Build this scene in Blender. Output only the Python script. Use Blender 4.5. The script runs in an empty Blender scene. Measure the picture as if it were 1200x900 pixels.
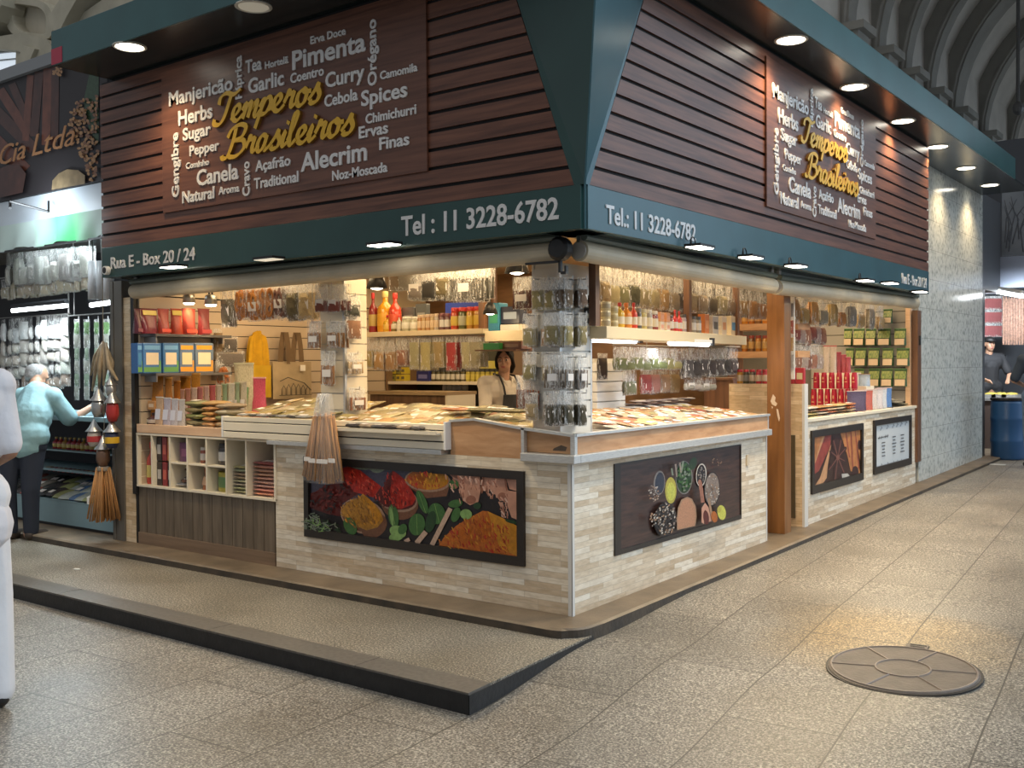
import bpy, bmesh, math, random
from mathutils import Vector, Matrix, Euler
random.seed(11)
R = math.radians
SC = bpy.context.scene
COL = SC.collection

# ------------------------------------------------------------------ camera, light, exposure
CAM_RT = Vector((0.80028, 0.59947, -0.00697)).normalized()
CAM_FW = Vector((-0.59939, 0.80025, -0.01776)).normalized()
CAM_UP = CAM_RT.cross(CAM_FW).normalized()
CAM_RT = CAM_FW.cross(CAM_UP).normalized()
CAM_C = Vector((3.177, -4.798, 1.42))
FPX = 1195.1
cd = bpy.data.cameras.new('camera')
cam = bpy.data.objects.new('camera', cd); COL.objects.link(cam)
cd.sensor_width = 36.0; cd.lens = FPX * 36.0 / 1200.0; cd.clip_end = 200
cam.matrix_world = Matrix(((CAM_RT.x, CAM_UP.x, -CAM_FW.x, CAM_C.x), (CAM_RT.y, CAM_UP.y, -CAM_FW.y, CAM_C.y),
                           (CAM_RT.z, CAM_UP.z, -CAM_FW.z, CAM_C.z), (0, 0, 0, 1)))
SC.camera = cam
SC.view_settings.view_transform = 'Standard'
SC.view_settings.look = 'None'
SC.view_settings.gamma = 1.0
SC.view_settings.use_curve_mapping = False
SC.view_settings.exposure = 0.25
SC.cycles.use_denoising = True
SC.cycles.max_bounces = 6
SC.cycles.transparent_max_bounces = 16
SC.cycles.sample_clamp_indirect = 4.0
wd = bpy.data.worlds.new('hall_daylight'); SC.world = wd; wd.use_nodes = True
wn = wd.node_tree.nodes['Background']; wn.inputs[0].default_value = (0.72, 0.84, 1.0, 1); wn.inputs[1].default_value = 1.0
_nt = wd.node_tree
_tc = _nt.nodes.new('ShaderNodeTexCoord'); _dp = _nt.nodes.new('ShaderNodeVectorMath'); _dp.operation = 'DOT_PRODUCT'; _dp.inputs[1].default_value = (.47, .86, .16)
_nt.links.new(_tc.outputs['Generated'], _dp.inputs[0])
_rp = _nt.nodes.new('ShaderNodeValToRGB'); _rp.color_ramp.elements[0].position = .35; _rp.color_ramp.elements[0].color = (.235, .25, .27, 1); _rp.color_ramp.elements[1].position = .95; _rp.color_ramp.elements[1].color = (1.15, 1.42, 1.70, 1)
_nt.links.new(_dp.outputs['Value'], _rp.inputs['Fac']); _nt.links.new(_rp.outputs['Color'], wn.inputs[0])   # the open, daylit end of the hall lies that way

def lamp(name, kind, loc, energy, color=(1, 1, 1), size=0.3, size_y=None, target=None, spot=None, blend=0.5):
    d = bpy.data.lights.new(name, kind); d.energy = energy; d.color = color
    if kind == 'AREA':
        d.size = size
        if size_y: d.shape = 'RECTANGLE'; d.size_y = size_y
    elif kind == 'SUN': d.angle = size
    else: d.shadow_soft_size = size
    if spot: d.spot_size = spot; d.spot_blend = blend
    o = bpy.data.objects.new(name, d); COL.objects.link(o); o.location = loc
    if target is not None:
        o.rotation_euler = (Vector(target) - Vector(loc)).to_track_quat('-Z', 'Y').to_euler()
    return o
# daylight from the tall hall windows, high on the right-hand side and behind the viewer
lamp('hall_window_light', 'SUN', (14, 4, 12), 0.80, (0.70, 0.85, 1.0), R(45), target=(0, 2, 0))
lamp('hall_skylight', 'SUN', (5, -9, 14), 0.50, (1.0, 0.93, 0.84), R(60), target=(0, 0, 0))
WARM = (1.0, 0.74, 0.42)
# unseen area lights added under the stall ceiling to brighten the inside
for q in ((-3.2, .75, 2.22, 34), (-1.5, .75, 2.22, 34), (-3.0, 2.3, 2.22, 30), (-1.2, 2.4, 2.22, 34), (-.55, 1.5, 2.22, 30),
          (-.6, 3.0, 2.22, 26), (-.65, 4.6, 2.22, 26), (-.6, 6.0, 2.22, 24), (-1.6, 5.2, 2.22, 20)):
    lamp('stall_fill_light', 'AREA', (q[0], q[1], 2.335), q[3] * .50, WARM, .9)

def at(px, py, axis, val):
    """the point where the sight line through a pixel of the 1200x900 frame meets a real plane of the place"""
    r = CAM_FW + CAM_RT * ((px - 600) / FPX) - CAM_UP * ((py - 450) / FPX)
    k = 'xyz'.index(axis)
    return CAM_C + r * ((val - CAM_C[k]) / r[k])

# ------------------------------------------------------------------ materials
MATS = {}
def _n(nt, t, **kw):
    n = nt.nodes.new(t)
    for k, v in kw.items(): setattr(n, k, v)
    return n
def mat(name, col=(.5, .5, .5), rough=.5, metal=0., spec=.5, noise=None, bump=None, emis=None, alpha=1., objcol=False, col2=None, stretch=None, trans=0., coat=0.):
    if name in MATS: return MATS[name]
    m = bpy.data.materials.new(name); m.use_nodes = True; nt = m.node_tree
    b = nt.nodes['Principled BSDF']
    b.inputs['Base Color'].default_value = (*col, 1); b.inputs['Roughness'].default_value = rough
    b.inputs['Metallic'].default_value = metal; b.inputs['Specular IOR Level'].default_value = spec
    b.inputs['Alpha'].default_value = alpha
    if coat: b.inputs['Coat Weight'].default_value = coat; b.inputs['Coat Roughness'].default_value = .15
    if trans: b.inputs['Transmission Weight'].default_value = trans
    src = None
    if objcol:
        src = _n(nt, 'ShaderNodeObjectInfo').outputs['Color']
    co = None
    if noise or bump:
        tc = _n(nt, 'ShaderNodeTexCoord'); co = tc.outputs['Object']
        if stretch:
            mp = _n(nt, 'ShaderNodeMapping'); mp.inputs['Scale'].default_value = stretch
            nt.links.new(co, mp.inputs['Vector']); co = mp.outputs['Vector']
    if noise:
        sc, amt = noise
        nz = _n(nt, 'ShaderNodeTexNoise'); nz.inputs['Scale'].default_value = sc; nz.inputs['Detail'].default_value = 5
        nt.links.new(co, nz.inputs['Vector'])
        rp = _n(nt, 'ShaderNodeMapRange'); rp.inputs['From Min'].default_value = .3; rp.inputs['From Max'].default_value = .7
        nt.links.new(nz.outputs['Fac'], rp.inputs['Value'])
        mx = _n(nt, 'ShaderNodeMix', data_type='RGBA')
        nt.links.new(rp.outputs['Result'], mx.inputs['Factor'])
        c2 = col2 if col2 else tuple(c * (1 - amt) for c in col)
        if src is not None:
            ml = _n(nt, 'ShaderNodeMix', data_type='RGBA', blend_type='MULTIPLY'); ml.inputs['Factor'].default_value = 1
            nt.links.new(src, ml.inputs['A']); v = 1 - amt; ml.inputs['B'].default_value = (v, v, v, 1)
            nt.links.new(src, mx.inputs['A']); nt.links.new(ml.outputs['Result'], mx.inputs['B'])
        else:
            mx.inputs['A'].default_value = (*col, 1); mx.inputs['B'].default_value = (*c2, 1)
        src = mx.outputs['Result']
    if src is not None: nt.links.new(src, b.inputs['Base Color'])
    if bump:
        sc, st = bump
        nz2 = _n(nt, 'ShaderNodeTexNoise'); nz2.inputs['Scale'].default_value = sc; nz2.inputs['Detail'].default_value = 4
        nt.links.new(co, nz2.inputs['Vector'])
        bp = _n(nt, 'ShaderNodeBump'); bp.inputs['Strength'].default_value = st; bp.inputs['Distance'].default_value = .01
        nt.links.new(nz2.outputs['Fac'], bp.inputs['Height']); nt.links.new(bp.outputs['Normal'], b.inputs['Normal'])
    if emis:
        b.inputs['Emission Color'].default_value = (*emis[0], 1); b.inputs['Emission Strength'].default_value = emis[1]
    MATS[name] = m
    return m

def ramp(nt, fac, stops):
    r = _n(nt, 'ShaderNodeValToRGB'); e = r.color_ramp.elements
    while len(e) < len(stops): e.new(.5)
    for i, (p, c) in enumerate(stops): e[i].position = p; e[i].color = (*c, 1)
    nt.links.new(fac, r.inputs['Fac']); return r.outputs['Color']

def brick_mat(name, c1, c2, c3, mortar, w=.26, h=.036, rough=.45):
    m = bpy.data.materials.new(name); m.use_nodes = True; nt = m.node_tree; b = nt.nodes['Principled BSDF']; L = nt.links.new
    tc = _n(nt, 'ShaderNodeTexCoord'); sp = _n(nt, 'ShaderNodeSeparateXYZ'); L(tc.outputs['Object'], sp.inputs[0])
    ad = _n(nt, 'ShaderNodeMath', operation='ADD'); L(sp.outputs['X'], ad.inputs[0]); L(sp.outputs['Y'], ad.inputs[1])
    cb = _n(nt, 'ShaderNodeCombineXYZ'); L(ad.outputs[0], cb.inputs['X']); L(sp.outputs['Z'], cb.inputs['Y'])
    bk = _n(nt, 'ShaderNodeTexBrick'); L(cb.outputs[0], bk.inputs['Vector'])
    bk.offset = .37; bk.squash = 1.6; bk.squash_frequency = 3
    bk.inputs['Scale'].default_value = 1; bk.inputs['Brick Width'].default_value = w; bk.inputs['Row Height'].default_value = h
    bk.inputs['Mortar Size'].default_value = .0011; bk.inputs['Mortar Smooth'].default_value = .3
    bk.inputs['Color1'].default_value = (0, 0, 0, 1); bk.inputs['Color2'].default_value = (1, 1, 1, 1); bk.inputs['Mortar'].default_value = (.5, .5, .5, 1)
    col = ramp(nt, bk.outputs['Color'], [(0, c1), (.55, c2), (1, c3)])
    mp = _n(nt, 'ShaderNodeMapping'); mp.inputs['Scale'].default_value = (14, 14, 60); L(tc.outputs['Object'], mp.inputs['Vector'])
    nz = _n(nt, 'ShaderNodeTexNoise'); nz.inputs['Scale'].default_value = 1; nz.inputs['Detail'].default_value = 6; L(mp.outputs[0], nz.inputs['Vector'])
    sh = ramp(nt, nz.outputs['Fac'], [(.3, (.84, .80, .75)), (.62, (1.05, 1.04, 1.03))])
    mu = _n(nt, 'ShaderNodeMix', data_type='RGBA', blend_type='MULTIPLY'); mu.inputs['Factor'].default_value = 1
    L(col, mu.inputs['A']); L(sh, mu.inputs['B'])
    mm = _n(nt, 'ShaderNodeMix', data_type='RGBA'); L(bk.outputs['Fac'], mm.inputs['Factor']); L(mu.outputs['Result'], mm.inputs['A'])
    mm.inputs['B'].default_value = (*mortar, 1); L(mm.outputs['Result'], b.inputs['Base Color'])
    b.inputs['Roughness'].default_value = rough
    bp = _n(nt, 'ShaderNodeBump'); bp.inputs['Strength'].default_value = .35; bp.inputs['Distance'].default_value = .004
    L(bk.outputs['Fac'], bp.inputs['Height']); bp.invert = True; L(bp.outputs['Normal'], b.inputs['Normal'])
    MATS[name] = m; return m

def wood_mat(name, c1, c2, rough=.35, stretch=(1.2, 1.2, 22), coat=0., bumpst=.08, scale=1.6):
    m = bpy.data.materials.new(name); m.use_nodes = True; nt = m.node_tree; b = nt.nodes['Principled BSDF']; L = nt.links.new
    tc = _n(nt, 'ShaderNodeTexCoord'); mp = _n(nt, 'ShaderNodeMapping'); mp.inputs['Scale'].default_value = stretch; L(tc.outputs['Object'], mp.inputs['Vector'])
    nz = _n(nt, 'ShaderNodeTexNoise'); nz.inputs['Scale'].default_value = scale; nz.inputs['Detail'].default_value = 7; nz.inputs['Distortion'].default_value = .5
    L(mp.outputs[0], nz.inputs['Vector'])
    c = ramp(nt, nz.outputs['Fac'], [(.32, c1), (.68, c2)]); L(c, b.inputs['Base Color'])
    b.inputs['Roughness'].default_value = rough
    if coat: b.inputs['Coat Weight'].default_value = coat
    bp = _n(nt, 'ShaderNodeBump'); bp.inputs['Strength'].default_value = bumpst; bp.inputs['Distance'].default_value = .003
    L(nz.outputs['Fac'], bp.inputs['Height']); L(bp.outputs['Normal'], b.inputs['Normal'])
    MATS[name] = m; return m

def granite_mat(name, joints=True, tint=(1, 1, 1), rough=.42):
    m = bpy.data.materials.new(name); m.use_nodes = True; nt = m.node_tree; b = nt.nodes['Principled BSDF']; L = nt.links.new
    tc = _n(nt, 'ShaderNodeTexCoord'); co = tc.outputs['Object']
    vo = _n(nt, 'ShaderNodeTexNoise'); vo.inputs['Scale'].default_value = 95; vo.inputs['Detail'].default_value = 3; vo.inputs['Roughness'].default_value = .75; L(co, vo.inputs['Vector'])
    t = lambda c: tuple(a * k for a, k in zip(c, tint))
    sp = ramp(nt, vo.outputs['Fac'], [(.34, t((.034, .031, .027))), (.46, t((.140, .130, .113))), (.55, t((.275, .255, .222))), (.66, t((.62, .58, .50)))])
    nz = _n(nt, 'ShaderNodeTexNoise'); nz.inputs['Scale'].default_value = 1.3; nz.inputs['Detail'].default_value = 6; L(co, nz.inputs['Vector'])
    dirt = ramp(nt, nz.outputs['Fac'], [(.3, (.74, .71, .66)), (.62, (1.1, 1.08, 1.05))])
    mu = _n(nt, 'ShaderNodeMix', data_type='RGBA', blend_type='MULTIPLY'); mu.inputs['Factor'].default_value = 1; L(sp, mu.inputs['A']); L(dirt, mu.inputs['B'])
    out = mu.outputs['Result']
    if joints:
        sx = _n(nt, 'ShaderNodeSeparateXYZ'); L(co, sx.inputs[0])
        def lin(a, c, k):
            m0 = _n(nt, 'ShaderNodeMath', operation='MULTIPLY_ADD'); L(sx.outputs['X'], m0.inputs[0]); m0.inputs[1].default_value = a; m0.inputs[2].default_value = k
            m1 = _n(nt, 'ShaderNodeMath', operation='MULTIPLY_ADD'); L(sx.outputs['Y'], m1.inputs[0]); m1.inputs[1].default_value = c; L(m0.outputs[0], m1.inputs[2]); return m1.outputs[0]
        uv = _n(nt, 'ShaderNodeCombineXYZ'); L(lin(-.077, .997, .80 + 13.3), uv.inputs['X']); L(lin(.997, .077, -1.694 + 10), uv.inputs['Y'])
        bk = _n(nt, 'ShaderNodeTexBrick'); L(uv.outputs[0], bk.inputs['Vector']); bk.offset = .571
        bk.inputs['Scale'].default_value = 1; bk.inputs['Brick Width'].default_value = 1.33; bk.inputs['Row Height'].default_value = .5
        bk.inputs['Mortar Size'].default_value = .0042; bk.inputs['Mortar Smooth'].default_value = .15
        bk.inputs['Color1'].default_value = (.86, .86, .86, 1); bk.inputs['Color2'].default_value = (1.1, 1.09, 1.08, 1); bk.inputs['Mortar'].default_value = (1, 1, 1, 1)
        m2 = _n(nt, 'ShaderNodeMix', data_type='RGBA', blend_type='MULTIPLY'); m2.inputs['Factor'].default_value = 1; L(out, m2.inputs['A']); L(bk.outputs['Color'], m2.inputs['B'])
        m3 = _n(nt, 'ShaderNodeMix', data_type='RGBA'); L(bk.outputs['Fac'], m3.inputs['Factor']); L(m2.outputs['Result'], m3.inputs['A']); m3.inputs['B'].default_value = (.055, .048, .04, 1)
        out = m3.outputs['Result']
        # rusty stain round the manhole cover
        gm = _n(nt, 'ShaderNodeMapping'); gm.vector_type = 'POINT'; gm.inputs['Location'].default_value = (-1.50, -.72, .09); L(co, gm.inputs['Vector'])
        ln = _n(nt, 'ShaderNodeVectorMath', operation='LENGTH'); L(gm.outputs[0], ln.inputs[0])
        n3 = _n(nt, 'ShaderNodeTexNoise'); n3.inputs['Scale'].default_value = 2.2; L(co, n3.inputs['Vector'])
        ad = _n(nt, 'ShaderNodeMath', operation='MULTIPLY_ADD'); L(n3.outputs['Fac'], ad.inputs[0]); ad.inputs[1].default_value = .5; L(ln.outputs['Value'], ad.inputs[2])
        st = ramp(nt, ad.outputs[0], [(.55, (1.25, 1.0, .66)), (.95, (1, 1, 1))])
        m4 = _n(nt, 'ShaderNodeMix', data_type='RGBA', blend_type='MULTIPLY'); m4.inputs['Factor'].default_value = 1; L(out, m4.inputs['A']); L(st, m4.inputs['B']); out = m4.outputs['Result']
    L(out, b.inputs['Base Color'])
    rr = _n(nt, 'ShaderNodeMapRange'); L(nz.outputs['Fac'], rr.inputs['Value']); rr.inputs['To Min'].default_value = rough - .12; rr.inputs['To Max'].default_value = rough + .12
    L(rr.outputs[0], b.inputs['Roughness'])
    bp = _n(nt, 'ShaderNodeBump'); bp.inputs['Strength'].default_value = .12; bp.inputs['Distance'].default_value = .003; L(vo.outputs['Fac'], bp.inputs['Height']); L(bp.outputs['Normal'], b.inputs['Normal'])
    MATS[name] = m; return m

# ------------------------------------------------------------------ mesh helpers
class MB:
    """collects shapes of one mesh"""
    def __init__(s): s.v = []; s.f = []; s.m = []; s.mi = 0
    def add(s, vs, fs):
        o = len(s.v); s.v += [tuple(v) for v in vs]; s.f += [tuple(i + o for i in f) for f in fs]; s.m += [s.mi] * len(fs); return s
    def mat(s, i): s.mi = i; return s
    def box(s, x0, x1, y0, y1, z0, z1, M=None):
        vs = [Vector(p) for p in ((x0, y0, z0), (x1, y0, z0), (x1, y1, z0), (x0, y1, z0), (x0, y0, z1), (x1, y0, z1), (x1, y1, z1), (x0, y1, z1))]
        if M is not None: vs = [M @ v for v in vs]
        return s.add(vs, [(0, 3, 2, 1), (4, 5, 6, 7), (0, 1, 5, 4), (1, 2, 6, 5), (2, 3, 7, 6), (3, 0, 4, 7)])
    def prism(s, pts, O, U, V, N, d0, d1):
        """polygon pts (u,v) in frame O,U,V pushed from d0 to d1 along N"""
        n = len(pts); a = [O + U * p[0] + V * p[1] + N * d0 for p in pts]; b = [O + U * p[0] + V * p[1] + N * d1 for p in pts]
        return s.add(a + b, [tuple(range(n))[::-1], tuple(range(n, 2 * n))] + [(i, (i + 1) % n, n + (i + 1) % n, n + i) for i in range(n)])
    def tube(s, pts, rad, n=8, cap=True):
        pts = [Vector(p) for p in pts]; k = len(pts)
        if not isinstance(rad, (list, tuple)): rad = [rad] * k
        vs = []; up0 = None
        for i, p in enumerate(pts):
            d = (pts[min(i + 1, k - 1)] - pts[max(i - 1, 0)])
            d = d.normalized() if d.length > 1e-9 else Vector((0, 0, 1))
            if up0 is None: up0 = d.orthogonal().normalized()
            a = (up0 - d * up0.dot(d)); a = a.normalized() if a.length > 1e-6 else d.orthogonal().normalized(); up0 = a
            b = d.cross(a)
            for j in range(n):
                t = 2 * math.pi * j / n; vs.append(p + (a * math.cos(t) + b * math.sin(t)) * rad[i])
        fs = [(i * n + j, i * n + (j + 1) % n, (i + 1) * n + (j + 1) % n, (i + 1) * n + j) for i in range(k - 1) for j in range(n)]
        if cap: fs += [tuple(range(n))[::-1], tuple(range((k - 1) * n, k * n))]
        return s.add(vs, fs)
    def lathe(s, prof, n=14, M=None):
        """profile (r,z) turned about z"""
        vs = []; k = len(prof)
        for r, z in prof:
            for j in range(n):
                t = 2 * math.pi * j / n; v = Vector((r * math.cos(t), r * math.sin(t), z)); vs.append(M @ v if M is not None else v)
        fs = [(i * n + j, i * n + (j + 1) % n, (i + 1) * n + (j + 1) % n, (i + 1) * n + j) for i in range(k - 1) for j in range(n)]
        fs += [tuple(range(n))[::-1], tuple(range((k - 1) * n, k * n))]
        return s.add(vs, fs)
    def ell(s, c, r, n=12, m=8, M=None):
        c = Vector(c); vs = []
        for i in range(1, m):
            p = math.pi * i / m
            for j in range(n):
                t = 2 * math.pi * j / n; vs.append(Vector((r[0] * math.sin(p) * math.cos(t), r[1] * math.sin(p) * math.sin(t), r[2] * math.cos(p))))
        vs += [Vector((0, 0, r[2])), Vector((0, 0, -r[2]))]; a = len(vs) - 2
        if M is not None: vs = [M @ v for v in vs]
        vs = [v + c for v in vs]
        fs = [(i * n + j, (i + 1) * n + j, (i + 1) * n + (j + 1) % n, i * n + (j + 1) % n) for i in range(m - 2) for j in range(n)]
        fs += [(a, j, (j + 1) % n) for j in range(n)] + [(a + 1, (m - 2) * n + (j + 1) % n, (m - 2) * n + j) for j in range(n)]
        return s.add(vs, fs)
    def grid(s, fn, nu, nv):
        vs = [fn(i / nu, j / nv) for j in range(nv + 1) for i in range(nu + 1)]
        return s.add(vs, [(j * (nu + 1) + i, j * (nu + 1) + i + 1, (j + 1) * (nu + 1) + i + 1, (j + 1) * (nu + 1) + i) for j in range(nv) for i in range(nu)])
    def mesh(s, name, mats, smooth=False, off=None):
        me = bpy.data.meshes.new(name)
        vs = s.v if off is None else [(v[0] - off[0], v[1] - off[1], v[2] - off[2]) for v in s.v]
        me.from_pydata(vs, [], s.f)
        for m in (mats if isinstance(mats, (list, tuple)) else [mats]): me.materials.append(m)
        me.polygons.foreach_set('material_index', s.m)
        if smooth: me.polygons.foreach_set('use_smooth', [True] * len(s.f))
        bm = bmesh.new(); bm.from_mesh(me); bmesh.ops.recalc_face_normals(bm, faces=bm.faces); bm.to_mesh(me); bm.free()
        me.update(); return me

def link(name, me, parent=None, loc=(0, 0, 0), rot=(0, 0, 0), scale=(1, 1, 1), color=None):
    o = bpy.data.objects.new(name, me); COL.objects.link(o)
    if parent is not None: o.parent = parent
    o.location = loc; o.rotation_euler = rot; o.scale = scale
    if color: o.color = (*color, 1)
    return o
def tag(o, label=None, cat=None, group=None, kind=None):
    if label: o['label'] = label
    if cat: o['category'] = cat
    if group: o['group'] = group
    if kind: o['kind'] = kind
    return o
def thing(name, label, cat, loc=(0, 0, 0), rotz=0, group=None):
    return tag(link(name, None, loc=loc, rot=(0, 0, rotz)), label, cat, group)
def part(name, mb, mats, parent, smooth=False, bevel=0, label=None, world=True):
    """a part built in world coordinates under an unrotated thing"""
    off = (0, 0, 0)
    if world:
        p = parent; off = Vector((0, 0, 0))
        while p is not None: off = off + Vector(p.location); p = p.parent
    o = link(name, mb.mesh(name, mats, smooth, off), parent)
    if bevel:
        b = o.modifiers.new('bevel', 'BEVEL'); b.width = bevel; b.segments = 2; b.limit_method = 'ANGLE'
    if label: o['label'] = label
    return o
def single(name, mb, mats, label, cat, smooth=False, bevel=0, group=None, loc=None):
    off = loc if loc is not None else (0, 0, 0)
    o = link(name, mb.mesh(name, mats, smooth, off), None, off)
    if bevel:
        b = o.modifiers.new('bevel', 'BEVEL'); b.width = bevel; b.segments = 2; b.limit_method = 'ANGLE'
    return tag(o, label, cat, group)
def struct(name, mb, mats, smooth=False, bevel=0, label=None):
    o = link(name, mb.mesh(name, mats, smooth)); o['kind'] = 'structure'
    if label: o['label'] = label
    if bevel:
        b = o.modifiers.new('bevel', 'BEVEL'); b.width = bevel; b.segments = 2; b.limit_method = 'ANGLE'
    return o

X, Y, Z = Vector((1, 0, 0)), Vector((0, 1, 0)), Vector((0, 0, 1))
SV = .262                                     # how far the sign box stands proud of the counters
FA = (Vector((0, -SV, 0)), X, Z, -Y)          # sign plane over the first aisle
FB = (Vector((SV, 0, 0)), Y, Z, X)            # sign plane over the second aisle

_cap = {}
def text_mesh(name, body, O, U, V, N, width, cap, depth, m, shear=0., bold=.0):
    cu = bpy.data.curves.new('t', 'FONT'); cu.body = body; cu.size = 1; cu.extrude = .02; cu.shear = shear; cu.offset = bold; cu.resolution_u = 3
    ob = bpy.data.objects.new('t', cu); COL.objects.link(ob)
    dg = bpy.context.evaluated_depsgraph_get(); me = bpy.data.meshes.new_from_object(ob.evaluated_get(dg))
    bpy.data.objects.remove(ob); bpy.data.curves.remove(cu)
    me.name = name
    xs = [v.co.x for v in me.vertices]; x0, x1 = min(xs), max(xs)
    sx = width / (x1 - x0); sy = cap / .685
    for v in me.vertices:
        u, w, d = (v.co.x - x0) * sx, v.co.y * sy, (v.co.z + .02) / .04 * depth
        v.co = O + U * u + V * w + N * d
    me.materials.append(m); me.update()
    return me
# ------------------------------------------------------------------ shared materials
BRICK = brick_mat('stone_strip_cladding', (.56, .44, .30), (.74, .65, .51), (.83, .78, .67), (.42, .35, .27), w=.26, h=.034)
BRICKD = brick_mat('worn_strip_cladding', (.55, .40, .24), (.66, .50, .32), (.74, .60, .42), (.42, .32, .2), w=.17)
SIGNWOOD = wood_mat('sign_wood', (.085, .031, .018), (.185, .074, .042), rough=.38)
BOARDWOOD = wood_mat('word_board_wood', (.095, .037, .022), (.17, .070, .042), rough=.38)
COUNTERWOOD = wood_mat('counter_wood', (.42, .22, .10), (.58, .34, .18), rough=.4, stretch=(3, 3, 16))
POSTWOOD = wood_mat('post_wood', (.17, .068, .018), (.28, .12, .036), rough=.3, stretch=(10, 10, 1.2))
DARKPOST = wood_mat('dark_post_wood', (.10, .045, .025), (.18, .085, .045), rough=.4, stretch=(12, 12, 1))
PLANKWOOD = wood_mat('weathered_planks', (.10, .075, .05), (.19, .145, .10), rough=.5, stretch=(14, 14, 1.5))
PINE = wood_mat('pine_board', (.62, .38, .22), (.74, .50, .32), rough=.5, stretch=(2, 20, 20))
GREEN = mat('green_paint', (.022, .066, .060), rough=.32, noise=(3, .2))
GREEN_LIT = mat('green_paint_lit', (.035, .105, .125), rough=.30, noise=(3, .2))  # the sign green again, with the daylight on the right face put into its colour
SOFFIT = mat('soffit_paint', (.014, .022, .022), rough=.24)
BLACK = mat('black', (.012, .011, .011), rough=.5)
DARK = mat('dark_gap', (.010, .009, .009), rough=.8)
LETTER = mat('letter_grey', (.68, .67, .66), rough=.45)
GOLD = mat('letter_gold', (.70, .40, .02), rough=.4)
GOLDEDGE = mat('letter_gold_edge', (.22, .10, .01), rough=.5)
STEEL = mat('brushed_steel', (.70, .69, .66), rough=.36, metal=.6, noise=(30, .25), stretch=(1, 1, 12))
CREAM = mat('cream_laminate', (.78, .70, .55), rough=.4, noise=(4, .08))
WHITE = mat('white_laminate', (.80, .79, .76), rough=.4)
ROLL = mat('roller_vinyl', (.54, .46, .33), rough=.55, noise=(5, .2))
BLACKSTONE = mat('black_stone', (.016, .016, .017), rough=.5, noise=(14, .5), bump=(40, .2))
CURBTOP = mat('curb_concrete', (.215, .160, .105), rough=.5, noise=(4, .5), bump=(60, .15))
GRANITE = granite_mat('granite_slabs')
GRANITE2 = granite_mat('granite_platform', joints=False, tint=(1.0, .98, .92))
BORDER = mat('granite_border', (.15, .135, .115), rough=.38, noise=(40, .35))
GLOW = mat('lamp_glow', (1, 1, 1), emis=((1, .93, .78), 9))
GLOWC = mat('tube_glow', (1, 1, 1), emis=((.92, .97, 1), 7))
PLASTER = mat('hall_plaster', (.66, .63, .58), rough=.9, noise=(2, .15))
PLASTERW = mat('warm_plaster', (.58, .53, .42), rough=.85, noise=(2, .2))

# ------------------------------------------------------------------ floor, platform, kerb
def sm(a, b, t):
    t = max(0, min(1, (t - a) / (b - a))); return t * t * (3 - 2 * t)
def floor_z(y): return -.150 + .072 * sm(-1.27, -.15, y) + .038 * sm(.05, 1.1, y) + .0138 * max(0, y)
CB = .0138
b = MB(); ys = [-9, -5, -3, -2] + [-1.7 + .1 * i for i in range(24)] + [1, 3, 6, 10, 16, 24, 40]
xs = [-30, -8, 0, 8, 14]
b.add([(x, y, floor_z(y)) for y in ys for x in xs], [(j * 5 + i, j * 5 + i + 1, (j + 1) * 5 + i + 1, (j + 1) * 5 + i) for j in range(len(ys) - 1) for i in range(4)])
struct('floor', b, GRANITE, smooth=True)
b = MB()      # raised platform along the first aisle
def slab(b, pts, z0, z1):
    n = len(pts); b.add([(x, y, z0) for x, y in pts] + [(x, y, z1) for x, y in pts],
                        [tuple(range(n))[::-1], tuple(range(n, 2 * n))] + [(i, (i + 1) % n, n + (i + 1) % n, n + i) for i in range(n)])
PZ = -.052
slab(b.mat(0), [(-13, -1.09), (.11, -1.09), (.10, 0), (-13, 0)], -.3, PZ)
for x0, x1 in ((-13, -5.6), (-5.595, -3.2), (-3.195, -1.62), (-1.615, -.45), (-.445, .278)):
    slab(b.mat(1), [(x0, -1.27), (x1, -1.27), (x1 - (0 if x1 < 0 else .012), -1.093), (x0, -1.093)], -.3, PZ + .002)
slab(b.mat(0), [(.278, -1.27), (.198, -.1), (.105, -.1), (.111, -1.09)], -.3, PZ + .0005)
slab(b.mat(2), [(-13, -1.274), (.285, -1.274), (.285, -1.27), (-13, -1.27)], -.3, PZ - .008)
slab(b.mat(2), [(.2865, -1.274), (.2055, -.1), (.2015, -.1), (.2825, -1.274)], -.3, PZ - .008)
o = struct('floor_platform', b, [GRANITE2, BORDER, BLACKSTONE])
b = MB()      # kerb the stalls stand on
arc = [(.19 - .17 + .17 * math.cos(t), -.27 + .17 + .17 * math.sin(t)) for t in [R(-90 + 9 * i) for i in range(11)]]
fr = [(-13, -.27)] + arc + [(.19, 0)]
top = [(x, y, CB * max(0, y)) for x, y in fr]
n = len(fr)
b.mat(0).add(top + [(-13, 0, 0)], [tuple(range(n + 1))])
b.add([(-13, 0, 0), (.19, 0, 0), (.19, 16, CB * 16), (-13, 16, CB * 16)], [(0, 1, 2, 3)])
ed = fr + [(.19, 2), (.19, 6), (.19, 16)]
def ring(d, z): return [(x, y, CB * max(0, y) + z) for x, y in [(p[0] + (d if p[1] > -.05 else d * .6 if p[0] > .02 else 0), p[1] - (d if p[0] <= .1 else 0)) for p in ed]]
r0, r1, r2 = ring(0, 0), ring(.016, -.010), ring(.020, -.3)
k = len(ed)
b.mat(0).add(r0 + r1, [(i, i + 1, k + i + 1, k + i) for i in range(k - 1)])
b.mat(1).add(r1 + r2, [(i, i + 1, k + i + 1, k + i) for i in range(k - 1)])
struct('floor_kerb', b, [CURBTOP, mat('kerb_side', (.030, .025, .020), rough=.55, noise=(7, .5), col2=(.085, .062, .040), bump=(40, .3))])

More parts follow.
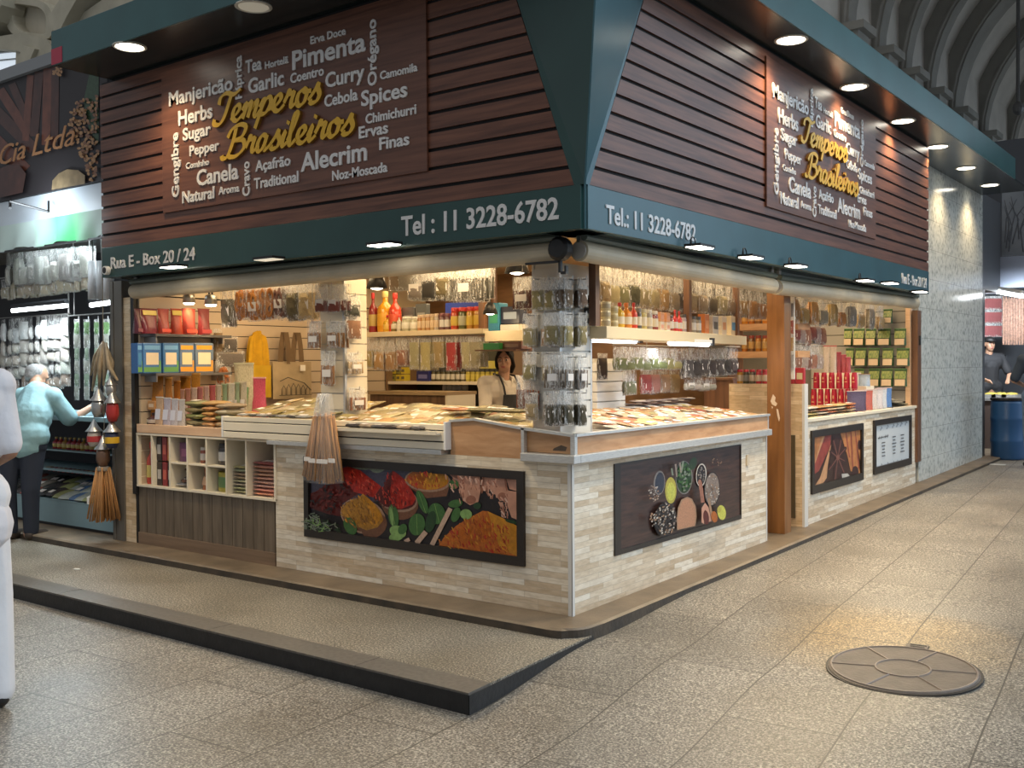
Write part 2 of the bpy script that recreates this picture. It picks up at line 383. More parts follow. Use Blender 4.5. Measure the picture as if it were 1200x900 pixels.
# manhole cover
mc = at(1058, 783, 'z', -.055); mz = floor_z(mc.y)
t = thing('manhole_cover', 'round rusty metal manhole cover set in the granite floor', 'manhole cover', (mc.x, mc.y, mz))
IRON = mat('cover_iron', (.155, .125, .10), rough=.55, noise=(9, .35), bump=(50, .3)); RIM = mat('cover_rim', (.26, .21, .17), rough=.45)
mr = .345
tilt = Matrix.Rotation(R(2.6), 4, 'X')
tm = Matrix.Translation((mc.x, mc.y, mz + .006)) @ tilt
b = MB().lathe([(mr, -.02), (mr, .006), (mr - .012, .010), (0.001, .010)], 48, tm); part('plate', b, IRON, t)
b = MB().lathe([(mr + .012, -.02), (mr + .012, .004), (mr + .001, .004), (mr + .001, -.02)], 48, tm); part('frame', b, BLACK, t)
b = MB()
for rr in (.125, mr - .014):
    b.tube([tm @ Vector((rr * math.cos(a), rr * math.sin(a), .011)) for a in [2 * math.pi * i / 40 for i in range(41)]], .0055, 5)
for i in range(6):
    a = R(60 * i + 17); b.tube([tm @ Vector((q * math.cos(a), q * math.sin(a), .011)) for q in (.128, mr - .016)], .005, 5)
part('rib', b, RIM, t)
hp = tm.inverted() @ at(1083, 753, 'z', mz + .01); ha = math.atan2(hp.y, hp.x)
hm = tm @ Matrix.Rotation(ha, 4, 'Z') @ Matrix.Translation((mr + .03, 0, 0))
b = MB().box(-.04, .04, -.05, .05, -.02, .009, hm); part('hinge', b, IRON, t)
b = MB().box(-.012, .0, -.035, .035, .0, .011, hm).box(.018, .03, -.04, .04, .0, .011, hm); part('slot', b, BLACK, t)

# ------------------------------------------------------------------ shop sign: two faces meeting at a corner
ZB, ZT = 2.138, 3.67
def sign_face(name, label, fr, u0, u1, edge, band_m, board, words_shift, near):
    O, U, V, N = fr
    t = thing(name, label, 'sign', tuple(O + U * ((u0 + u1) / 2) + V * ZB))
    uu = (u0, u1)
    b = MB().prism([(u0, ZB), (u1, ZB), (u1, 2.372), (u0, 2.372)], O, U, V, N, -.05, .014); part('fascia_band', b, band_m, t, bevel=.003)
    b = MB().prism([(u0, 2.372), (u1, 2.372), (u1, ZT), (u0, ZT)], O, U, V, N, -.06, -.006); part('backing', b, DARK, t)
    b = MB().prism([(u0, ZB), (u1, ZB), (u1, ZB + .012), (u0, ZB + .012)], O, U, V, N, -SV, -.05); part('underside', b, SOFFIT, t)
    b = MB(); pitch = (ZT - 2.374) / 12
    for i in range(12):
        z0, z1 = 2.374 + i * pitch, 2.374 + (i + 1) * pitch - .021
        e0, e1 = edge(z0), edge(z1)
        pts = [(u0, z0), (e0, z0), (e1, z1), (u0, z1)] if near > 0 else [(e0, z0), (u1, z0), (u1, z1), (e1, z1)]
        b.prism(pts, O, U, V, N, -.006, .010)
    part('slat_cladding', b, SIGNWOOD, t)
    b = MB().prism([(board[0], board[2]), (board[1], board[2]), (board[1], board[3]), (board[0], board[3])], O, U, V, N, .0101, .026); part('word_board', b, BOARDWOOD, t, bevel=.002)
    return t
eL = lambda z: .194 - (z - 2.406) * .353
eR = lambda z: -.216 + (z - 2.391) * .52
BL = (-3.414, -.812, 2.566, 3.60); BR = (2.085, 4.545, 2.537, 3.60)
sA = sign_face('shop_sign', 'brown slatted shop sign facing the raised platform, with the phone number ending in 6782 and a wide green band', FA, -4.25, SV - .014, eL, GREEN, BL, 0, 1)
sA['label'] = 'brown slatted shop sign over the raised platform and the powdered spice poster'
sB = sign_face('shop_sign', 'brown slatted shop sign over the aisle with the manhole cover', FB, -SV + .014, 6.34, eR, GREEN_LIT, BR, 0, -1)
# flared green corner between the two faces
cb_, ct = Vector((SV + .0145, -SV - .0145, 2.372)), Vector((SV + .29, -SV - .29, ZT + .02))
lb, lt = Vector((eL(2.372), -SV - .0105, 2.372)), Vector((eL(ZT), -SV - .0105, ZT + .02))
rb, rt_ = Vector((SV + .0105, eR(2.372), 2.372)), Vector((SV + .0105, eR(ZT), ZT + .02))
t = thing('sign_corner', 'flared green corner cladding where the two shop signs meet', 'sign corner', (SV, -SV, ZB))
inn = Vector((0, 0, 2.372)); inT = Vector((0, 0, ZT + .02))
part('corner_panel', MB().add([cb_, lb, lt, ct, inn, inT], [(0, 1, 2, 3), (0, 1, 4), (3, 2, 5), (1, 2, 5, 4)]), GREEN, t)
part('corner_panel', MB().add([cb_, rb, rt_, ct, inn, inT], [(0, 3, 2, 1), (0, 4, 1), (3, 5, 2), (1, 4, 5, 2)]), GREEN_LIT, t)
part('corner_strip', MB().tube([(SV + .012, -SV - .012, ZB), (SV + .015, -SV - .015, 2.372), tuple(ct)], .006, 6), GREEN_LIT, t)

# ------------------------------------------------------------------ lettering
GL = {
 'e': ([[(0, .15), (.35, .45), (.5, .75), (.38, .98), (.18, .85), (.12, .45), (.25, .08), (.5, .0), (.78, .3)]], .7),
 'm': ([[(0, .55), (.15, .95), (.22, .7), (.12, 0)], [(.14, .3), (.35, .85), (.5, .95), (.52, .7), (.45, 0)], [(.47, .3), (.7, .85), (.85, .95), (.87, .65), (.82, .15), (.95, 0), (1.15, .3)]], 1.07),
 'p': ([[(0, .5), (.2, .98), (.12, .2), (-.05, -.8)], [(.1, .2), (.3, .85), (.55, .98), (.68, .6), (.5, .1), (.25, .02), (.12, .2)], [(.6, .2), (.85, .32)]], .77),
 'r': ([[(0, .4), (.15, .85), (.2, 1.1), (.3, .88), (.5, .9), (.45, .4), (.52, .05), (.78, .28)]], .68),
 'o': ([[(.45, .95), (.15, .8), (.1, .3), (.3, 0), (.55, .2), (.6, .7), (.42, .96), (.5, .78), (.85, .75)]], .76),
 's': ([[(0, .2), (.3, .75), (.42, 1.1), (.45, .8), (.6, .4), (.5, .05), (.25, -.02), (.12, .15)]], .66),
 'T': ([[(0, 1.3), (.05, 1.75), (.4, 1.95), (.9, 1.75), (1.3, 2.0)], [(.75, 1.85), (.65, 1.2), (.5, .4), (.25, 0), (-.1, .1), (-.12, .4)]], .95),
 'B': ([[(.35, 1.9), (.3, 1.0), (.1, .1), (-.2, 0), (-.3, .2)], [(-.1, 1.3), (.1, 1.8), (.6, 2.0), (1.0, 1.75), (.85, 1.2), (.4, 1.02)], [(.4, 1.02), (.95, .95), (1.1, .45), (.75, .03), (.3, 0), (.1, .25)]], 1.2),
 'a': ([[(.55, .85), (.3, .98), (.1, .6), (.12, .15), (.3, 0), (.5, .3), (.6, .95)], [(.6, .95), (.52, .3), (.62, .02), (.88, .3)]], .81),
 'i': ([[(0, .3), (.2, .95), (.13, .3), (.22, .02), (.48, .3)], [(.26, 1.32), (.3, 1.52)]], .42),
 'l': ([[(0, .3), (.25, 1.2), (.35, 1.8), (.2, 1.9), (.13, 1.2), (.12, .3), (.25, 0), (.5, .3)]], .44)}
def catmull(p, n=5):
    out = []; q = [p[0]] + list(p) + [p[-1]]
    for i in range(1, len(q) - 2):
        for k in range(n):
            t = k / n; a, b_, c, d = q[i - 1], q[i], q[i + 1], q[i + 2]
            out.append(tuple(.5 * (2 * b_[j] + (c[j] - a[j]) * t + (2 * a[j] - 5 * b_[j] + 4 * c[j] - d[j]) * t * t + (3 * b_[j] - a[j] - 3 * c[j] + d[j]) * t ** 3) for j in (0, 1)))
    out.append(tuple(p[-1])); return out
def script_word(word, O, U, V, N, width, depth, wt=.26, ys=.62):
    """brush lettering: thick strokes pushed out of the board, the last argument is the pen width in x-heights"""
    x = 0; st = []
    for ch in word:
        g, adv = GL[ch]
        for s in g: st.append([(x + px + .30 * py * ys, py * ys) for px, py in catmull(s)])
        x += adv
    x0 = min(p[0] for s in st for p in s); x1 = max(p[0] for s in st for p in s); sc = width / (x1 - x0)
    b = MB()
    for si, s in enumerate(st):
        n = len(s); L_, R_ = [], []
        for i in range(n):
            a, c = s[max(0, i - 1)], s[min(n - 1, i + 1)]; dx, dy = c[0] - a[0], c[1] - a[1]; l = math.hypot(dx, dy) or 1
            dx /= l; dy /= l; w = wt * (.42 + .58 * abs(dx * math.sin(R(25)) - dy * math.cos(R(25)))) * .5
            L_.append((s[i][0] - dy * w, s[i][1] + dx * w)); R_.append((s[i][0] + dy * w, s[i][1] - dx * w))
        f = lambda p, d: O + U * ((p[0] - x0) * sc) + V * (p[1] * sc) + N * d
        dd = [depth + .0006 * (si % 5) + .0025 * i / n for i in range(n)]
        vs = [f(p, dd[i]) for i, p in enumerate(L_)] + [f(p, dd[i]) for i, p in enumerate(R_)]
        b.mat(0).add(vs, [(i, i + 1, n + i + 1, n + i) for i in range(n - 1)])
        ring_ = L_ + R_[::-1]; m_ = len(ring_)
        db = dd + dd[::-1]; b.mat(1).add([f(p, db[i]) for i, p in enumerate(ring_)] + [f(p, 0) for p in ring_], [(i, (i + 1) % m_, m_ + (i + 1) % m_, m_ + i) for i in range(m_)])
    return b, sc
ZX = lambda zx, zy: at(180 + zx / 3.529, 30 + zy / 3.529, 'y', -SV - .03)
WORDS = [('Manjericão', 65, 330, 328, 268, 54), ('Tea', 382, 196, 448, 180, 50), ('Hortelã', 462, 178, 558, 155, 28), ('Pimenta', 575, 180, 878, 105, 74),
 ('Erva Doce', 650, 75, 795, 38, 30), ('Garlic', 393, 280, 540, 245, 58), ('Coentro', 567, 238, 705, 205, 38), ('Curry', 712, 258, 873, 218, 58),
 ('Camomila', 938, 225, 1092, 185, 32), ('Herbs', 104, 413, 245, 380, 58), ('Cebola', 708, 338, 845, 305, 46), ('Spices', 860, 335, 1050, 290, 60),
 ('Sugar', 122, 475, 238, 450, 48), ('Chimichurri', 878, 405, 1087, 365, 38), ('Pepper', 150, 540, 272, 512, 40), ('Ervas', 850, 468, 970, 442, 46),
 ('Finas', 935, 515, 1058, 490, 48), ('Cominho', 135, 592, 230, 577, 25), ('Canela', 180, 662, 352, 632, 62), ('Açafrão', 422, 605, 567, 575, 42),
 ('Alecrim', 610, 603, 883, 555, 72), ('Noz-Moscada', 740, 642, 967, 602, 38), ('Natural', 120, 735, 252, 712, 46), ('Aroma', 270, 700, 355, 685, 30), ('Traditional', 417, 675, 600, 645, 42)]
VERT = [('Páprica', 366, 300, 366, 122, 26), ('Orégano', 922, 245, 922, -30, 34), ('Gengibre', 105, 708, 105, 440, 27), ('Cravo', 398, 703, 398, 560, 28)]
LAY = []          # (kind, word, u, v from the board's lower left corner, width, cap)
for w, x0, y0, x1, y1, c in WORDS:
    a, e, h = ZX(x0, y0), ZX(x1, y1), ZX(x0, y0 - c); LAY.append(('h', w, a.x - BL[0], (a.z + e.z) / 2 - BL[2], e.x - a.x, h.z - a.z))
for w, x0, y0, x1, y1, c in VERT:
    a, e, h = ZX(x0, y0), ZX(x1, y1), ZX(x0 - c, y0); LAY.append(('v', w, a.x - BL[0], a.z - BL[2], e.z - a.z, a.x - h.x))
for w, x0, y0, x1, y1 in (('Temperos', 258, 408, 695, 322), ('Brasileiros', 290, 548, 832, 448)):
    a, e = ZX(x0, y0), ZX(x1, y1); LAY.append(('s', w, a.x - BL[0], (a.z + e.z) / 2 - BL[2], e.x - a.x, 0))
for t, fr, bd in ((sA, FA, BL), (sB, FB, BR)):
    O, U, V, N = fr; k = (bd[1] - bd[0]) / (BL[1] - BL[0]); kv = (bd[3] - bd[2]) / (BL[3] - BL[2]); off = Vector(t.location)
    for kind, w, u, v, wd_, cp in LAY:
        P0 = O + U * (bd[0] + u * k) + V * (bd[2] + v * kv) + N * .0262 - off
        if kind == 'h': link('lettering', text_mesh('lettering', w, P0, U, V, N, wd_ * k, cp * kv, .008, LETTER, bold=.022), t)
        elif kind == 'v': link('lettering', text_mesh('lettering', w, P0, V, -U, N, wd_ * kv, cp * k, .008, LETTER, bold=.022), t)
        else:
            b, sc = script_word(w, P0, U, V, N, wd_ * k, .02); o = link('lettering', b.mesh('lettering', [GOLD, GOLDEDGE]), t); o['label'] = 'gold brush script word ' + w
for t, fr, tx, q0, q1, ax, ch in ((sA, FA, 'Tel : 11 3228-6782', (471, 276.5), (655, 255), 'y', 22), (sA, FA, 'Rua E - Box 20 / 24', (130.5, 315), (229, 303.5), 'y', 13),
                           (sB, FB, 'Tel.: 11 3228-6782', (709.5, 261), (814.5, 281), 'x', 21), (sB, FB, 'Rua E - Box 20 / 24', (1056.5, 331.5), (1085.5, 336), 'x', 11.5)):
    val = -SV - .0142 if ax == 'y' else SV + .0142
    a, e, h = at(*q0, ax, val), at(*q1, ax, val), at(q0[0], q0[1] - ch, ax, val); O, U, V, N = fr
    link('lettering', text_mesh('lettering', tx, a - Vector(t.location), U, V, N, (e - a).dot(U), h.z - a.z, .006, LETTER, bold=.018), t)

# ------------------------------------------------------------------ canopy with downlights over the signs
YE = at(1189, 225, 'x', .60).y
t = thing('sign_canopy', 'dark green canopy with round lights jutting out above the brown shop signs', 'canopy', (0, 0, ZT))
part('soffit', MB().box(-4.1, .60, -.74, -.0, ZT, ZT + .03).box(.0, .60, 0, YE, ZT, ZT + .03).box(.0, .58, YE, 10.0, ZT, ZT + .03), SOFFIT, t)
part('fascia', MB().box(-4.1, .60, -.75, -.735, ZT - .004, ZT + .25).box(.595, .61, -.75, YE, ZT - .004, ZT + .25).box(-4.1, -4.09, -.74, 0, ZT, ZT + .25), mat('fascia_teal', (.032, .105, .108), rough=.28, noise=(2, .3)), t, bevel=.003)
q = at(68.5, 70, 'y', -.752)
part('sticker', MB().box(-4.095, -3.95, -.754, -.75, ZT + .0, ZT + .115), mat('red_sticker', (.38, .03, .06)), t, label='red sticker')
DL = [(x, -.56 if i else -.60, i) for i, x in ((0, at(152, 55, 'z', ZT).x), (1, at(297, 8, 'z', ZT).x))]
LP = [at(px, py, 'z', ZT - .004) for px, py in ((152, 55), (297, 8), (927, 47), (1001, 102), (1058, 142), (1099, 172), (1132, 197), (1160, 217))]
where = ['round downlight in the canopy above the wooden sign, nearest the banner with spices', 'second round downlight from the spice banner in the canopy', 'round downlight in the canopy before the right sign, nearest the green corner', 'second round downlight from the green corner over the right sign',
         'third round downlight from the green corner over the right sign', 'round downlight in the canopy at the near edge of the tiled wall', 'round downlight in the canopy over the middle of the tiled wall', 'round downlight at the far end of the canopy']
for i, p in enumerate(LP):
    t = thing('downlight', where[i], 'ceiling light', (p.x, p.y, ZT), group='canopy downlights')
    part('bezel', MB().lathe([(.115, 0), (.115, -.006), (.10, -.010), (.094, -.004), (.094, 0)], 28, Matrix.Translation((p.x, p.y, ZT))), mat('bezel_white', (.6, .58, .52)), t)
    part('diffuser', MB().lathe([(.093, -.001), (.093, -.006), (.001, -.007)], 28, Matrix.Translation((p.x, p.y, ZT))), mat('off_lamp', (.5, .48, .42), emis=((1, .9, .7), .15)) if i == 1 else GLOW, t)
    if i != 1: lamp('downlight_beam', 'SPOT', (p.x, p.y, ZT - .03), 55, (1, .74, .42), .06, target=(p.x, p.y, 0), spot=R(125), blend=.8)

# flood lights under the bands
FLP = [((203, 313), 'y'), ((315, 304), 'y'), ((450, 287), 'y'), ((820, 290), 'x'), ((880, 302), 'x'), ((933, 312), 'x'), ((1014, 329), 'x'), ((1043, 332), 'x'), ((1078, 342), 'x')]
fw_ = ['under the box number on the left sign', 'between the box number and phone number on the left sign', 'under the phone number on the left sign', 'under the end of the phone number on the right sign', 'with looped wires, second from the phone number on the right sign',
       'with one round wire loop on the right sign', 'third from the far end of the right sign', 'under the small box number on the right sign', 'at the far end of the right sign']
for i, ((px, py), ax) in enumerate(FLP):
    on = 0 if i == 1 else 1
    p = at(px, py, ax, -SV - .10 if ax == 'y' else SV + .10)
    t = thing('flood_light', 'flat white flood light ' + fw_[i], 'flood light', tuple(p), 0 if ax == 'y' else R(90), group='flood lights under the signs')
    o = link('housing', MB().box(-.10, .10, -.055, .055, 0, .016).mesh('housing', BLACK), t)
    link('lens', MB().box(-.092, .092, -.048, .048, -.005, 0).mesh('lens', GLOW if on else mat('dim_lens', (.7, .68, .6), emis=((1, .9, .7), .5))), t)
    link('bracket', MB().box(-.035, .035, .05, .095, .004, .012).box(-.035, .035, .087, .095, .0, .03).mesh('bracket', BLACK), t)
    if 3 <= i <= 6:
        pts = [(.03 * math.cos(a) * (1.2 if i < 5 else .8), .045, .012 + .055 * math.sin(a)) for a in [R(18 * k) for k in range(11)]]
        link('wire', MB().tube(pts, .004, 6).tube([(-.05, .03, .014), (-.035, .04, .06), (-.02, .05, .02)], .004, 6).mesh('wire', BLACK), t)
    nn = -Y if ax == 'y' else X
    if on: lamp('flood_beam', 'AREA', tuple(p - Z * .03 + nn * .09), 13.0, (1, .80, .52), .12, target=tuple(p - Z + nn * .42))

# ------------------------------------------------------------------ roller blinds below the signs
def roller(name, label, p0, p1, r, axis):
    t = thing(name, label, 'roller blind', tuple((Vector(p0) + Vector(p1)) / 2), group='rolled-up vinyl blinds')
    part('roll', MB().tube([p0, p1], r, 20), ROLL, t, smooth=False)
    e = Vector(p1) - Vector(p0); e.normalize()
    b = MB()
    for f_ in (.01, .99):
        c = Vector(p0).lerp(Vector(p1), f_); b.box(c.x - .02, c.x + .02, c.y - .02, c.y + .02, c.z, 2.137)
    part('bracket', b, mat('cap_grey', (.35, .33, .3)), t); q = Vector((0, -.03, 0)) if axis == 'x' else Vector((.03, 0, 0))
    part('cover_rail', MB().tube([Vector(p0) + q + Z * .075, Vector(p1) + q + Z * .075], .022, 8).box(min(p0[0], p1[0]) - q.x * 0 - (.02 if axis == 'y' else 0), max(p0[0], p1[0]), min(p0[1], p1[1]), max(p0[1], p1[1]) + (.02 if axis == 'x' else 0), max(p0[2], p1[2]) - .01, 2.137), mat('rail_green', (.10, .12, .10), rough=.35), t)
    part('end_cap', MB().tube([Vector(p0) - e * .012, Vector(p0)], r * .8, 14).tube([Vector(p1), Vector(p1) + e * .012], r * .8, 14), mat('cap_grey', (.35, .33, .3)), t)
    return t
roller('roller_blind', 'rolled beige vinyl blind under the sign over the powdered spice poster', (-4.08, -.1, 2.03), (0, -.1, 2.052), .058, 'x')
roller('roller_blind', 'rolled beige vinyl blind from the corner to the wooden post', (.1, -.06, 2.052), (.1, 2.62, 2.015), .058, 'y')
roller('roller_blind', 'rolled beige vinyl blind beyond the wooden post', (.1, 2.70, 2.01), (.1, 6.46, 2.055), .058, 'y')
t = thing('blind_motor', 'round black blind motor and hook under the sign corner', 'motor', (.03, -.13, 2.04))
part('drum', MB().lathe([(.06, -.03), (.066, -.02), (.066, .03), (.05, .045), (.001, .05)], 18, Matrix.Translation((.03, -.14, 2.06)) @ Matrix.Rotation(R(90), 4, 'X')), BLACK, t)
part('arm', MB().box(-.2, .03, -.16, -.14, 1.985, 1.998).box(.025, .04, -.16, -.14, 1.93, 2.03).box(.04, .075, -.16, -.14, 1.92, 1.935).box(.065, .078, -.16, -.14, 1.935, 1.965), BLACK, t)

# ------------------------------------------------------------------ room shell round the stall
TILE = bpy.data.materials.new('floral_tile'); TILE.use_nodes = True
def tile_nodes(m):
    nt = m.node_tree; b = nt.nodes['Principled BSDF']; L = nt.links.new
    tc = _n(nt, 'ShaderNodeTexCoord'); vo = _n(nt, 'ShaderNodeTexVoronoi', feature='SMOOTH_F1'); vo.inputs['Scale'].default_value = 15; L(tc.outputs['Object'], vo.inputs['Vector'])
    nz = _n(nt, 'ShaderNodeTexNoise'); nz.inputs['Scale'].default_value = 22; nz.inputs['Detail'].default_value = 5; L(tc.outputs['Object'], nz.inputs['Vector'])
    ad = _n(nt, 'ShaderNodeMath', operation='MULTIPLY_ADD'); L(vo.outputs['Distance'], ad.inputs[0]); ad.inputs[1].default_value = .45; L(nz.outputs['Fac'], ad.inputs[2])
    c = ramp(nt, ad.outputs[0], [(.45, (.34, .36, .33)), (.62, (.52, .54, .50)), (.78, (.66, .67, .62))])
    sp = _n(nt, 'ShaderNodeSeparateXYZ'); L(tc.outputs['Object'], sp.inputs[0]); cb2 = _n(nt, 'ShaderNodeCombineXYZ'); L(sp.outputs['Y'], cb2.inputs['X']); L(sp.outputs['Z'], cb2.inputs['Y'])
    bk = _n(nt, 'ShaderNodeTexBrick'); L(cb2.outputs[0], bk.inputs['Vector']); bk.offset = 0; bk.inputs['Scale'].default_value = 1; bk.inputs['Brick Width'].default_value = .58; bk.inputs['Row Height'].default_value = .34; bk.inputs['Mortar Size'].default_value = .002
    mm = _n(nt, 'ShaderNodeMix', data_type='RGBA'); L(bk.outputs['Fac'], mm.inputs['Factor']); L(c, mm.inputs['A']); mm.inputs['B'].default_value = (.25, .25, .23, 1)
    L(mm.outputs['Result'], b.inputs['Base Color']); b.inputs['Roughness'].default_value = .16
tile_nodes(TILE)
struct('wall_right', MB().box(-.3, 0, 6.98, 10.06, CB * 7, ZT), TILE)
yf_ = at(1154, 500, 'x', -.02).y
struct('wall_far', MB().box(-.9, -.02, 10.07, yf_, CB * 8, 2.42).box(-.9, -.02, 10.07, 11.27, 2.42, 3.72), mat('dark_grey_paint', (.075, .08, .09), rough=.5))
SLAT = mat('slatwall', (.56, .44, .31), rough=.45, noise=(3, .1))
b = MB()
b.mat(0).box(-4.26, -4.225, 0, 3.5, 0, 2.36)
for i in range(19): b.mat(1).box(-4.226, -4.2, .02, 3.5, .02 + i * .105, .02 + i * .105 + .098)
b.mat(2).box(-4.226, -4.2, .02, 3.5, 2.02, 2.36)
struct('wall_left', b, [DARK, SLAT, mat('cream_panel', (.70, .58, .40), rough=.5)])
BACKWOOD = wood_mat('back_wall_wood', (.15, .075, .03), (.24, .125, .055), rough=.45, stretch=(2, 2, 9))
struct('wall_back', MB().box(-4.25, -2.5, 3.5, 3.55, 0, 2.36), BACKWOOD)
struct('wall_inner', MB().box(-2.55, -2.5, 3.55, 6.95, 0, 2.36), BACKWOOD)
struct('wall_end', MB().box(-2.55, -.05, 6.9, 6.96, 0, 2.36), mat('end_wall_grey', (.22, .21, .19), rough=.6, noise=(3, .2)))
b = MB().box(-4.25, -.02, .0, 6.95, 2.36, 2.40)
struct('ceiling', b, mat('stall_ceiling', (.55, .40, .24), rough=.5))
struct('ceiling_light_block', MB().box(-4.25, 0, 0, 6.4, 3.72, 3.76), DARK)  # unseen lid over the sign boxes, added to block light from above
# ------------------------------------------------------------------ counters
TRIM = mat('trim_white', (.66, .64, .60), rough=.35)
RECESS = mat('recess_brown', (.13, .09, .06), rough=.6, noise=(20, .4))
XL = -2.53
t = thing('corner_counter', 'stone-clad corner counter with steel edge and wood band carrying the two spice pictures', 'counter', (-.9, .4, 0))
part('stone_front', MB().box(XL, -.012, 0, .04, 0, .875), BRICK, t)
part('stone_front', MB().add([(-.04, .012, 0), (0, .012, 0), (0, 2.735, CB * 2.7), (-.04, 2.735, CB * 2.7), (-.04, .012, .87), (0, .012, .87), (0, 2.735, .87), (-.04, 2.735, .87)],
     [(0, 3, 2, 1), (4, 5, 6, 7), (0, 1, 5, 4), (1, 2, 6, 5), (2, 3, 7, 6), (3, 0, 4, 7)]), BRICK, t)
part('corner_trim', MB().box(-.026, .004, -.005, .0, 0, .868).box(.0, .005, -.005, .018, 0, .868), TRIM, t)
part('end_trim', MB().box(-.02, .004, 2.735, 2.752, .04, .87), TRIM, t)
part('inner_panel', MB().box(-.76, -.72, .78, 2.73, 0, 1.0).box(-2.5, -.76, .74, .78, 0, 1.0).box(-.72, -.04, 2.69, 2.73, .04, 1.0), CREAM, t)
b = MB().box(XL - .02, -.92, -.062, .04, .876, .906); part('steel_ledge', b, STEEL, t, bevel=.003)
b = MB().box(-.325, .05, -.05, .02, .868, .916).box(0, .05, .02, 2.745, .868, .916); part('steel_lip', b, STEEL, t, bevel=.004)
za, zb, zc = at(520, 492, 'y', 0).z, at(558, 490.5, 'y', 0).z, at(616, 501.5, 'y', 0).z
xm = at(556, 490, 'y', 0).x
b = MB().prism([(-.895, .876), (-.335, .876), (-.335, zc - .012), (xm, zb - .012), (-.895, za - .012)], Vector((0, 0, 0)), X, Z, -Y, -.02, .0); part('wood_band', b, COUNTERWOOD, t)
b = MB().prism([(-.335, .917), (-.0, .917), (-.0, 1.018), (-.335, zc - .012)], Vector((0, .03, 0)), X, Z, -Y, -.02, .0).box(-.015, .02, .03, 2.74, .917, 1.018)
part('wood_band', b, COUNTERWOOD, t)
part('tray_stain', MB().prism([(-.15, .932), (-.06, .932), (-.05, .955), (-.09, .965), (-.14, .945)], Vector((0, .029, 0)), X, Z, -Y, .0, .001), RECESS, t)
b = MB().prism([(-.895, za - .012), (xm, zb - .012), (-.335, zc - .012), (0, 1.018), (.03, 1.018), (.03, 1.034), (0, 1.034), (-.335, zc + .003), (xm, zb + .003), (-.895, za + .003)], Vector((0, 0, 0)), X, Z, -Y, -.03, .012)
b.box(-.02, .034, .0, 2.745, 1.018, 1.034); part('top_edge', b, STEEL, t)
part('edge_post', MB().box(-.345, -.325, -.012, .02, .87, zc).box(.0, .03, -.012, .014, .90, 1.02).box(.0, .022, 2.725, 2.745, .90, 1.02), STEEL, t)
b = MB().box(-.74, -.05, .06, 2.72, .985, 1.0).box(-3.02, -.74, .03, .76, .97, 1.0); part('countertop', b, WHITE, t)
part('socket', MB().box(.0, .012, 2.36, 2.40, .66, .74), mat('socket_beige', (.6, .5, .36)), t)

# white drawer box on the steel ledge
t = thing('drawer_box', 'long cream drawer box with two grooves on the counter above the powdered spice poster', 'drawer box', (-2, .0, .906))
x0 = -3.045
part('box_front', MB().box(x0, -.90, -.055, .0, .908, .952).box(x0, -.90, -.055, 0, .96, 1.022).box(x0, -.90, -.055, 0, 1.028, 1.062), CREAM, t, bevel=.003)
part('groove', MB().box(x0 + .01, -.91, -.045, .0, .95, .962).box(x0 + .01, -.91, -.045, 0, 1.02, 1.03), DARK, t)
part('end_panel', MB().box(x0 - .02, x0, -.055, -.0, .908, 1.066).box(-.90, -.885, -.058, -.004, .908, 1.08), WHITE, t)

# low cabinet with planks and cubby holes
XC = [at(px, 545, 'y', 0).x for px in (163, 179, 200, 220.5, 243, 266, 289.5, 322)]
t = thing('plank_cabinet', 'low cabinet of dark vertical planks under the white cubby holes', 'cabinet', (-3.37, .15, 0))
b = MB(); pw = (-2.54 - XC[0] + .02) / 14
for i in range(14): b.box(XC[0] - .03 + i * pw, XC[0] - .03 + (i + 1) * pw - .006, .01, .03, .092, .472)
part('plank_front', b, PLANKWOOD, t)
part('base_board', MB().box(-4.22, -2.54, -.004, .03, .0, .092), PINE if False else wood_mat('base_brown', (.17, .11, .07), (.24, .16, .10)), t)
part('carcass', MB().box(-4.22, -2.54, .032, .5, .0, .47), DARK, t)
b = MB()
for x in XC[1:-1]: b.box(x - .008, x + .008, -.01, .30, .478, .886)
b.box(XC[0] - .025, XC[0], -.01, .3, .47, .9).box(XC[-1], XC[-1] + .02, -.01, .3, .47, .9)
b.box(XC[0] - .02, XC[-1] + .02, -.012, .3, .465, .481).box(XC[0] - .02, XC[-1] + .02, -.012, .3, .884, .90)
b.box(XC[2], XC[5], -.004, .3, .672, .684)
tc_ = thing('cubby_unit', 'white unit of ten open cubby holes full of jars and packs', 'cubby shelf', (-3.37, .15, .472))
part('frame', b, CREAM, tc_)
part('back_board', MB().box(XC[0], XC[-1], .30, .31, .47, .9), mat('cubby_back', (.40, .33, .25), rough=.6), tc_)
t = thing('pine_ledge', 'pale pine ledge board across the top of the cubby holes', 'ledge', (-3.6, 0, .902))
part('board', MB().box(-4.21, x0 - .022, -.015, .01, .902, .972), PINE, t, bevel=.003)
part('shelf_top', MB().box(-4.20, x0 - .022, .01, .98, .94, .962).box(x0 - .022, -2.2, .765, .98, .94, .962), CREAM, t)

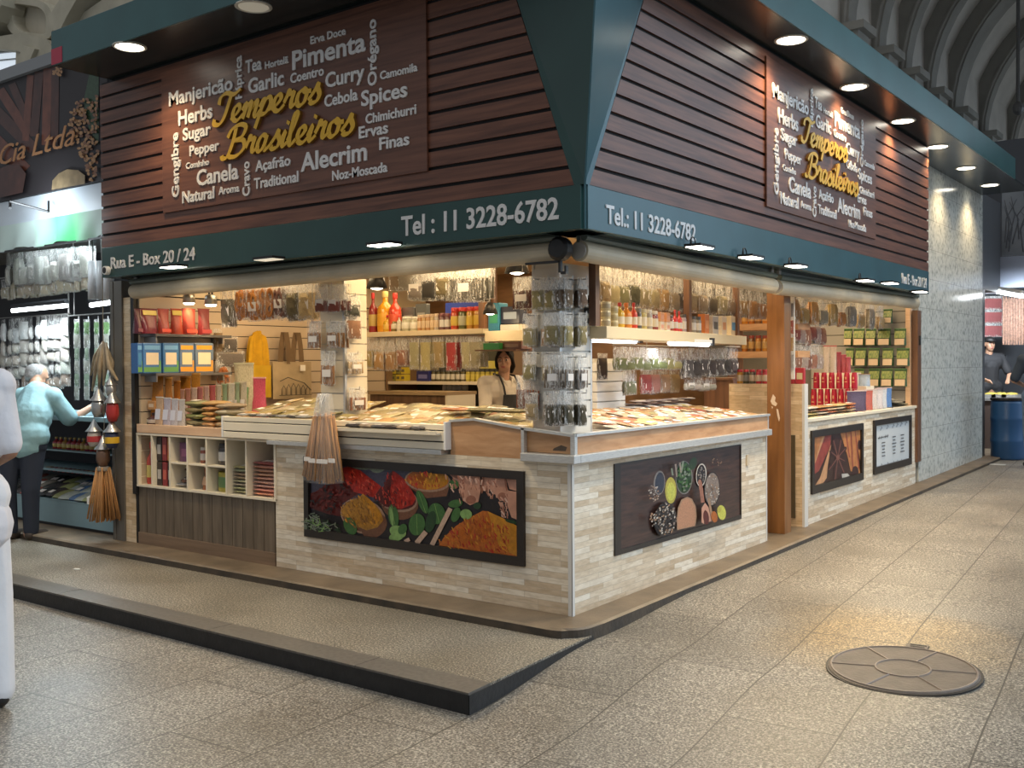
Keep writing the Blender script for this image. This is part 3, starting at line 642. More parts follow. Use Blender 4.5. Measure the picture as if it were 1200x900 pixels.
# posts between the stalls
xp = [at(px, 500, 'y', 0).x for px in (133.5, 147, 160)]
GPOST = mat('grey_post', (.13, .115, .095), rough=.5, noise=(8, .3), stretch=(1, 1, .2))
struct('pillar_left', MB().box(xp[0], xp[1], -.02, .10, 0, 2.14).box(xp[0] + .03, xp[0] + .05, -.026, -.02, 0, 2.14), GPOST)
struct('trim_left', MB().box(xp[1], xp[2] - .02, -.004, .05, 0, 2.0), BRICKD)
t = thing('blind_track', 'black metal blind track beside the stone strip at the cubby end', 'blind track', (xp[2], 0, .4))
part('rail', MB().box(xp[2] - .035, xp[2] + .01, -.02, .03, .40, 2.02), BLACK, t)
xw = [at(px, 560, 'y', 3.1).x for px in (899, 919.5)]
t = thing('wooden_post', 'tall orange-brown wooden post with chipped varnish between the two counters', 'post', (xw[0], 3.1, CB * 3.1))
part('timber', MB().box(xw[0], xw[1], 3.1, 3.24, CB * 3.1, 2.34), POSTWOOD, t, bevel=.004)
ch = [[(903, 470), (906, 462), (909, 466), (908, 470), (911, 473), (909, 476), (905, 474)], [(910, 479), (912, 480), (914, 490), (913, 494), (911, 487)], [(904, 476), (906, 477), (905, 479)]]
b = MB()
for pl in ch:
    pp = [at(x, y, 'y', 3.1) for x, y in pl]; b.prism([(p.x, p.z) for p in pp], Vector((0, 3.1, 0)), X, Z, -Y, .0005, .0025)
part('chipped_patch', b, mat('bare_chip', (.62, .48, .36), rough=.6), t, label='pale chipped patch')
t = thing('brown_post', 'narrow dark brown post at the near edge of the tiled wall', 'post', (0, 6.93, .4))
part('timber', MB().box(-.03, .03, 6.97 - .13, 6.975, .33, 2.0), DARKPOST, t)
part('switch', MB().box(.03, .042, 6.88, 6.93, 1.62, 1.72), BLACK, t)

# second counter with the star anise picture and its end wall
t = thing('side_counter', 'stone-clad counter past the wooden post with star anise picture and white menu', 'counter', (-.3, 5.2, CB * 5))
q = CB
part('stone_front', MB().add([(-.04, 3.56, q * 3.5), (0, 3.56, q * 3.5), (0, 6.86, q * 6.8), (-.04, 6.86, q * 6.8), (-.04, 3.56, .925), (0, 3.56, .925), (0, 6.86, .925), (-.04, 6.86, .925)],
     [(0, 3, 2, 1), (4, 5, 6, 7), (0, 1, 5, 4), (1, 2, 6, 5), (2, 3, 7, 6), (3, 0, 4, 7)]), BRICK, t)
part('top_edge', MB().box(-.05, .02, 3.57, 6.88, .925, .955), CREAM, t, bevel=.003)
part('countertop', MB().box(-.64, -.05, 3.57, 6.84, .91, .935).box(-1.2, -.64, 4.3, 6.84, .91, .935), WHITE, t)
part('end_wall', MB().box(-.66, .005, 3.5, 3.555, q * 3.5, 1.25), BRICKD, t, label='tall stone-clad end wall')
part('corner_trim', MB().box(.0, .022, 3.497, 3.575, q * 3.5, 1.252), TRIM, t)
part('metal_strip', MB().box(-.105, -.06, 3.49, 3.5, .12, .82), mat('bronze_strip', (.10, .075, .04), rough=.4), t)
t = thing('side_cabinet', 'plain dark brown cabinet side left of the stone end wall', 'cabinet', (-.8, 3.7, 0))
part('side_panel', MB().box(-.95, -.665, 3.6, 4.2, .0, 1.28), DARKPOST, t)
part('top_board', MB().box(-.97, -.663, 3.58, 4.22, 1.28, 1.30), DARKPOST, t)

# ------------------------------------------------------------------ printed pictures on the counters
class Art:
    """flat printed picture: coloured shapes a fraction of a millimetre apart on one board"""
    def __init__(s, axis, val, n, conv):
        s.ax, s.val, s.n, s.conv = axis, val, n, conv; s.b = MB(); s.mats = []; s.k = 0
    def poly(s, pts, m):
        if m not in s.mats: s.mats.append(m)
        s.k += 1; d = s.n * (.0012 + .00012 * s.k)
        vs = []
        for x, y in pts:
            p = at(*s.conv(x, y), s.ax, s.val); vs.append(p + d)
        s.b.mat(s.mats.index(m)).add(vs, [tuple(range(len(vs)))])
    def ell(s, cx, cy, rx, ry, m, rot=0, n=22):
        c, q = math.cos(R(rot)), math.sin(R(rot))
        s.poly([(cx + rx * math.cos(t) * c - ry * math.sin(t) * q, cy + rx * math.cos(t) * q + ry * math.sin(t) * c) for t in [2 * math.pi * i / n for i in range(n)]], m)
    def tex(s, pl, ms, n, l, w, rnd, slope=None):
        xs, ys = [p[0] for p in pl], [p[1] for p in pl]
        def ins(x, y):
            c = False
            for i in range(len(pl)):
                (x0, y0), (x1, y1) = pl[i], pl[i - 1]
                if (y0 > y) != (y1 > y) and x < (x1 - x0) * (y - y0) / (y1 - y0) + x0: c = not c
            return c
        k = t_ = 0
        while k < n and t_ < n * 12:
            t_ += 1; x, y = rnd.uniform(min(xs), max(xs)), rnd.uniform(min(ys), max(ys)); a = R(slope + rnd.uniform(-28, 28)) if slope is not None else rnd.random() * 6.28
            x1, y1 = x + l * math.cos(a), y + l * math.sin(a)
            if ins(x, y) and ins(x1, y1): s.line((x, y), (x1, y1), w * rnd.uniform(.5, 1.3), rnd.choice(ms)); k += 1
    def line(s, p, q, w, m):
        dx, dy = q[0] - p[0], q[1] - p[1]; l = math.hypot(dx, dy) or 1; a, b_ = -dy / l * w / 2, dx / l * w / 2
        s.poly([(p[0] + a, p[1] + b_), (q[0] + a, q[1] + b_), (q[0] - a, q[1] - b_), (p[0] - a, p[1] - b_)], m)
    def clipdots(s, cx, cy, rx, ry, n, r, ms, asp=1., rnd=None):
        rnd = rnd or random
        for i in range(n):
            a, q = rnd.random() * 6.283, rnd.random() ** .5
            s.ell(cx + rx * q * math.cos(a), cy + ry * q * math.sin(a), r * (.7 + .6 * rnd.random()), r * asp * (.7 + .6 * rnd.random()), rnd.choice(ms), rnd.random() * 90, 6)
ink = lambda n, c, nz=(60, .3): mat('ink_' + n, c, rough=.35, noise=nz)
def frame_board(name, label, ax, val, cs, border, bgm, fm, proud=.02):
    """cs: four outer corners in pixels TL TR BR BL; returns the thing and the board corners"""
    P = [at(*c, ax, val) for c in cs]; U = X if ax == 'y' else Y; N = -Y if ax == 'y' else X
    u = [(p.x if ax == 'y' else p.y) for p in P]; zt, zb_ = (P[0].z + P[1].z) / 2, (P[2].z + P[3].z) / 2; ul, ur = (u[0] + u[3]) / 2, (u[1] + u[2]) / 2
    O = Vector((0, val, 0)) if ax == 'y' else Vector((val, 0, 0))
    t = thing(name, label, 'poster', tuple(O + U * ((ul + ur) / 2) + Z * zb_))
    bl, br, bt, bb = border
    part('board', MB().prism([(ul, zb_), (ur, zb_), (ur, zt), (ul, zt)], O, U, Z, N, -.008, .001), bgm, t)
    b = MB()
    for a in (((ul, zb_), (ul + bl, zb_), (ul + bl, zt), (ul, zt)), ((ur - br, zb_), (ur, zb_), (ur, zt), (ur - br, zt)), ((ul + bl, zt - bt), (ur - br, zt - bt), (ur - br, zt), (ul + bl, zt)), ((ul + bl, zb_), (ur - br, zb_), (ur - br, zb_ + bb), (ul + bl, zb_ + bb))):
        b.prism(list(a), O, U, Z, N, 0, proud)
    part('frame', b, fm, t)
    return t
FRAME = mat('frame_black', (.022, .017, .014), rough=.35)
I_RED, I_DRED, I_ORG, I_YEL = ink('red', (.42, .022, .012), (40, .45)), ink('dark_red', (.10, .008, .006)), ink('orange', (.50, .135, .014), (40, .4)), ink('ochre', (.46, .22, .03), (40, .45))
I_ORY = ink('amber', (.58, .25, .02), (40, .35)); I_BOWL = ink('bowl', (.17, .07, .035)); I_RIM = ink('rim', (.36, .22, .15)); I_GIN = ink('ginger', (.58, .30, .21), (14, .3)); I_GIND = ink('ginger_dark', (.34, .14, .09))
I_GRN, I_GRND, I_GRNL = ink('leaf', (.05, .14, .035)), ink('leaf_dark', (.018, .055, .018)), ink('leaf_light', (.22, .38, .12)); I_CLOTH = ink('cloth', (.06, .055, .09)); I_STK = ink('stick', (.52, .36, .27)); I_HERB = ink('herb', (.20, .24, .18)); I_BLK = ink('black', (.014, .010, .012))
t = frame_board('spice_poster', 'framed picture of red and orange spice powders, basil leaves and ginger', 'y', -.001, ((357.5, 535.3), (615.5, 551.2), (616, 664), (359, 628)), (.045, .05, .05, .055), I_BLK, FRAME)
A = Art('y', -.001, -Y, lambda x, y: (340 + x / 4, 530 + y / 4))
A.poly([(100, 100), (255, 62), (560, 80), (560, 210), (400, 230), (100, 270)], I_CLOTH)
for q in ((330, 72, 42, 9, 8), (415, 82, 28, 14, -10), (385, 78, 22, 10, 40)): A.ell(*q[:4], I_HERB, q[4])
A.poly([(98, 262), (96, 200), (150, 165), (200, 120), (252, 74), (300, 120), (330, 190), (245, 240), (235, 300), (180, 290)], I_DRED)
A.poly([(240, 75), (275, 66), (330, 85), (385, 128), (428, 160), (392, 212), (335, 195), (300, 185), (268, 140)], I_RED)
A.poly([(428, 160), (392, 212), (400, 230), (440, 190)], I_DRED)
A.ell(343, 300, 110, 80, I_RIM, 22); A.ell(395, 345, 66, 52, I_BOWL, -40); A.ell(340, 298, 102, 72, I_BOWL, 22)
A.poly([(238, 275), (270, 235), (320, 215), (342, 194), (365, 212), (400, 245), (425, 275), (438, 318), (410, 352), (360, 366), (310, 345), (262, 312)], I_YEL)
A.poly([(342, 194), (365, 212), (400, 245), (430, 300), (400, 350), (385, 290)], I_ORY)
A.ell(515, 240, 88, 76, I_BOWL, 15); A.ell(507, 222, 92, 58, I_RIM, 10); A.ell(505, 216, 88, 52, I_DRED, 10)
A.poly([(400, 215), (432, 178), (468, 100), (482, 86), (500, 96), (545, 132), (592, 215), (575, 245), (520, 266), (450, 255)], I_RED)
A.poly([(400, 215), (432, 178), (468, 100), (482, 86), (470, 190), (480, 262), (440, 250)], I_DRED)
A.poly([(548, 130), (748, 140), (745, 210), (680, 245), (590, 200)], I_BLK); A.poly([(560, 165), (748, 160), (735, 205), (640, 215)], I_BOWL)
A.ell(647, 132, 108, 54, I_RIM, 4); A.ell(646, 129, 99, 47, I_ORG, 4)
A.poly([(640, 84), (700, 88), (742, 112), (738, 150), (690, 172), (640, 176)], I_ORY)
for q in ([(738, 92), (892, 106), (895, 180), (884, 232), (845, 248), (812, 226), (798, 170), (775, 130)], [(900, 106), (1008, 114), (1028, 195), (1012, 226), (985, 228), (962, 196), (935, 168), (905, 182)], [(1012, 114), (1066, 118), (1066, 182), (1030, 172)], [(1018, 178), (1066, 185), (1066, 316), (1040, 305), (1020, 250)]): A.poly(q, I_GIN)
for q in ((850, 222, 24, 20, 0), (996, 206, 20, 18, 0), (905, 150, 6, 44, 6), (770, 108, 30, 8, 30), (1014, 150, 5, 34, -8)): A.ell(*q[:4], I_GIND, q[4])
for q in ([(700, 436), (722, 400), (780, 345), (850, 302), (905, 274), (930, 276), (1066, 345), (1066, 488), (880, 462)],): A.poly(q, I_ORG)
A.poly([(928, 276), (1000, 308), (1066, 345), (1066, 486), (985, 450), (960, 370)], I_ORY)
A.ell(1040, 325, 30, 8, I_GRND, 15)
for q in ((487, 298, 24, 56, -8, I_GRN), (478, 300, 8, 46, -8, I_GRNL), (597, 338, 38, 52, 8, I_GRN), (690, 287, 40, 50, -14, I_GRN), (622, 232, 20, 58, -22, I_GRN), (662, 325, 24, 52, 14, I_GRND), (508, 372, 40, 28, 20, I_GRNL), (500, 396, 34, 20, -12, I_GRNL), (530, 360, 20, 26, 30, I_GRN), (778, 240, 34, 18, -10, I_GRN), (780, 292, 20, 36, 20, I_GRN), (828, 290, 28, 24, 10, I_GRNL), (770, 150, 24, 22, 0, I_GRN), (285, 345, 28, 44, -25, I_GRN), (880, 250, 18, 16, 0, I_GRND)): A.ell(*q[:4], q[5], q[4])
for p, q, w, m in (((640, 372), (596, 426), 24, I_STK), ((755, 262), (668, 434), 22, I_STK), ((548, 405), (556, 420), 26, I_STK), ((597, 292), (600, 386), 2, I_GRNL), ((680, 240), (704, 332), 2, I_GRNL), ((606, 188), (640, 285), 2, I_GRNL), ((480, 250), (497, 345), 2, I_GRNL)): A.line(p, q, w, m)
rr = random.Random(3)
for i in range(46):
    x, y = 100 + rr.random() * 140, 280 + rr.random() * 85
    if y > 300 + (x - 100) * .62 or y < 255 + (x - 90) * .55 or True and y < 268 + (x - 100) * .5: y = 285 + (x - 100) * .45 + rr.random() * 50
    if y > 372: continue
    a = rr.random() * 3.14; A.line((x, y), (min(244, x + 26 * math.cos(a)), min(374, y + 14 * math.sin(a))), 4, rr.choice([I_HERB, I_HERB, I_GRND]))
I_REDL, I_BRN2, I_ORL, I_GNL = ink('red_light', (.55, .06, .03)), ink('ochre_dark', (.24, .10, .015)), ink('orange_dark', (.30, .06, .008)), ink('ginger_light', (.70, .44, .34))
rt2 = random.Random(12)
A.tex([(98, 262), (96, 200), (150, 165), (200, 120), (252, 74), (268, 140), (300, 185), (245, 240), (235, 300), (180, 290)], [I_BLK, I_DRED, ink('maroon', (.17, .014, .010))], 70, 20, 7, rt2)
A.tex([(240, 75), (275, 66), (330, 85), (385, 128), (428, 160), (392, 212), (335, 195), (300, 185), (268, 140)], [I_REDL, I_DRED, I_RED], 60, 16, 5, rt2, 60)
A.tex([(400, 215), (432, 178), (468, 100), (482, 86), (545, 132), (592, 215), (575, 245), (520, 266), (450, 255)], [I_REDL, I_DRED, I_RED, I_DRED], 80, 18, 5, rt2, 70)
A.tex([(238, 275), (270, 235), (342, 194), (400, 245), (438, 318), (410, 352), (360, 366), (310, 345), (262, 312)], [I_BRN2, I_ORY, I_BRN2, I_YEL], 90, 17, 6, rt2, 65)
A.tex([(555, 115), (640, 84), (700, 88), (742, 120), (720, 160), (640, 176), (570, 160)], [I_ORL, I_ORY, I_RED], 60, 14, 5, rt2, 80)
A.tex([(700, 436), (722, 400), (780, 345), (850, 302), (905, 274), (930, 276), (1066, 345), (1066, 488), (880, 462)], [I_ORL, I_ORG, I_ORY, I_RED], 170, 20, 5, rt2, 65)
for q in ([(738, 92), (892, 106), (895, 180), (884, 232), (845, 248), (812, 226), (798, 170), (775, 130)], [(900, 106), (1008, 114), (1028, 195), (985, 228), (962, 196), (905, 182)], [(1018, 178), (1066, 185), (1066, 316), (1040, 305), (1020, 250)]): A.tex(q, [I_GNL, I_GIND, I_GIN, I_GIND], 34, 24, 6, rt2, 75)
A.tex([(100, 285), (150, 280), (240, 345), (240, 372), (100, 352)], [I_HERB, I_HERB, I_GRND, I_GRNL], 60, 24, 4, rt2)
part('picture', A.b, A.mats, t)

# pulses and bowls
WOODINK = wood_mat('ink_dark_wood', (.022, .012, .011), (.072, .034, .027), rough=.3, stretch=(3, 3, 30))
t = frame_board('bowls_poster', 'dark picture of bowls of beans, seeds and lemon on brown wood', 'x', .001, ((719.2, 543.3), (867.2, 520.8), (868.3, 607.5), (719.5, 652)), (.07, .010, .010, .03), WOODINK, FRAME, .008)
A = Art('x', .001, X, lambda x, y: (700 + x / 6, 510 + y / 6))
I_GREY, I_NAVY, I_LEM, I_LEML, I_PINK, I_BEAN, I_WHITE, I_TAN = ink('grey', (.22, .20, .19)), ink('navy', (.022, .032, .06)), ink('lemon', (.50, .44, .07)), ink('lemon_light', (.62, .62, .10)), ink('lentil', (.52, .26, .15), (120, .35)), ink('bean', (.30, .235, .20), (110, .5)), ink('white', (.62, .58, .52)), ink('tan', (.38, .23, .14))
A.ell(435, 335, 40, 86, I_GREY, 4); A.ell(437, 337, 33, 76, I_NAVY, 4)
A.ell(515, 388, 40, 93, I_LEM, 0); A.ell(517, 395, 30, 64, I_LEML, 0)
A.ell(608, 298, 60, 118, I_GREY, 0); A.ell(607, 296, 55, 112, I_GRND, 0); A.ell(670, 200, 26, 46, I_GRND, 20)
A.clipdots(607, 296, 48, 98, 60, 7, [I_GRN, I_GRN, I_HERB], 1.6, rr)
A.ell(722, 280, 37, 82, I_WHITE, 4); A.ell(721, 281, 31, 74, I_BLK, 4); A.clipdots(721, 281, 26, 64, 26, 4, [I_GREY, I_BEAN], 1.5, rr)
A.ell(795, 378, 56, 124, I_BLK, 2); A.ell(795, 378, 50, 114, I_BEAN, 2); A.clipdots(795, 378, 46, 106, 80, 4, [I_TAN, I_WHITE, I_BEAN], 1.4, rr)
A.poly([(540, 665), (536, 590), (545, 510), (570, 450), (610, 432), (645, 445), (672, 500), (678, 570), (668, 636)], I_TAN)
A.poly([(546, 660), (544, 590), (553, 515), (577, 460), (610, 444), (640, 456), (664, 505), (670, 570), (660, 634)], I_PINK)
A.ell(455, 590, 78, 120, I_BLK, 8); A.clipdots(455, 585, 74, 112, 120, 5, [I_WHITE, I_WHITE, I_BEAN, I_BLK, I_TAN], 1.6, rr)
A.clipdots(360, 405, 40, 60, 46, 4, [I_TAN, I_WHITE, I_BEAN], 1.5, rr); A.clipdots(345, 590, 24, 44, 22, 5, [I_TAN, I_WHITE, I_BEAN], 1.4, rr)
A.line((680, 325), (700, 470), 26, I_GIND); A.ell(678, 330, 13, 22, I_GIND)
A.poly([(690, 610), (690, 510), (715, 470), (740, 505), (760, 600), (742, 606), (728, 540), (715, 520), (704, 545), (708, 620)], I_GIN)
A.ell(722, 575, 20, 50, I_DRED, -6); A.line((740, 440), (762, 560), 16, I_TAN)
A.ell(780, 570, 22, 40, I_ORG, -10); A.ell(832, 540, 30, 52, I_LEML, -8); A.ell(815, 520, 14, 22, I_LEM)
for p, q in (((478, 230), (486, 280)), ((505, 200), (515, 290)), ((535, 190), (545, 260)), ((560, 180), (548, 250))): A.line(p, q, 12, rr.choice([I_HERB, I_BEAN]))
A.clipdots(790, 190, 45, 30, 14, 3, [I_DRED, I_TAN], 1.5, rr)
part('picture', A.b, A.mats, t)

t = frame_board('anise_poster', 'framed picture of dark star anise over cinnamon bark', 'x', .001, ((949.3, 504.7), (1009, 496), (1010.7, 561.6), (950, 579.7)), (.05, .05, .06, .07), ink('bark_dark', (.05, .02, .014)), FRAME)
A = Art('x', .001, X, lambda x, y: (930 + x / 7.5, 480 + y / 7.5))
I_BK1, I_BK2, I_BK3, I_ST = ink('bark_orange', (.58, .23, .08), (12, .4)), ink('bark_red', (.34, .06, .045), (12, .4)), ink('bark_pale', (.64, .34, .17), (12, .3)), ink('anise', (.055, .022, .02)); I_STL = ink('anise_light', (.26, .10, .075))
A.poly([(165, 235), (275, 215), (250, 330), (168, 520)], I_BK1); A.poly([(255, 225), (280, 214), (200, 450), (168, 520)], I_BK3)
A.poly([(280, 214), (332, 205), (318, 330), (220, 540), (165, 580), (168, 525)], I_BK2); A.poly([(318, 330), (330, 300), (300, 480), (290, 600), (240, 668), (172, 690), (230, 600)], I_BK3)
A.poly([(405, 192), (545, 168), (560, 330), (585, 575), (545, 560), (500, 540), (470, 400)], I_BK1)
for a, c in (((500, 178), (520, 530)), ((540, 175), (572, 520)), ((455, 185), (490, 420))): A.line(a, c, 9, I_BK2)
A.poly([(540, 170), (585, 162), (588, 470), (560, 330)], I_BK1); A.ell(575, 310, 14, 44, I_ST); A.ell(540, 545, 28, 50, I_ST)
A.poly([(335, 204), (400, 194), (412, 300), (385, 330), (345, 300)], I_ST)
for a, l in ((-75, 150), (-40, 120), (-110, 150), (-150, 95), (100, 190), (60, 150), (135, 150), (20, 90), (80, 160)):
    c, s_ = math.cos(R(a)), math.sin(R(a)); A.ell(385 + c * l * .42, 420 + s_ * l * .62, l * .5, 21, I_ST, math.degrees(math.atan2(s_ * 1.4, c)), 12)
for a, l in ((-75, 130), (-40, 100), (-110, 130), (-150, 80), (100, 165), (60, 130), (135, 130), (20, 78)): A.line((385, 420), (385 + l * .85 * math.cos(R(a)), 420 + l * 1.2 * math.sin(R(a))), 6, I_STL)
A.ell(385, 420, 16, 22, I_STL)
A.poly([(418, 565), (470, 560), (495, 590), (480, 612), (425, 622)], I_WHITE)
A.poly([(310, 650), (355, 630), (345, 642), (318, 656)], I_BK3)
part('picture', A.b, A.mats, t)

MENUW = mat('menu_white', (.62, .66, .68), rough=.3); MENUI = mat('menu_ink', (.06, .065, .075)); MENUG = mat('menu_grey', (.30, .33, .36))
t = frame_board('menu_board', 'white printed list in three columns with black frame beside the star anise picture', 'x', .001, ((1022, 493), (1066, 486), (1067, 542.7), (1023.3, 557.3)), (.06, .045, .055, .07), MENUW, FRAME)
A = Art('x', .001, X, lambda x, y: (930 + x / 7.5, 480 + y / 7.5))
sk = lambda x: -(x - 700) * .215
for x in (765, 820, 870, 905, 940, 980):
    for y, s_ in ((175, 1), (500, .9)):
        A.ell(x, y + sk(x) + 12, 5, 14, MENUG, 25, 8); A.ell(x + 9, y + sk(x) - 4, 4, 12, MENUG, -35, 8); A.line((x, y + sk(x) + 24), (x + 6, y + sk(x) - 16), 3, MENUG)
A.line((738, 252), (828, 230), 7, MENUI)
for x in (745, 765, 800, 820): A.line((x, 262 - (x - 745) * .25), (x + 6, 236 - (x - 745) * .25), 4, MENUI)
for cx, n_, y0 in ((785, 5, 290), (878, 6, 238), (950, 6, 222)):
    for i in range(n_):
        w = rr.choice((22, 30, 38)); y = y0 + i * 29; A.line((cx - w / 2, y + w * .11), (cx + w / 2, y - w * .11), 9, MENUI)
part('printed_list', A.b, A.mats, t)
# ------------------------------------------------------------------ goods: one mesh of each kind, copied
FILM = mat('clear_film', (.93, .92, .89), rough=.18, spec=.7, bump=(9, .8), stretch=(3, 3, .8))
def film_nodes(m_):
    nt = m_.node_tree; b = nt.nodes['Principled BSDF']; L = nt.links.new; tc = _n(nt, 'ShaderNodeTexCoord'); mp = _n(nt, 'ShaderNodeMapping'); mp.inputs['Scale'].default_value = (9, 9, 2.2); L(tc.outputs['Object'], mp.inputs['Vector'])
    oi = _n(nt, 'ShaderNodeObjectInfo'); ad = _n(nt, 'ShaderNodeVectorMath', operation='ADD'); L(mp.outputs[0], ad.inputs[0]); cx = _n(nt, 'ShaderNodeMath', operation='MULTIPLY'); L(oi.outputs['Random'], cx.inputs[0]); cx.inputs[1].default_value = 40; L(cx.outputs[0], ad.inputs[1])
    nz = _n(nt, 'ShaderNodeTexNoise'); nz.inputs['Scale'].default_value = 1; nz.inputs['Detail'].default_value = 4; nz.inputs['Distortion'].default_value = 1.2; L(ad.outputs[0], nz.inputs['Vector'])
    L(ramp(nt, nz.outputs['Fac'], [(.38, (.06, .06, .06)), (.55, (.14, .14, .14)), (.595, (.85, .85, .85)), (.63, (.14, .14, .14)), (.75, (.4, .4, .4))]), b.inputs['Alpha'])  # opaque white streaks drawn in as the glints on crinkled film
film_nodes(FILM)
CONT = mat('bag_contents', objcol=True, rough=.75, noise=(38, .45), bump=(60, .5))
CONTS = mat('bag_contents_glossy', objcol=True, rough=.3, noise=(22, .3), bump=(20, .3))
LAB = mat('price_label', (.78, .74, .70), rough=.5)
PACK = mat('packet_film', objcol=True, rough=.22, spec=.6, noise=(24, .35), bump=(30, .5))
CARTON = mat('printed_pack', objcol=True, rough=.32, noise=(14, .22))
GLASSY = mat('filled_bottle', objcol=True, rough=.14, spec=.7, noise=(18, .2))
CAPM = mat('cap_paint', objcol=True, rough=.3)
HOOKM = mat('hook_metal', (.35, .34, .33), rough=.35, metal=.8)
rb_ = random.Random(5)
def pillow(w, h, d, nu, nv, prof, crump, seed, z0=-1.):
    """closed bag hanging from z=0 down to z=-1 (unit size); prof gives the half depth along the height"""
    r = random.Random(seed); b = MB()
    off = {}
    def cr(i, j): return off.setdefault((i, j), (r.uniform(-1, 1), r.uniform(-1, 1)))
    for sgn in (-1, 1):
        def fn(u, v):
            i, j = round(u * nu), round(v * nv); a = (u - .5) * 2
            e = max(0, 1 - abs(a) ** 2.6) ** .5
            y = sgn * prof(v) * e * d; q = cr(i, j) if 0 < i < nu else (0, cr(i, j)[1] * .3)
            wd_ = w * (1 - .10 * prof(v))
            return Vector((a * .5 * wd_ + q[0] * crump * .25 * e, y + q[1] * crump * d * 1.2 * e, z0 * h * v + (0 if v in (0, 1) else q[0] * crump * .3)))
        b.grid(fn, nu, nv)
    return b
smt = lambda a, b_, t: sm(a, b_, t)
bagp = lambda v: .10 + .42 * smt(.12, .62, v) * (1 - .55 * smt(.9, 1.0, v))
def cont_bag(lo, seed, crump=.05):
    r = random.Random(seed); b = pillow(.93, 1 - lo - .03, .42, 6, 5, lambda v: (.72 - .2 * abs(v - .5)) * (1 if 0 < v < 1 else .35), crump, seed)
    b.v = [(x, y, z - lo) for x, y, z in b.v]; return b
def stick_bag(lo, seed, n=9, rad=.05):
    r = random.Random(seed); b = MB()
    for i in range(n):
        x = -.40 + .8 * i / (n - 1); y = r.uniform(-.12, .12); a = r.uniform(-.03, .03)
        b.tube([(x + a, y, -lo - r.uniform(0, .05)), (x - a, y, -.97)], rad, 6)
    return b
def slice_bag(lo, seed):
    r = random.Random(seed); b = MB()
    for i in range(10):
        M = Matrix.Translation((r.uniform(-.3, .3), r.uniform(-.16, .05) - .05, -lo - r.random() * (.85 - lo))) @ Matrix.Rotation(R(90 + r.uniform(-25, 25)), 4, 'X') @ Matrix.Rotation(r.uniform(-.4, .4), 4, 'Y')
        b.lathe([(.19, -.025), (.20, 0), (.19, .025), (.10, .03), (.09, 0), (.10, -.03), (.19, -.025)], 10, M)
    return b
M_FILM = [pillow(1, 1, .44, 6, 7, bagp, .05, s).mesh('clear_bag', FILM, True) for s in (1, 2, 3)]
M_CONT = {'powder': [cont_bag(.46, s).mesh('contents', CONT, True) for s in (4, 5)], 'leaf': [cont_bag(.40, s, .09).mesh('contents', CONT) for s in (6, 7)],
          'stick': [stick_bag(.42, s).mesh('contents', CONT, True) for s in (8, 9)], 'full': [cont_bag(.18, s).mesh('contents', CONT, True) for s in (10, 11)],
          'slice': [slice_bag(.40, s).mesh('contents', CONT, True) for s in (12, 13)], 'low': [cont_bag(.62, s).mesh('contents', CONT, True) for s in (14, 15)]}
def lab_mesh(x0, x1, z0, z1, y): return MB().box(x0, x1, y - .02, y, z0, z1).mesh('price_label', LAB)
M_LAB = lab_mesh(-.27, .27, -.76, -.55, -.235)
BAGN = {'powder': 'powder_bag', 'leaf': 'herb_bag', 'stick': 'stick_bag', 'slice': 'fruit_slice_bag', 'low': 'seed_bag', 'full': 'spice_bag'}
def bag(P, rz, w, h, kind, col, label, group, lab=True, tilt=0, roll=0, d=None, name='spice_bag'):
    if name == 'spice_bag': name = BAGN[kind]
    o = link(name, rb_.choice(M_FILM), None, P, (tilt, roll, rz), (w, d or w * .55, h)); tag(o, label, 'bag of spice', group)
    c = link('contents', rb_.choice(M_CONT[kind]), o, color=col)
    if lab: link('price_label', M_LAB, o)
    return o
def stack(P, rz, n, w, h, kind, col, label, group, lab=True, fan=7, step=.024, drop=.0, name='spice_bag', side=1):
    """bags on one hook, the first in front"""
    f = Vector((math.sin(rz), -math.cos(rz), 0)); s = Vector((math.cos(rz), math.sin(rz), 0))
    for i in range(n):
        f_ = rb_.uniform(.78, 1.15); c = tuple(max(0, k * f_ * rb_.uniform(.95, 1.05)) for k in col)
        bag(P - f * (step * i) + s * side * (.014 * i + rb_.uniform(-.006, .006)) + Z * (-drop * rb_.random() * .02), rz + R(fan) * i * side + rb_.uniform(-.06, .06), w, h * rb_.uniform(.95, 1.03), kind, c, label, group, lab=lab, tilt=rb_.uniform(-.03, .05), name=name)
def hook(parent_list, P, rz, ln=.10):
    f = Vector((math.sin(rz), -math.cos(rz), 0)); parent_list.append((P - f * ln, P + f * .03))

# standing goods, unit width and height, base at z=0, facing -y
def pouch_mesh(seed, d=.5, top=.10):
    r = random.Random(seed); b = MB(); nu, nv = 8, 7
    for sgn in (-1, 1):
        def fn(u, v):
            a = (u - .5) * 2; e = max(0, 1 - abs(a) ** 3) ** .5; t = (1 - smt(.1, .92, v)) * .9 + .06
            return Vector((a * .5 * (1 - .05 * math.sin(v * 3.1)), sgn * e * t * .5 * d + (r.uniform(-.015, .015) if 0 < u < 1 else 0), v))
        b.grid(fn, nu, nv)
    b.add([fn_ for fn_ in [Vector((-.49, 0, .002)), Vector((0, -d * .47, .002)), Vector((.49, 0, .002)), Vector((0, d * .47, .002))]], [(0, 1, 2, 3)])
    return b
M_POUCH = [pouch_mesh(s).mesh('pouch', PACK, True) for s in (21, 22)]
M_POUCHM = pouch_mesh(23).mesh('pouch', CARTON, True)
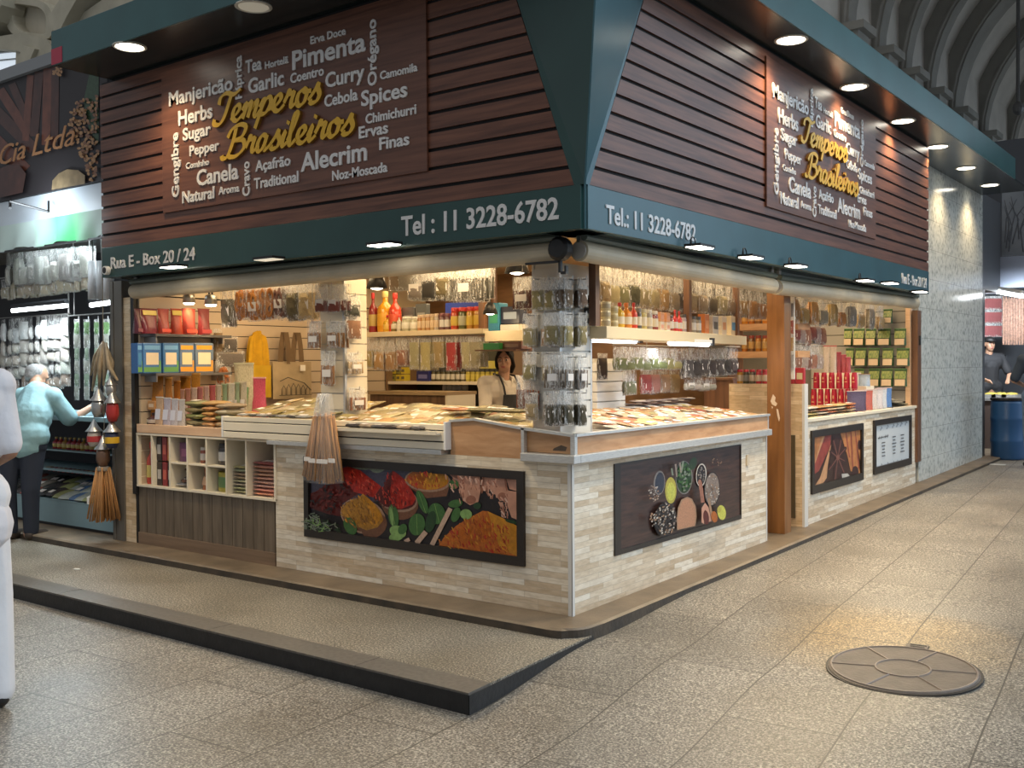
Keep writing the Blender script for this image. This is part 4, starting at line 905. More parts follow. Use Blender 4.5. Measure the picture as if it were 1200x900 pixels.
def face_panel(x0, x1, z0, z1, y0, y1, name, m): return MB().add([(x0, y0, z0), (x1, y0, z0), (x1, y1, z1), (x0, y1, z1), (x0, y0 + .02, z0), (x1, y0 + .02, z0), (x1, y1 + .02, z1), (x0, y1 + .02, z1)], [(0, 1, 2, 3), (4, 7, 6, 5), (0, 4, 5, 1), (1, 5, 6, 2), (2, 6, 7, 3), (3, 7, 4, 0)]).mesh(name, m)
M_PANEL = face_panel(-.33, .33, .22, .58, -.262, -.17, 'label', CAPM)
M_BAND = face_panel(-.40, .40, .06, .20, -.272, -.245, 'label', CAPM)
M_TOPP = face_panel(-.42, .42, .74, .93, -.10, -.05, 'label', CAPM)
M_SEAL = MB().box(-.5, .5, -.03, .03, .97, 1.0).mesh('seal', CAPM)
def lathe_mesh(name, prof, m, n=14, dz=0): return MB().lathe(prof, n).mesh(name, m, True)
M_BOT = lathe_mesh('bottle', [(.001, 0), (.46, 0), (.5, .03), (.5, .52), (.44, .62), (.20, .72), (.16, .76), (.16, .86)], GLASSY)
M_BCAP = lathe_mesh('cap', [(.19, .85), (.20, .86), (.20, .98), (.17, 1.0), (.001, 1.0)], CAPM)
M_BLAB = lathe_mesh('label', [(.505, .16), (.51, .17), (.51, .44), (.505, .45)], CAPM)
M_JAR = lathe_mesh('jar', [(.001, 0), (.47, 0), (.5, .03), (.5, .74), (.42, .82), (.40, .84)], GLASSY)
M_JCAP = lathe_mesh('lid', [(.44, .82), (.45, .83), (.45, .98), (.42, 1.0), (.001, 1.0)], CAPM)
M_JLAB = lathe_mesh('label', [(.505, .18), (.512, .19), (.512, .60), (.505, .61)], CAPM)
M_CAN = lathe_mesh('can', [(.001, 0), (.47, 0), (.5, .02), (.5, .97), (.47, 1.0), (.44, .985), (.001, .985)], CARTON)
M_CLAB = lathe_mesh('label', [(.503, .22), (.508, .24), (.508, .74), (.503, .76)], CAPM)
def rbox(name, m):
    o = MB().box(-.5, .5, -.5, .5, 0, 1); me = o.mesh(name, m); bm = bmesh.new(); bm.from_mesh(me); bmesh.ops.bevel(bm, geom=bm.edges[:], offset=.03, segments=1, affect='EDGES'); bm.to_mesh(me); bm.free(); return me
M_BOX = rbox('carton', CARTON)
M_BXL = MB().box(-.34, .34, -.512, -.5, .28, .68).mesh('label', CAPM)
M_BXB = MB().box(-.46, .46, -.513, -.5, .04, .20).box(.36, .46, -.513, -.5, .2, .42).mesh('label', CAPM)
M_BXT = MB().box(-.42, .42, -.514, -.5, .78, .92).mesh('label', CAPM)
def flat_mesh(seed):
    r = random.Random(seed); b = MB()
    for sgn in (-1, 1):
        def fn(u, v):
            a, c = math.sin(math.pi * (u - .5)), math.sin(math.pi * (v - .5)); e = max(0, (1 - abs(a) ** 5) * (1 - abs(c) ** 5)) ** .5
            q = random.Random(seed * 77 + round(u * 5) * 7 + round(v * 6) * 31)
            return Vector((a * .5, c * .5, .5 + sgn * .5 * e * (.75 + .25 * q.random()) + (q.uniform(-.06, .06) if e > 0 else 0)))
        b.mat(0).grid(fn, 5, 6)
    return b
M_FLAT = []
for s in (31, 32, 33):
    b = flat_mesh(s); b.mat(1).add([(-.28, -.36, .93), (.22, -.36, .93), (.22, -.06, 1.02), (-.28, -.06, 1.02)], [(0, 1, 2, 3)]); M_FLAT.append(b.mesh('packet', [PACK, LAB], True))
for s in (34, 35): M_FLAT.append(flat_mesh(s).mesh('packet', PACK, True))
M_EMB = MB().box(-.11, .11, -.515, -.49, .58, .72).box(-.22, .22, -.513, -.47, .40, .45).mesh('emblem', CAPM)
M_TAP = lathe_mesh('canister', [(.001, 0), (.5, 0), (.5, .03), (.47, .80), (.40, .90), (.40, .98), (.36, 1.0), (.001, 1.0)], CARTON)
KIND = {
 'tin': [('canister', M_TAP), ('emblem', M_EMB)],
 'pouch': [('pouch', M_POUCH[0]), ('label', M_PANEL), ('seal', M_SEAL)], 'coffee': [('bag', M_POUCHM), ('label', M_BAND), ('seal', M_SEAL)], 'coffee2': [('bag', M_POUCHM), ('label', M_TOPP), ('seal', M_SEAL)],
 'plainpouch': [('pouch', M_POUCH[1]), ('seal', M_SEAL)], 'bottle': [('bottle', M_BOT), ('cap', M_BCAP), ('label', M_BLAB)], 'jar': [('jar', M_JAR), ('lid', M_JCAP), ('label', M_JLAB)],
 'can': [('can', M_CAN), ('label', M_CLAB)], 'box': [('carton', M_BOX), ('label', M_BXL)], 'box2': [('carton', M_BOX), ('label', M_BXL), ('label', M_BXT), ('label', M_BXB)]}
def put(kind, x0, top, x1, bot, ax, val, col, name, label, cat, group=None, cols=(), d=None, zs=None, tilt=0, spin=0):
    """a standing thing whose front is seen between two columns of the frame, standing on height zs in the plane axis=val"""
    xm_ = (x0 + x1) / 2
    a, b, c, e = at(x0, bot, ax, val), at(x1, bot, ax, val), at(xm_, top, ax, val), at(xm_, bot, ax, val)
    w = (b - a).length; z = e.z if zs is None else zs; h = c.z - z
    if ax == 'y': rz = 0; back = Y
    else: rz = R(90); back = -X
    dd = d if d else (w if kind in ('bottle', 'jar', 'can') else w * .5)
    p = (a + b) / 2; p.z = z; p = p + back * (dd * .5)
    ks = KIND[kind]; o = link(name, ks[0][1], None, p, (tilt, 0, rz + spin), (w, dd if kind[-3:] != 'uch' and kind not in ('coffee', 'coffee2') else dd / .5, h), color=col); tag(o, label, cat, group)
    for i, (pn, me) in enumerate(ks[1:]):
        cc = cols[i] if i < len(cols) else (.7, .66, .58)
        if cc is None: continue
        link(pn, me, o, color=cc)
    return o

# ---- corner tower hung with bags
TX, TY, TZ = -.212, .20, 1.0
PANEL = mat('tower_panel', (.60, .58, .53), rough=.35)
t = thing('display_tower', 'square steel-edged display tower hung with bags on the counter corner', 'display tower', (TX, TY, TZ))
part('core', MB().box(TX - .195, TX - .012, TY + .012, TY + .35, TZ, 2.03), PANEL, t)
b = MB()
for i in range(10):
    z0, z1 = TZ + .01 + i * .1, TZ + .10 + i * .1
    b.box(TX - .192, TX - .02, TY + .002, TY + .012, z0, z1).box(TX - .012, TX - .002, TY + .02, TY + .348, z0, z1)
part('slat_face', b, PANEL, t)
part('corner_post', MB().box(TX - .018, TX + .002, TY - .002, TY + .018, TZ, 2.03).box(TX - .2, TX - .185, TY, TY + .015, TZ, 2.03).box(TX - .015, TX, TY + .34, TY + .355, TZ, 2.03), STEEL, t)
part('base', MB().box(TX - .22, TX + .03, TY - .03, TY + .38, TZ, TZ + .012), STEEL, t)
hooks = []
OLV, BRN, TAN, DKB, KHA, ORB, REDB, CRM, GRY, BLKC = (.36, .30, .13), (.38, .23, .12), (.55, .40, .2), (.19, .125, .075), (.46, .37, .19), (.42, .17, .045), (.24, .06, .04), (.58, .45, .24), (.25, .22, .18), (.028, .025, .02)
rows = [('topmost', 325, 364, [(630, OLV, 'leaf'), (645, OLV, 'leaf')]), ('second', 367, 407, [(621, KHA, 'powder'), (641, BRN, 'powder')]), ('third', 412, 446, [(621, OLV, 'powder'), (643, OLV, 'powder')]),
        ('lowest', 460, 494, [(623, KHA, 'leaf'), (643, DKB, 'leaf')])]
for nm, zt, zb_, hs in rows:
    for k, (px, col, kd) in enumerate(hs):
        P = at(px, zt, 'y', TY - .09); h = zt and P.z - at(px, zb_, 'y', TY - .09).z
        stack(P, 0, 4, .105, h, kd, col, 'clear spice bag on the %s %s hook, aisle-step face of the corner tower' % (nm, ('outer', 'inner')[k]), 'bags on the corner tower', fan=6, side=1 if k else -1)
        hooks.append((Vector((P.x, TY + .01, P.z - .012)), Vector((P.x, TY - .115, P.z - .012))))
P = at(613, 440, 'y', TY - .06)
stack(P, 0, 3, .13, P.z - at(613, 480, 'y', TY - .06).z, 'stick', (.36, .13, .06), 'clear bag of reddish sticks beside the corner tower, under the third row', 'bags on the corner tower', lab=False, fan=4)
rows = [('topmost', 325, 361, DKB, 'leaf'), ('second', 366, 406, OLV, 'leaf'), ('third', 416, 457, DKB, 'stick'), ('lowest', 458, 499, (.07, .06, .03), 'leaf')]
for nm, zt, zb_, col, kd in rows:
    for k, yy in enumerate((TY + .09, TY + .255)):
        px = 667 if k == 0 else 683
        P = at(px, zt, 'x', TX + .09); h = P.z - at(px, zb_, 'x', TX + .09).z
        stack(P, R(90), 5, .105, h, kd, col, 'clear spice bag on the %s %s hook, manhole-side face of the corner tower' % (nm, ('near', 'far')[k]), 'bags on the corner tower', fan=17, side=1 if k else -1, lab=True, step=.020)
        hooks.append((Vector((TX - .01, P.y, P.z - .012)), Vector((TX + .115, P.y, P.z - .012))))
b = MB()
for a, c in hooks: b.tube([a, c, c + Z * .02], .003, 5)
part('hook', b, HOOKM, t)

# ---- slatted column with cinnamon
SX, SY, SZ = -2.105, .28, 1.05
t = thing('slat_column', 'pale slatted column hung with cinnamon bags above the drawer box', 'display column', (SX, SY, .97))
ycol = at(430, 400, 'x', SX).y
part('core', MB().box(SX - .255, SX - .012, SY + .012, ycol - .01, .97, 2.3), PANEL, t)
b = MB()
for i in range(11):
    z0, z1 = 1.0 + i * .118, 1.11 + i * .118
    b.box(SX - .012, SX - .001, SY + .02, ycol, z0, z1).box(SX - .25, SX - .02, SY + .001, SY + .012, z0, z1)
part('slat_face', b, CREAM, t)
part('corner_post', MB().box(SX - .016, SX + .003, SY - .004, SY + .016, .97, 2.3), STEEL, t)
hooks = []
CIN = (.40, .19, .07)
for nm, zt, zb_, kd, col, pxs in (('topmost', 333, 366, 'low', REDB, (376, 391)), ('second', 376, 408, 'stick', CIN, (368, 390)), ('third', 411, 453, 'stick', CIN, (384,))):
    for k, px in enumerate(pxs):
        P = at(px, zt, 'y', SY - .09); h = P.z - at(px, zb_, 'y', SY - .09).z
        stack(P, 0, 3, .15, h, kd, col, 'clear bag on the %s %s hook of the slatted column' % (nm, ('outer', 'inner')[k] if len(pxs) > 1 else 'single'), 'bags on the slatted column', fan=9, side=-1 if k == 0 else 1)
        hooks.append((Vector((P.x, SY + .01, P.z - .012)), Vector((P.x, SY - .11, P.z - .012))))
for nm, zt, zb_, kd, col, px in (('topmost', 345, 371, 'powder', (.10, .11, .09), 413), ('second', 371, 397, 'full', (.45, .22, .12), 414), ('third', 413, 439, 'stick', TAN, 416), ('lowest', 454, 482, 'stick', (.42, .16, .08), 418)):
    P = at(px, zt, 'x', SX + .06); h = P.z - at(px, zb_, 'x', SX + .06).z
    stack(P, R(90), 3, .16, h, kd, col, 'clear bag on the %s hook, inner face of the slatted column' % nm, 'bags on the slatted column', fan=5)
    hooks.append((Vector((SX - .01, P.y, P.z - .012)), Vector((SX + .09, P.y, P.z - .012))))
b = MB()
for a, c in hooks: b.tube([a, c, c + Z * .02], .003, 5)
part('hook', b, HOOKM, t)

FILM2 = mat('thin_film', (.95, .93, .9), rough=.15, alpha=.08, spec=.8, bump=(14, .8))
# long cinnamon stick bundles hanging in front of the drawer box
CINM = mat('cinnamon_bark', (.56, .27, .09), rough=.6, noise=(9, .5), stretch=(6, 6, 1), bump=(30, .4))
P0 = at(380, 461, 'y', -.13)
cin = random.Random(8)
for k in range(5):
    a = (k - 2) * .105; tip = P0 + Vector(((k - 2) * .012, -.012 * (k % 2), 0))
    dirv = Vector((math.sin(a) - .045, 0, -math.cos(a)))
    o = link('cinnamon_bundle', None, None, tip); tag(o, '%s long cinnamon stick bundle of five in front of the drawer box' % ('first', 'second', 'middle', 'fourth', 'last')[k], 'cinnamon sticks', 'long cinnamon bundles')
    s = Vector((1, 0, 0)); q = .09
    film = pillow(.10, .60, .05, 5, 10, lambda v: .3 + .5 * sm(.1, .5, v), .02, 60 + k)
    film.v = [tuple(dirv * -z + s * x + Y * y) for x, y, z in film.v]
    link('clear_bag', film.mesh('clear_bag', FILM2, True), o)
    b = MB()
    for i in range(11):
        u = -.036 + .0072 * i; y = cin.uniform(-.018, .018); l0, l1 = .13 + cin.uniform(0, .04), .585 + cin.uniform(-.02, .02)
        b.tube([dirv * l0 + s * u * .85 + Y * y, dirv * (l0 + l1) * .5 + s * u + Y * (y + cin.uniform(-.003, .003)), dirv * l1 + s * u * 1.12 + Y * y], cin.uniform(.0058, .0082), 6)
    link('sticks', b.mesh('sticks', CINM, True), o)
    nk = pillow(.085, .15, .05, 6, 5, lambda v: .35 + .4 * v, .05, 80 + k); nk.v = [tuple(dirv * (-z + .002) + s * x + Y * y) for x, y, z in nk.v]; link('bag_neck', nk.mesh('bag_neck', FILM, True), o)
    c = dirv * .45; link('price_label', MB().box(c.x - .03, c.x + .03, -.035, -.03, c.z - .014, c.z + .014).mesh('price_label', LAB), o)

# ---- rows of bags hanging below the blinds
def rail_row(ax, val, entries, nm, wbag=.18):
    """entries: (px, top, bottom, kind, colour, count, what)"""
    pts = []
    for i, (px, zt, zb_, kd, col, n, what) in enumerate(entries):
        P = at(px, zt, ax, val); h = P.z - at(px, zb_, ax, val).z
        stack(P, 0 if ax == 'y' else R(90), n, wbag, h, kd, col, what, nm, lab=(i % 2 == 0), fan=6, step=.03)
        pts.append(P)
    a, c = pts[0], pts[-1]; e = (c - a).normalized() * .12
    single('hanging_rail', MB().tube([a - e + Z * .012, c + e + Z * .012], .006, 6).tube([a + Z * .012, (a.x, a.y, 2.36)], .004, 5).tube([c + Z * .012, (c.x, c.y, 2.36)], .004, 5), HOOKM, 'thin metal rail carrying ' + nm, 'rail')
ORS, OLG, DKG = (.58, .23, .045), (.20, .16, .085), (.055, .05, .035)
rail_row('y', .5, [(265, 329, 384, 'leaf', (.16, .13, .09), 2, 'grey-green bag at the start of the orange slice row'), (282, 327, 376, 'slice', ORS, 3, 'bag of orange slices next to the grey-green bag'), (297, 326, 376, 'slice', ORS, 3, 'bag of orange slices, second from the grey-green bag'),
    (312, 325, 374, 'slice', (.50, .20, .05), 3, 'bag of orange slices, third from the grey-green bag'), (327, 324, 374, 'slice', (.22, .10, .07), 3, 'bag of dark slices with white label beside the orange slices'), (342, 323, 376, 'leaf', OLG, 3, 'olive bag between the dark slices and the slatted column'), (358, 322, 374, 'leaf', TAN, 3, 'tan bag hanging next to the slatted column')], 'bags in the orange slice row')
rail_row('y', 1.0, [(464, 312, 341, 'full', DKB, 2, 'small dark brown bag with label nearest the hanging lamp'), (474, 311, 342, 'full', GRY, 2, 'small grey bag beside the dark brown one'), (486, 310, 352, 'low', GRY, 3, 'grey seed bag in the middle hanging row'), (504, 309, 352, 'powder', BLKC, 3, 'black topped bag in the middle hanging row'), (519, 308, 352, 'leaf', OLG, 3, 'olive bag after the black topped one'),
    (531, 307, 354, 'stick', DKG, 3, 'dark stick bag before the orange wooden hanger'), (546, 306, 354, 'stick', DKG, 4, 'dark stick bag right at the orange wooden hanger'), (558, 305, 353, 'stick', DKG, 3, 'last dark stick bag in the middle hanging row')], 'bags in the middle hanging row')
rail_row('y', .75, [(612, 324, 363, 'stick', (.12, .03, .018), 4, 'dark red stick bag hanging beside the corner tower lamp')], 'red sticks by the tower')
ent = []
cs_ = [(.42, .33, .17), (.48, .40, .22), (.30, .30, .14), (.10, .09, .05), (.34, .30, .16), (.46, .38, .2), (.44, .28, .12), (.40, .30, .17), (.15, .11, .07), (.35, .27, .17), (.45, .36, .22), (.12, .09, .06), (.42, .34, .22), (.18, .13, .09), (.38, .22, .08), (.40, .20, .06), (.35, .16, .05)]
for i, c in enumerate(cs_):
    px = 708 + i * 11.6
    ent.append((px, 312 + i * 1.75, 357 + i * 1.1, 'powder' if i % 3 else 'leaf', c, 3, '%s hanging bag from the corner tower in the long row above the cans' % ('first second third fourth fifth sixth seventh eighth ninth tenth eleventh twelfth thirteenth fourteenth fifteenth sixteenth seventeenth'.split()[i])))
rail_row('x', -.50, ent, 'bags in the long row above the cans')
ent = []
cs_ = [(.38, .20, .08), (.5, .34, .12), (.44, .24, .08), (.30, .28, .24), (.52, .36, .16), (.48, .20, .05), (.26, .27, .28), (.55, .38, .18), (.30, .26, .2), (.46, .30, .14)]
for i, c in enumerate(cs_):
    px = 932 + i * 11.2
    ent.append((px, 345 + i * 1.5, 379 + i * .8, 'powder' if i % 2 else 'full', c, 3, '%s hanging bag from the wooden post over the star anise counter' % ('first second third fourth fifth sixth seventh eighth ninth tenth'.split()[i])))
rail_row('x', -.30, ent, 'bags over the star anise counter')

# ---- left wall shelves
def shelf(name, label, x0, x1, y0, y1, z, m, thick=.022):
    t = thing(name, label, 'shelf', ((x0 + x1) / 2, (y0 + y1) / 2, z - thick))
    part('board', MB().box(x0, x1, y0, y1, z - thick, z), m, t, bevel=.002)
    part('bracket', MB().box(x0, x0 + .16, y0 + .04, y0 + .052, z - thick - .05, z - thick).box(x0, x0 + .16, y1 - .052, y1 - .04, z - thick - .05, z - thick), HOOKM, t)
    return t
SHG = mat('shelf_grey', (.11, .10, .095), rough=.45)
V = -3.98
z1 = at(205, 391.5, 'x', V).z; z2 = at(205, 437, 'x', V).z
shelf('wall_rack', 'dark grey shelf carrying the red coffee bags', -4.2, V + .0, .02, .76, z1, SHG)
shelf('wall_rack', 'dark grey shelf carrying the blue packs with orange corners', -4.2, V + .0, .02, .76, z2, SHG)
REDS = [(161.5, 168.5, (.10, .018, .03), None, 'dark purple side-on coffee bag at the end of the upper shelf'), (169, 188, (.20, .02, .035), 1, 'burgundy coffee bag with two yellow stickers'), (189, 202, (.42, .05, .03), 0, 'bright red coffee bag after the yellow-stickered burgundy one'),
        (204, 217, (.46, .055, .02), 1, 'red coffee bag with one yellow sticker'), (217.5, 233, (.40, .045, .025), 0, 'plain red coffee bag after the yellow-stickered red one'), (236, 249.5, (.22, .02, .02), 0, 'dark red coffee bag at the far end of the shelf')]
for x0_, x1_, c, y, lb in REDS:
    put('coffee2' if y else 'coffee', x0_, 361.5, x1_, 391.5, 'x', V + .0, c, 'coffee_bag', lb, 'coffee bag', 'coffee bags on the upper shelf', ((.60, .42, .03) if y else tuple(min(1, k * 1.8) for k in c), c), zs=z1, d=.09)
BLU = [(161.5, 167, (.03, .12, .34), (.05, .2, .4), 'narrow blue pack at the post end of the second shelf'), (168, 189.5, (.05, .17, .42), (.72, .6, .42), 'blue pack with cream label, first with a label from the post'), (191.5, 210, (.06, .18, .40), (.72, .6, .42), 'blue pack with cream label and no orange corner, second from the post'),
       (211, 228, (.13, .20, .34), (.74, .62, .36), 'blue pack with orange corner between two other blue packs'), (229, 250.5, (.14, .20, .30), (.74, .66, .46), 'blue pack with orange corner at the far end of the shelf')]
for i, (x0_, x1_, c, l, lb) in enumerate(BLU):
    put('box2', x0_, 402, x1_, 437, 'x', V, c, 'tea_pack', lb, 'pack', 'blue packs on the second shelf', (l, (.75, .33, .02) if i > 2 else (.16, .36, .60), (.70, .32, .03) if i > 2 else (.12, .30, .08)), zs=z2, d=.09)
    o = COL.objects[-1]
M_LEAFS = None
for i, (x0_, x1_, zt, zb_, c, kd, lb) in enumerate([(250, 261, 385, 413, (.30, .20, .10), 'full', 'small bag of nuts on the slat wall beside the blue packs'), (262, 279, 394, 413, (.14, .12, .11), 'full', 'grey seed bag with label on the slat wall'), (254, 288, 411, 430, (.20, .17, .15), 'full', 'wide silver-grey bag on the slat wall'), (252, 271, 421, 452, (.55, .17, .04), 'slice', 'bag of curled orange slices below the silver-grey bag')]):
    P = at((x0_ + x1_) / 2, zt, 'x', -4.12); h = P.z - at((x0_ + x1_) / 2, zb_, 'x', -4.12).z; w = (at(x1_, zt, 'x', -4.12) - at(x0_, zt, 'x', -4.12)).length
    bag(P, R(90), w, h, kd, c, lb, 'bags on the slat wall', lab=i < 2, d=.10)
# tote bags
def tote(name, label, x0_, x1_, top, mid, bot, c, c2, val, drape):
    a, e = at(x0_, bot, 'x', val), at(x1_, bot, 'x', val); zb_ = (a.z + e.z) / 2; zm = at((x0_ + x1_) / 2, mid, 'x', val).z; zt = at((x0_ + x1_) / 2, top, 'x', val).z
    y0, y1 = a.y, e.y; t = thing(name, label, 'tote bag', (val, (y0 + y1) / 2, zb_))
    cm = mat(name + '_cloth_' + label.split()[0], c, rough=.85, noise=(10, .2), bump=(25, .3)); hm = mat(name + '_strap_' + label.split()[0], c2, rough=.85, noise=(16, .25), bump=(20, .5))
    b = MB()
    for sg in (0, 1):
        b.grid(lambda u, v: Vector((val - .05 * sg + (.02 + .02 * math.sin(u * 7 + v * 3)) * (1 if not sg else -1) * max(0, math.sin(math.pi * u)), y0 + (y1 - y0) * u, zb_ + (zm - zb_) * v)), 10, 8)
    b.add([(val, y0, zb_), (val, y1, zb_), (val - .05, y1, zb_), (val - .05, y0, zb_)], [(0, 1, 2, 3)])
    part('bag_body', b, cm, t, smooth=True)
    if drape:
        b = MB(); w = y1 - y0
        for o_ in (0, .03): b.grid(lambda u, v: Vector((val + .005 - o_ + .02 * math.sin(u * 14) * math.sin(math.pi * u), y0 + w * (.5 + (u - .5) * (.86 - .25 * v ** 2)), zm - .01 + (zt - zm) * v * (1 - .18 * abs(u - .5) * 2 * v))), 16, 6)
        part('strap', b, hm, t, smooth=True)
    else:
        for q in (.30, .62):
            b = MB(); w = y1 - y0; yc = y0 + w * q
            for s_ in (-1, 1):
                b.grid(lambda u, v: Vector((val + .012 * (1 if s_ > 0 else 0), yc + s_ * w * .10 * (1 - v * v * .8) + (u - .5) * w * .13, zm - .02 + (zt - zm) * v)), 2, 8)
            part('strap', b, hm, t)
    return t, y0, y1, zb_, zm
tote('tote_bag', 'yellow cloth bag with long folded straps hanging on the slat wall', 289, 318, 386, 428, 466, (.60, .36, .012), (.62, .34, .008), -4.1, True)
tb, y0, y1, zb_, zm = tote('tote_bag', 'beige canvas bag with dark straps and a printed row of arches', 320, 365, 387, 424, 467, (.42, .32, .19), (.16, .10, .05), -4.1, False)
b = MB(); w = y1 - y0; ar = lambda u, v: Vector((-4.1 + .046, y0 + w * u, zb_ + (zm - zb_) * v))
for i in range(6):
    u0 = .14 + i * .125; hh = .42 - .03 * abs(i - 2)
    b.tube([ar(u0, .10), ar(u0, hh - .1), ar(u0 + .05, hh), ar(u0 + .1, hh - .1), ar(u0 + .1, .10)], .0035, 4)
b.tube([ar(.1, .48), ar(.3, .58), ar(.5, .50), ar(.72, .42), ar(.9, .22)], .005, 4).tube([ar(.08, .10), ar(.92, .10)], .004, 4)
part('print', b, mat('print_brown', (.07, .05, .03)), tb, label='printed row of dark arches')
part('tag', MB().box(-4.056, -4.05, y0 + w * .62, y0 + w * .75, zb_ + (zm - zb_) * .75, zm - .03), mat('tag_white', (.72, .68, .62)), tb)

# ---- goods on the pine ledge
LZ = .962
ZL = .975
put('bottle', 162.5, 484, 169.5, 499.5, 'y', .05, (.03, .035, .03), 'sauce_bottle', 'dark green bottle at the post end of the pine ledge', 'bottle', 'dark bottles on the pine ledge', ((.04, .03, .03), (.45, .42, .36)), zs=LZ)
put('bottle', 170.5, 484, 178.5, 499.5, 'y', .05, (.09, .03, .025), 'sauce_bottle', 'dark red bottle beside the green one on the pine ledge', 'bottle', 'dark bottles on the pine ledge', ((.05, .02, .02), (.5, .42, .36)), zs=LZ)
for i, (x0_, x1_, c) in enumerate([(180, 188.5, (.62, .42, .26)), (189, 197.5, (.55, .50, .58)), (198, 206, (.60, .56, .60)), (206.5, 214, (.62, .55, .50))]):
    put('pouch', x0_, 465 + i, x1_, 499.5, 'y', .02, c, 'snack_pouch', '%s white and lilac pouch counted from the dark bottles' % ('first', 'second', 'third', 'fourth')[i], 'pouch', 'white pouches on the pine ledge', ((.62, .62, .70), (.7, .66, .6)), zs=LZ, d=.05)
for i, (x0_, x1_, zt, zb_, yv, c, tl, lb) in enumerate([(173, 187, 440, 476, .11, (.55, .22, .03), 0, 'tall orange pouch on the ledge closest to the post'), (188, 200, 442, 474, .12, (.52, .20, .03), .0, 'tall orange pouch next to the closest one'), (208, 220, 441, 472, .30, (.56, .24, .03), .0, 'orange pouch leaning behind the pink packs'), (220, 232, 437, 470, .32, (.58, .26, .04), .0, 'orange pouch leaning tallest behind the pink packs'), (200, 208, 446, 474, .22, (.48, .20, .04), 0, 'narrow orange pouch between two wider ones')]):
    put('plainpouch', x0_, zt, x1_, zb_, 'y', yv, c, 'orange_pouch', lb, 'pouch', 'orange pouches on the pine ledge', ((.6, .3, .06),), zs=LZ + .004, d=.06, spin=R(rb_.uniform(-15, 15)))
put('box', 173, 470, 181, 480, 'y', .06, (.58, .30, .12), 'snack_pack', 'small orange and white pack under the tall orange pouches', 'pack', None, ((.7, .55, .4),), d=.04)
for i in range(11):
    x0_ = 206 + i * 7.2; c = [(.62, .40, .33), (.60, .28, .22), (.66, .50, .40), (.55, .20, .18), (.62, .42, .36), (.52, .12, .12), (.58, .52, .40), (.30, .40, .24), (.62, .55, .42), (.34, .42, .26), (.60, .52, .38)][i]
    put('pouch', x0_, 456 - i * .9, x0_ + 8, 474 - i * .6, 'y', .24 + .02 * i, c, 'snack_pouch', '%s small printed pouch in the row behind the green packs' % ('first second third fourth fifth sixth seventh eighth ninth tenth eleventh'.split()[i]), 'pouch', 'printed pouches behind the green packs', ((.68, .62, .56), c), zs=LZ + .004, d=.05, spin=R(rb_.uniform(-12, 12)))
put('pouch', 271.5, 425, 290, 464, 'y', .77, (.60, .56, .40), 'cream_pouch', 'tall cream and green pouch beside the yellow bag', 'pouch', None, ((.10, .28, .12), (.5, .5, .36)), zs=.964, d=.10, spin=R(12))
put('plainpouch', 291, 442, 306, 466, 'y', .79, (.60, .10, .18), 'pink_pouch', 'pink pouch in front of the yellow bag', 'pouch', None, ((.7, .4, .45),), zs=.964, d=.10)
def flat(P, rz, w, l, h, c, label, group, tx=0, ty=0, name='flat_pack'):
    o = link(name, rb_.choice(M_FLAT), None, P, (tx, ty, rz), (w, l, h), color=c); return tag(o, label, 'packet', group)
for s_, (x0_, x1_, cs) in enumerate([(213.5, 233, [(.27, .26, .12)] * 5), (233.5, 247.5, [(.62, .36, .13)] * 5), (248, 264, [(.50, .36, .2), (.32, .3, .15), (.6, .5, .36), (.36, .32, .18), (.6, .48, .26)])]):
    a, e = at(x0_, 498, 'y', .06), at(x1_, 498, 'y', .06); w = e.x - a.x
    th = (.050, .040, .046)[s_]
    for k in range((4, 5, 4)[s_]):
        flat(Vector(((a.x + e.x) / 2 + rb_.uniform(-.006, .006), .16 + .01 * s_, LZ + .002 + k * th)), rb_.uniform(-.10, .10), w * rb_.uniform(.84, .92), .2, th * 1.12, tuple(q * rb_.uniform(.85, 1.15) for q in cs[k]), 'flat %s packet in the %s stack on the pine ledge' % ((('dark green', 'dark green'), ('orange-brown',) * 2, ('mixed brown and olive',) * 2)[s_][0], ('first', 'second', 'third')[s_]), 'stacks on the pine ledge')
def bed(x0, x1, y0, y1, z0, z1, nx, ny, pal, label, group, ax='y', wl=(.13, .17), hh=.018):
    """overlapping flat packets in rows climbing away from the customer; ax is the direction away"""
    for j in range(ny):
        for i in range(nx):
            u, v = (i + .5 + rb_.uniform(-.25, .25)) / nx, (j + .5) / ny
            c = rb_.choice(pal); f_ = rb_.uniform(.75, 1.2); c = tuple(q * f_ * rb_.uniform(.94, 1.06) for q in c)
            if ax == 'y': P = Vector((x0 + (x1 - x0) * u, y0 + (y1 - y0) * v, z0 + (z1 - z0) * v + rb_.uniform(0, .012))); rz = rb_.uniform(-.35, .35); tl = R(12)
            else: P = Vector((x0 + (x1 - x0) * v, y0 + (y1 - y0) * u, z0 + (z1 - z0) * v + rb_.uniform(0, .012))); rz = R(90) + rb_.uniform(-.35, .35); tl = R(8)
            flat(P, rz, wl[0] * rb_.uniform(.8, 1.1), wl[1] * rb_.uniform(.8, 1.1), hh, c, label, group, name='spice_packet' if ax == 'y' else 'spice_sachet', tx=tl + rb_.uniform(-.06, .06), ty=rb_.uniform(-.1, .1))
PAL1 = [(.52, .40, .16), (.44, .33, .12), (.60, .50, .26), (.36, .30, .11), (.62, .55, .36), (.50, .26, .08), (.24, .19, .09), (.56, .46, .22)]
PAL2 = [(.60, .44, .26), (.66, .54, .38), (.52, .30, .12), (.58, .22, .09), (.68, .62, .50), (.46, .28, .14), (.42, .12, .06), (.60, .50, .22), (.26, .16, .1), (.7, .66, .58)]
bed(-3.02, -2.15, .08, .72, 1.055, 1.13, 7, 6, PAL1, 'flat golden spice packet lying on the counter before the hanging bags', 'packets before the yellow bag')
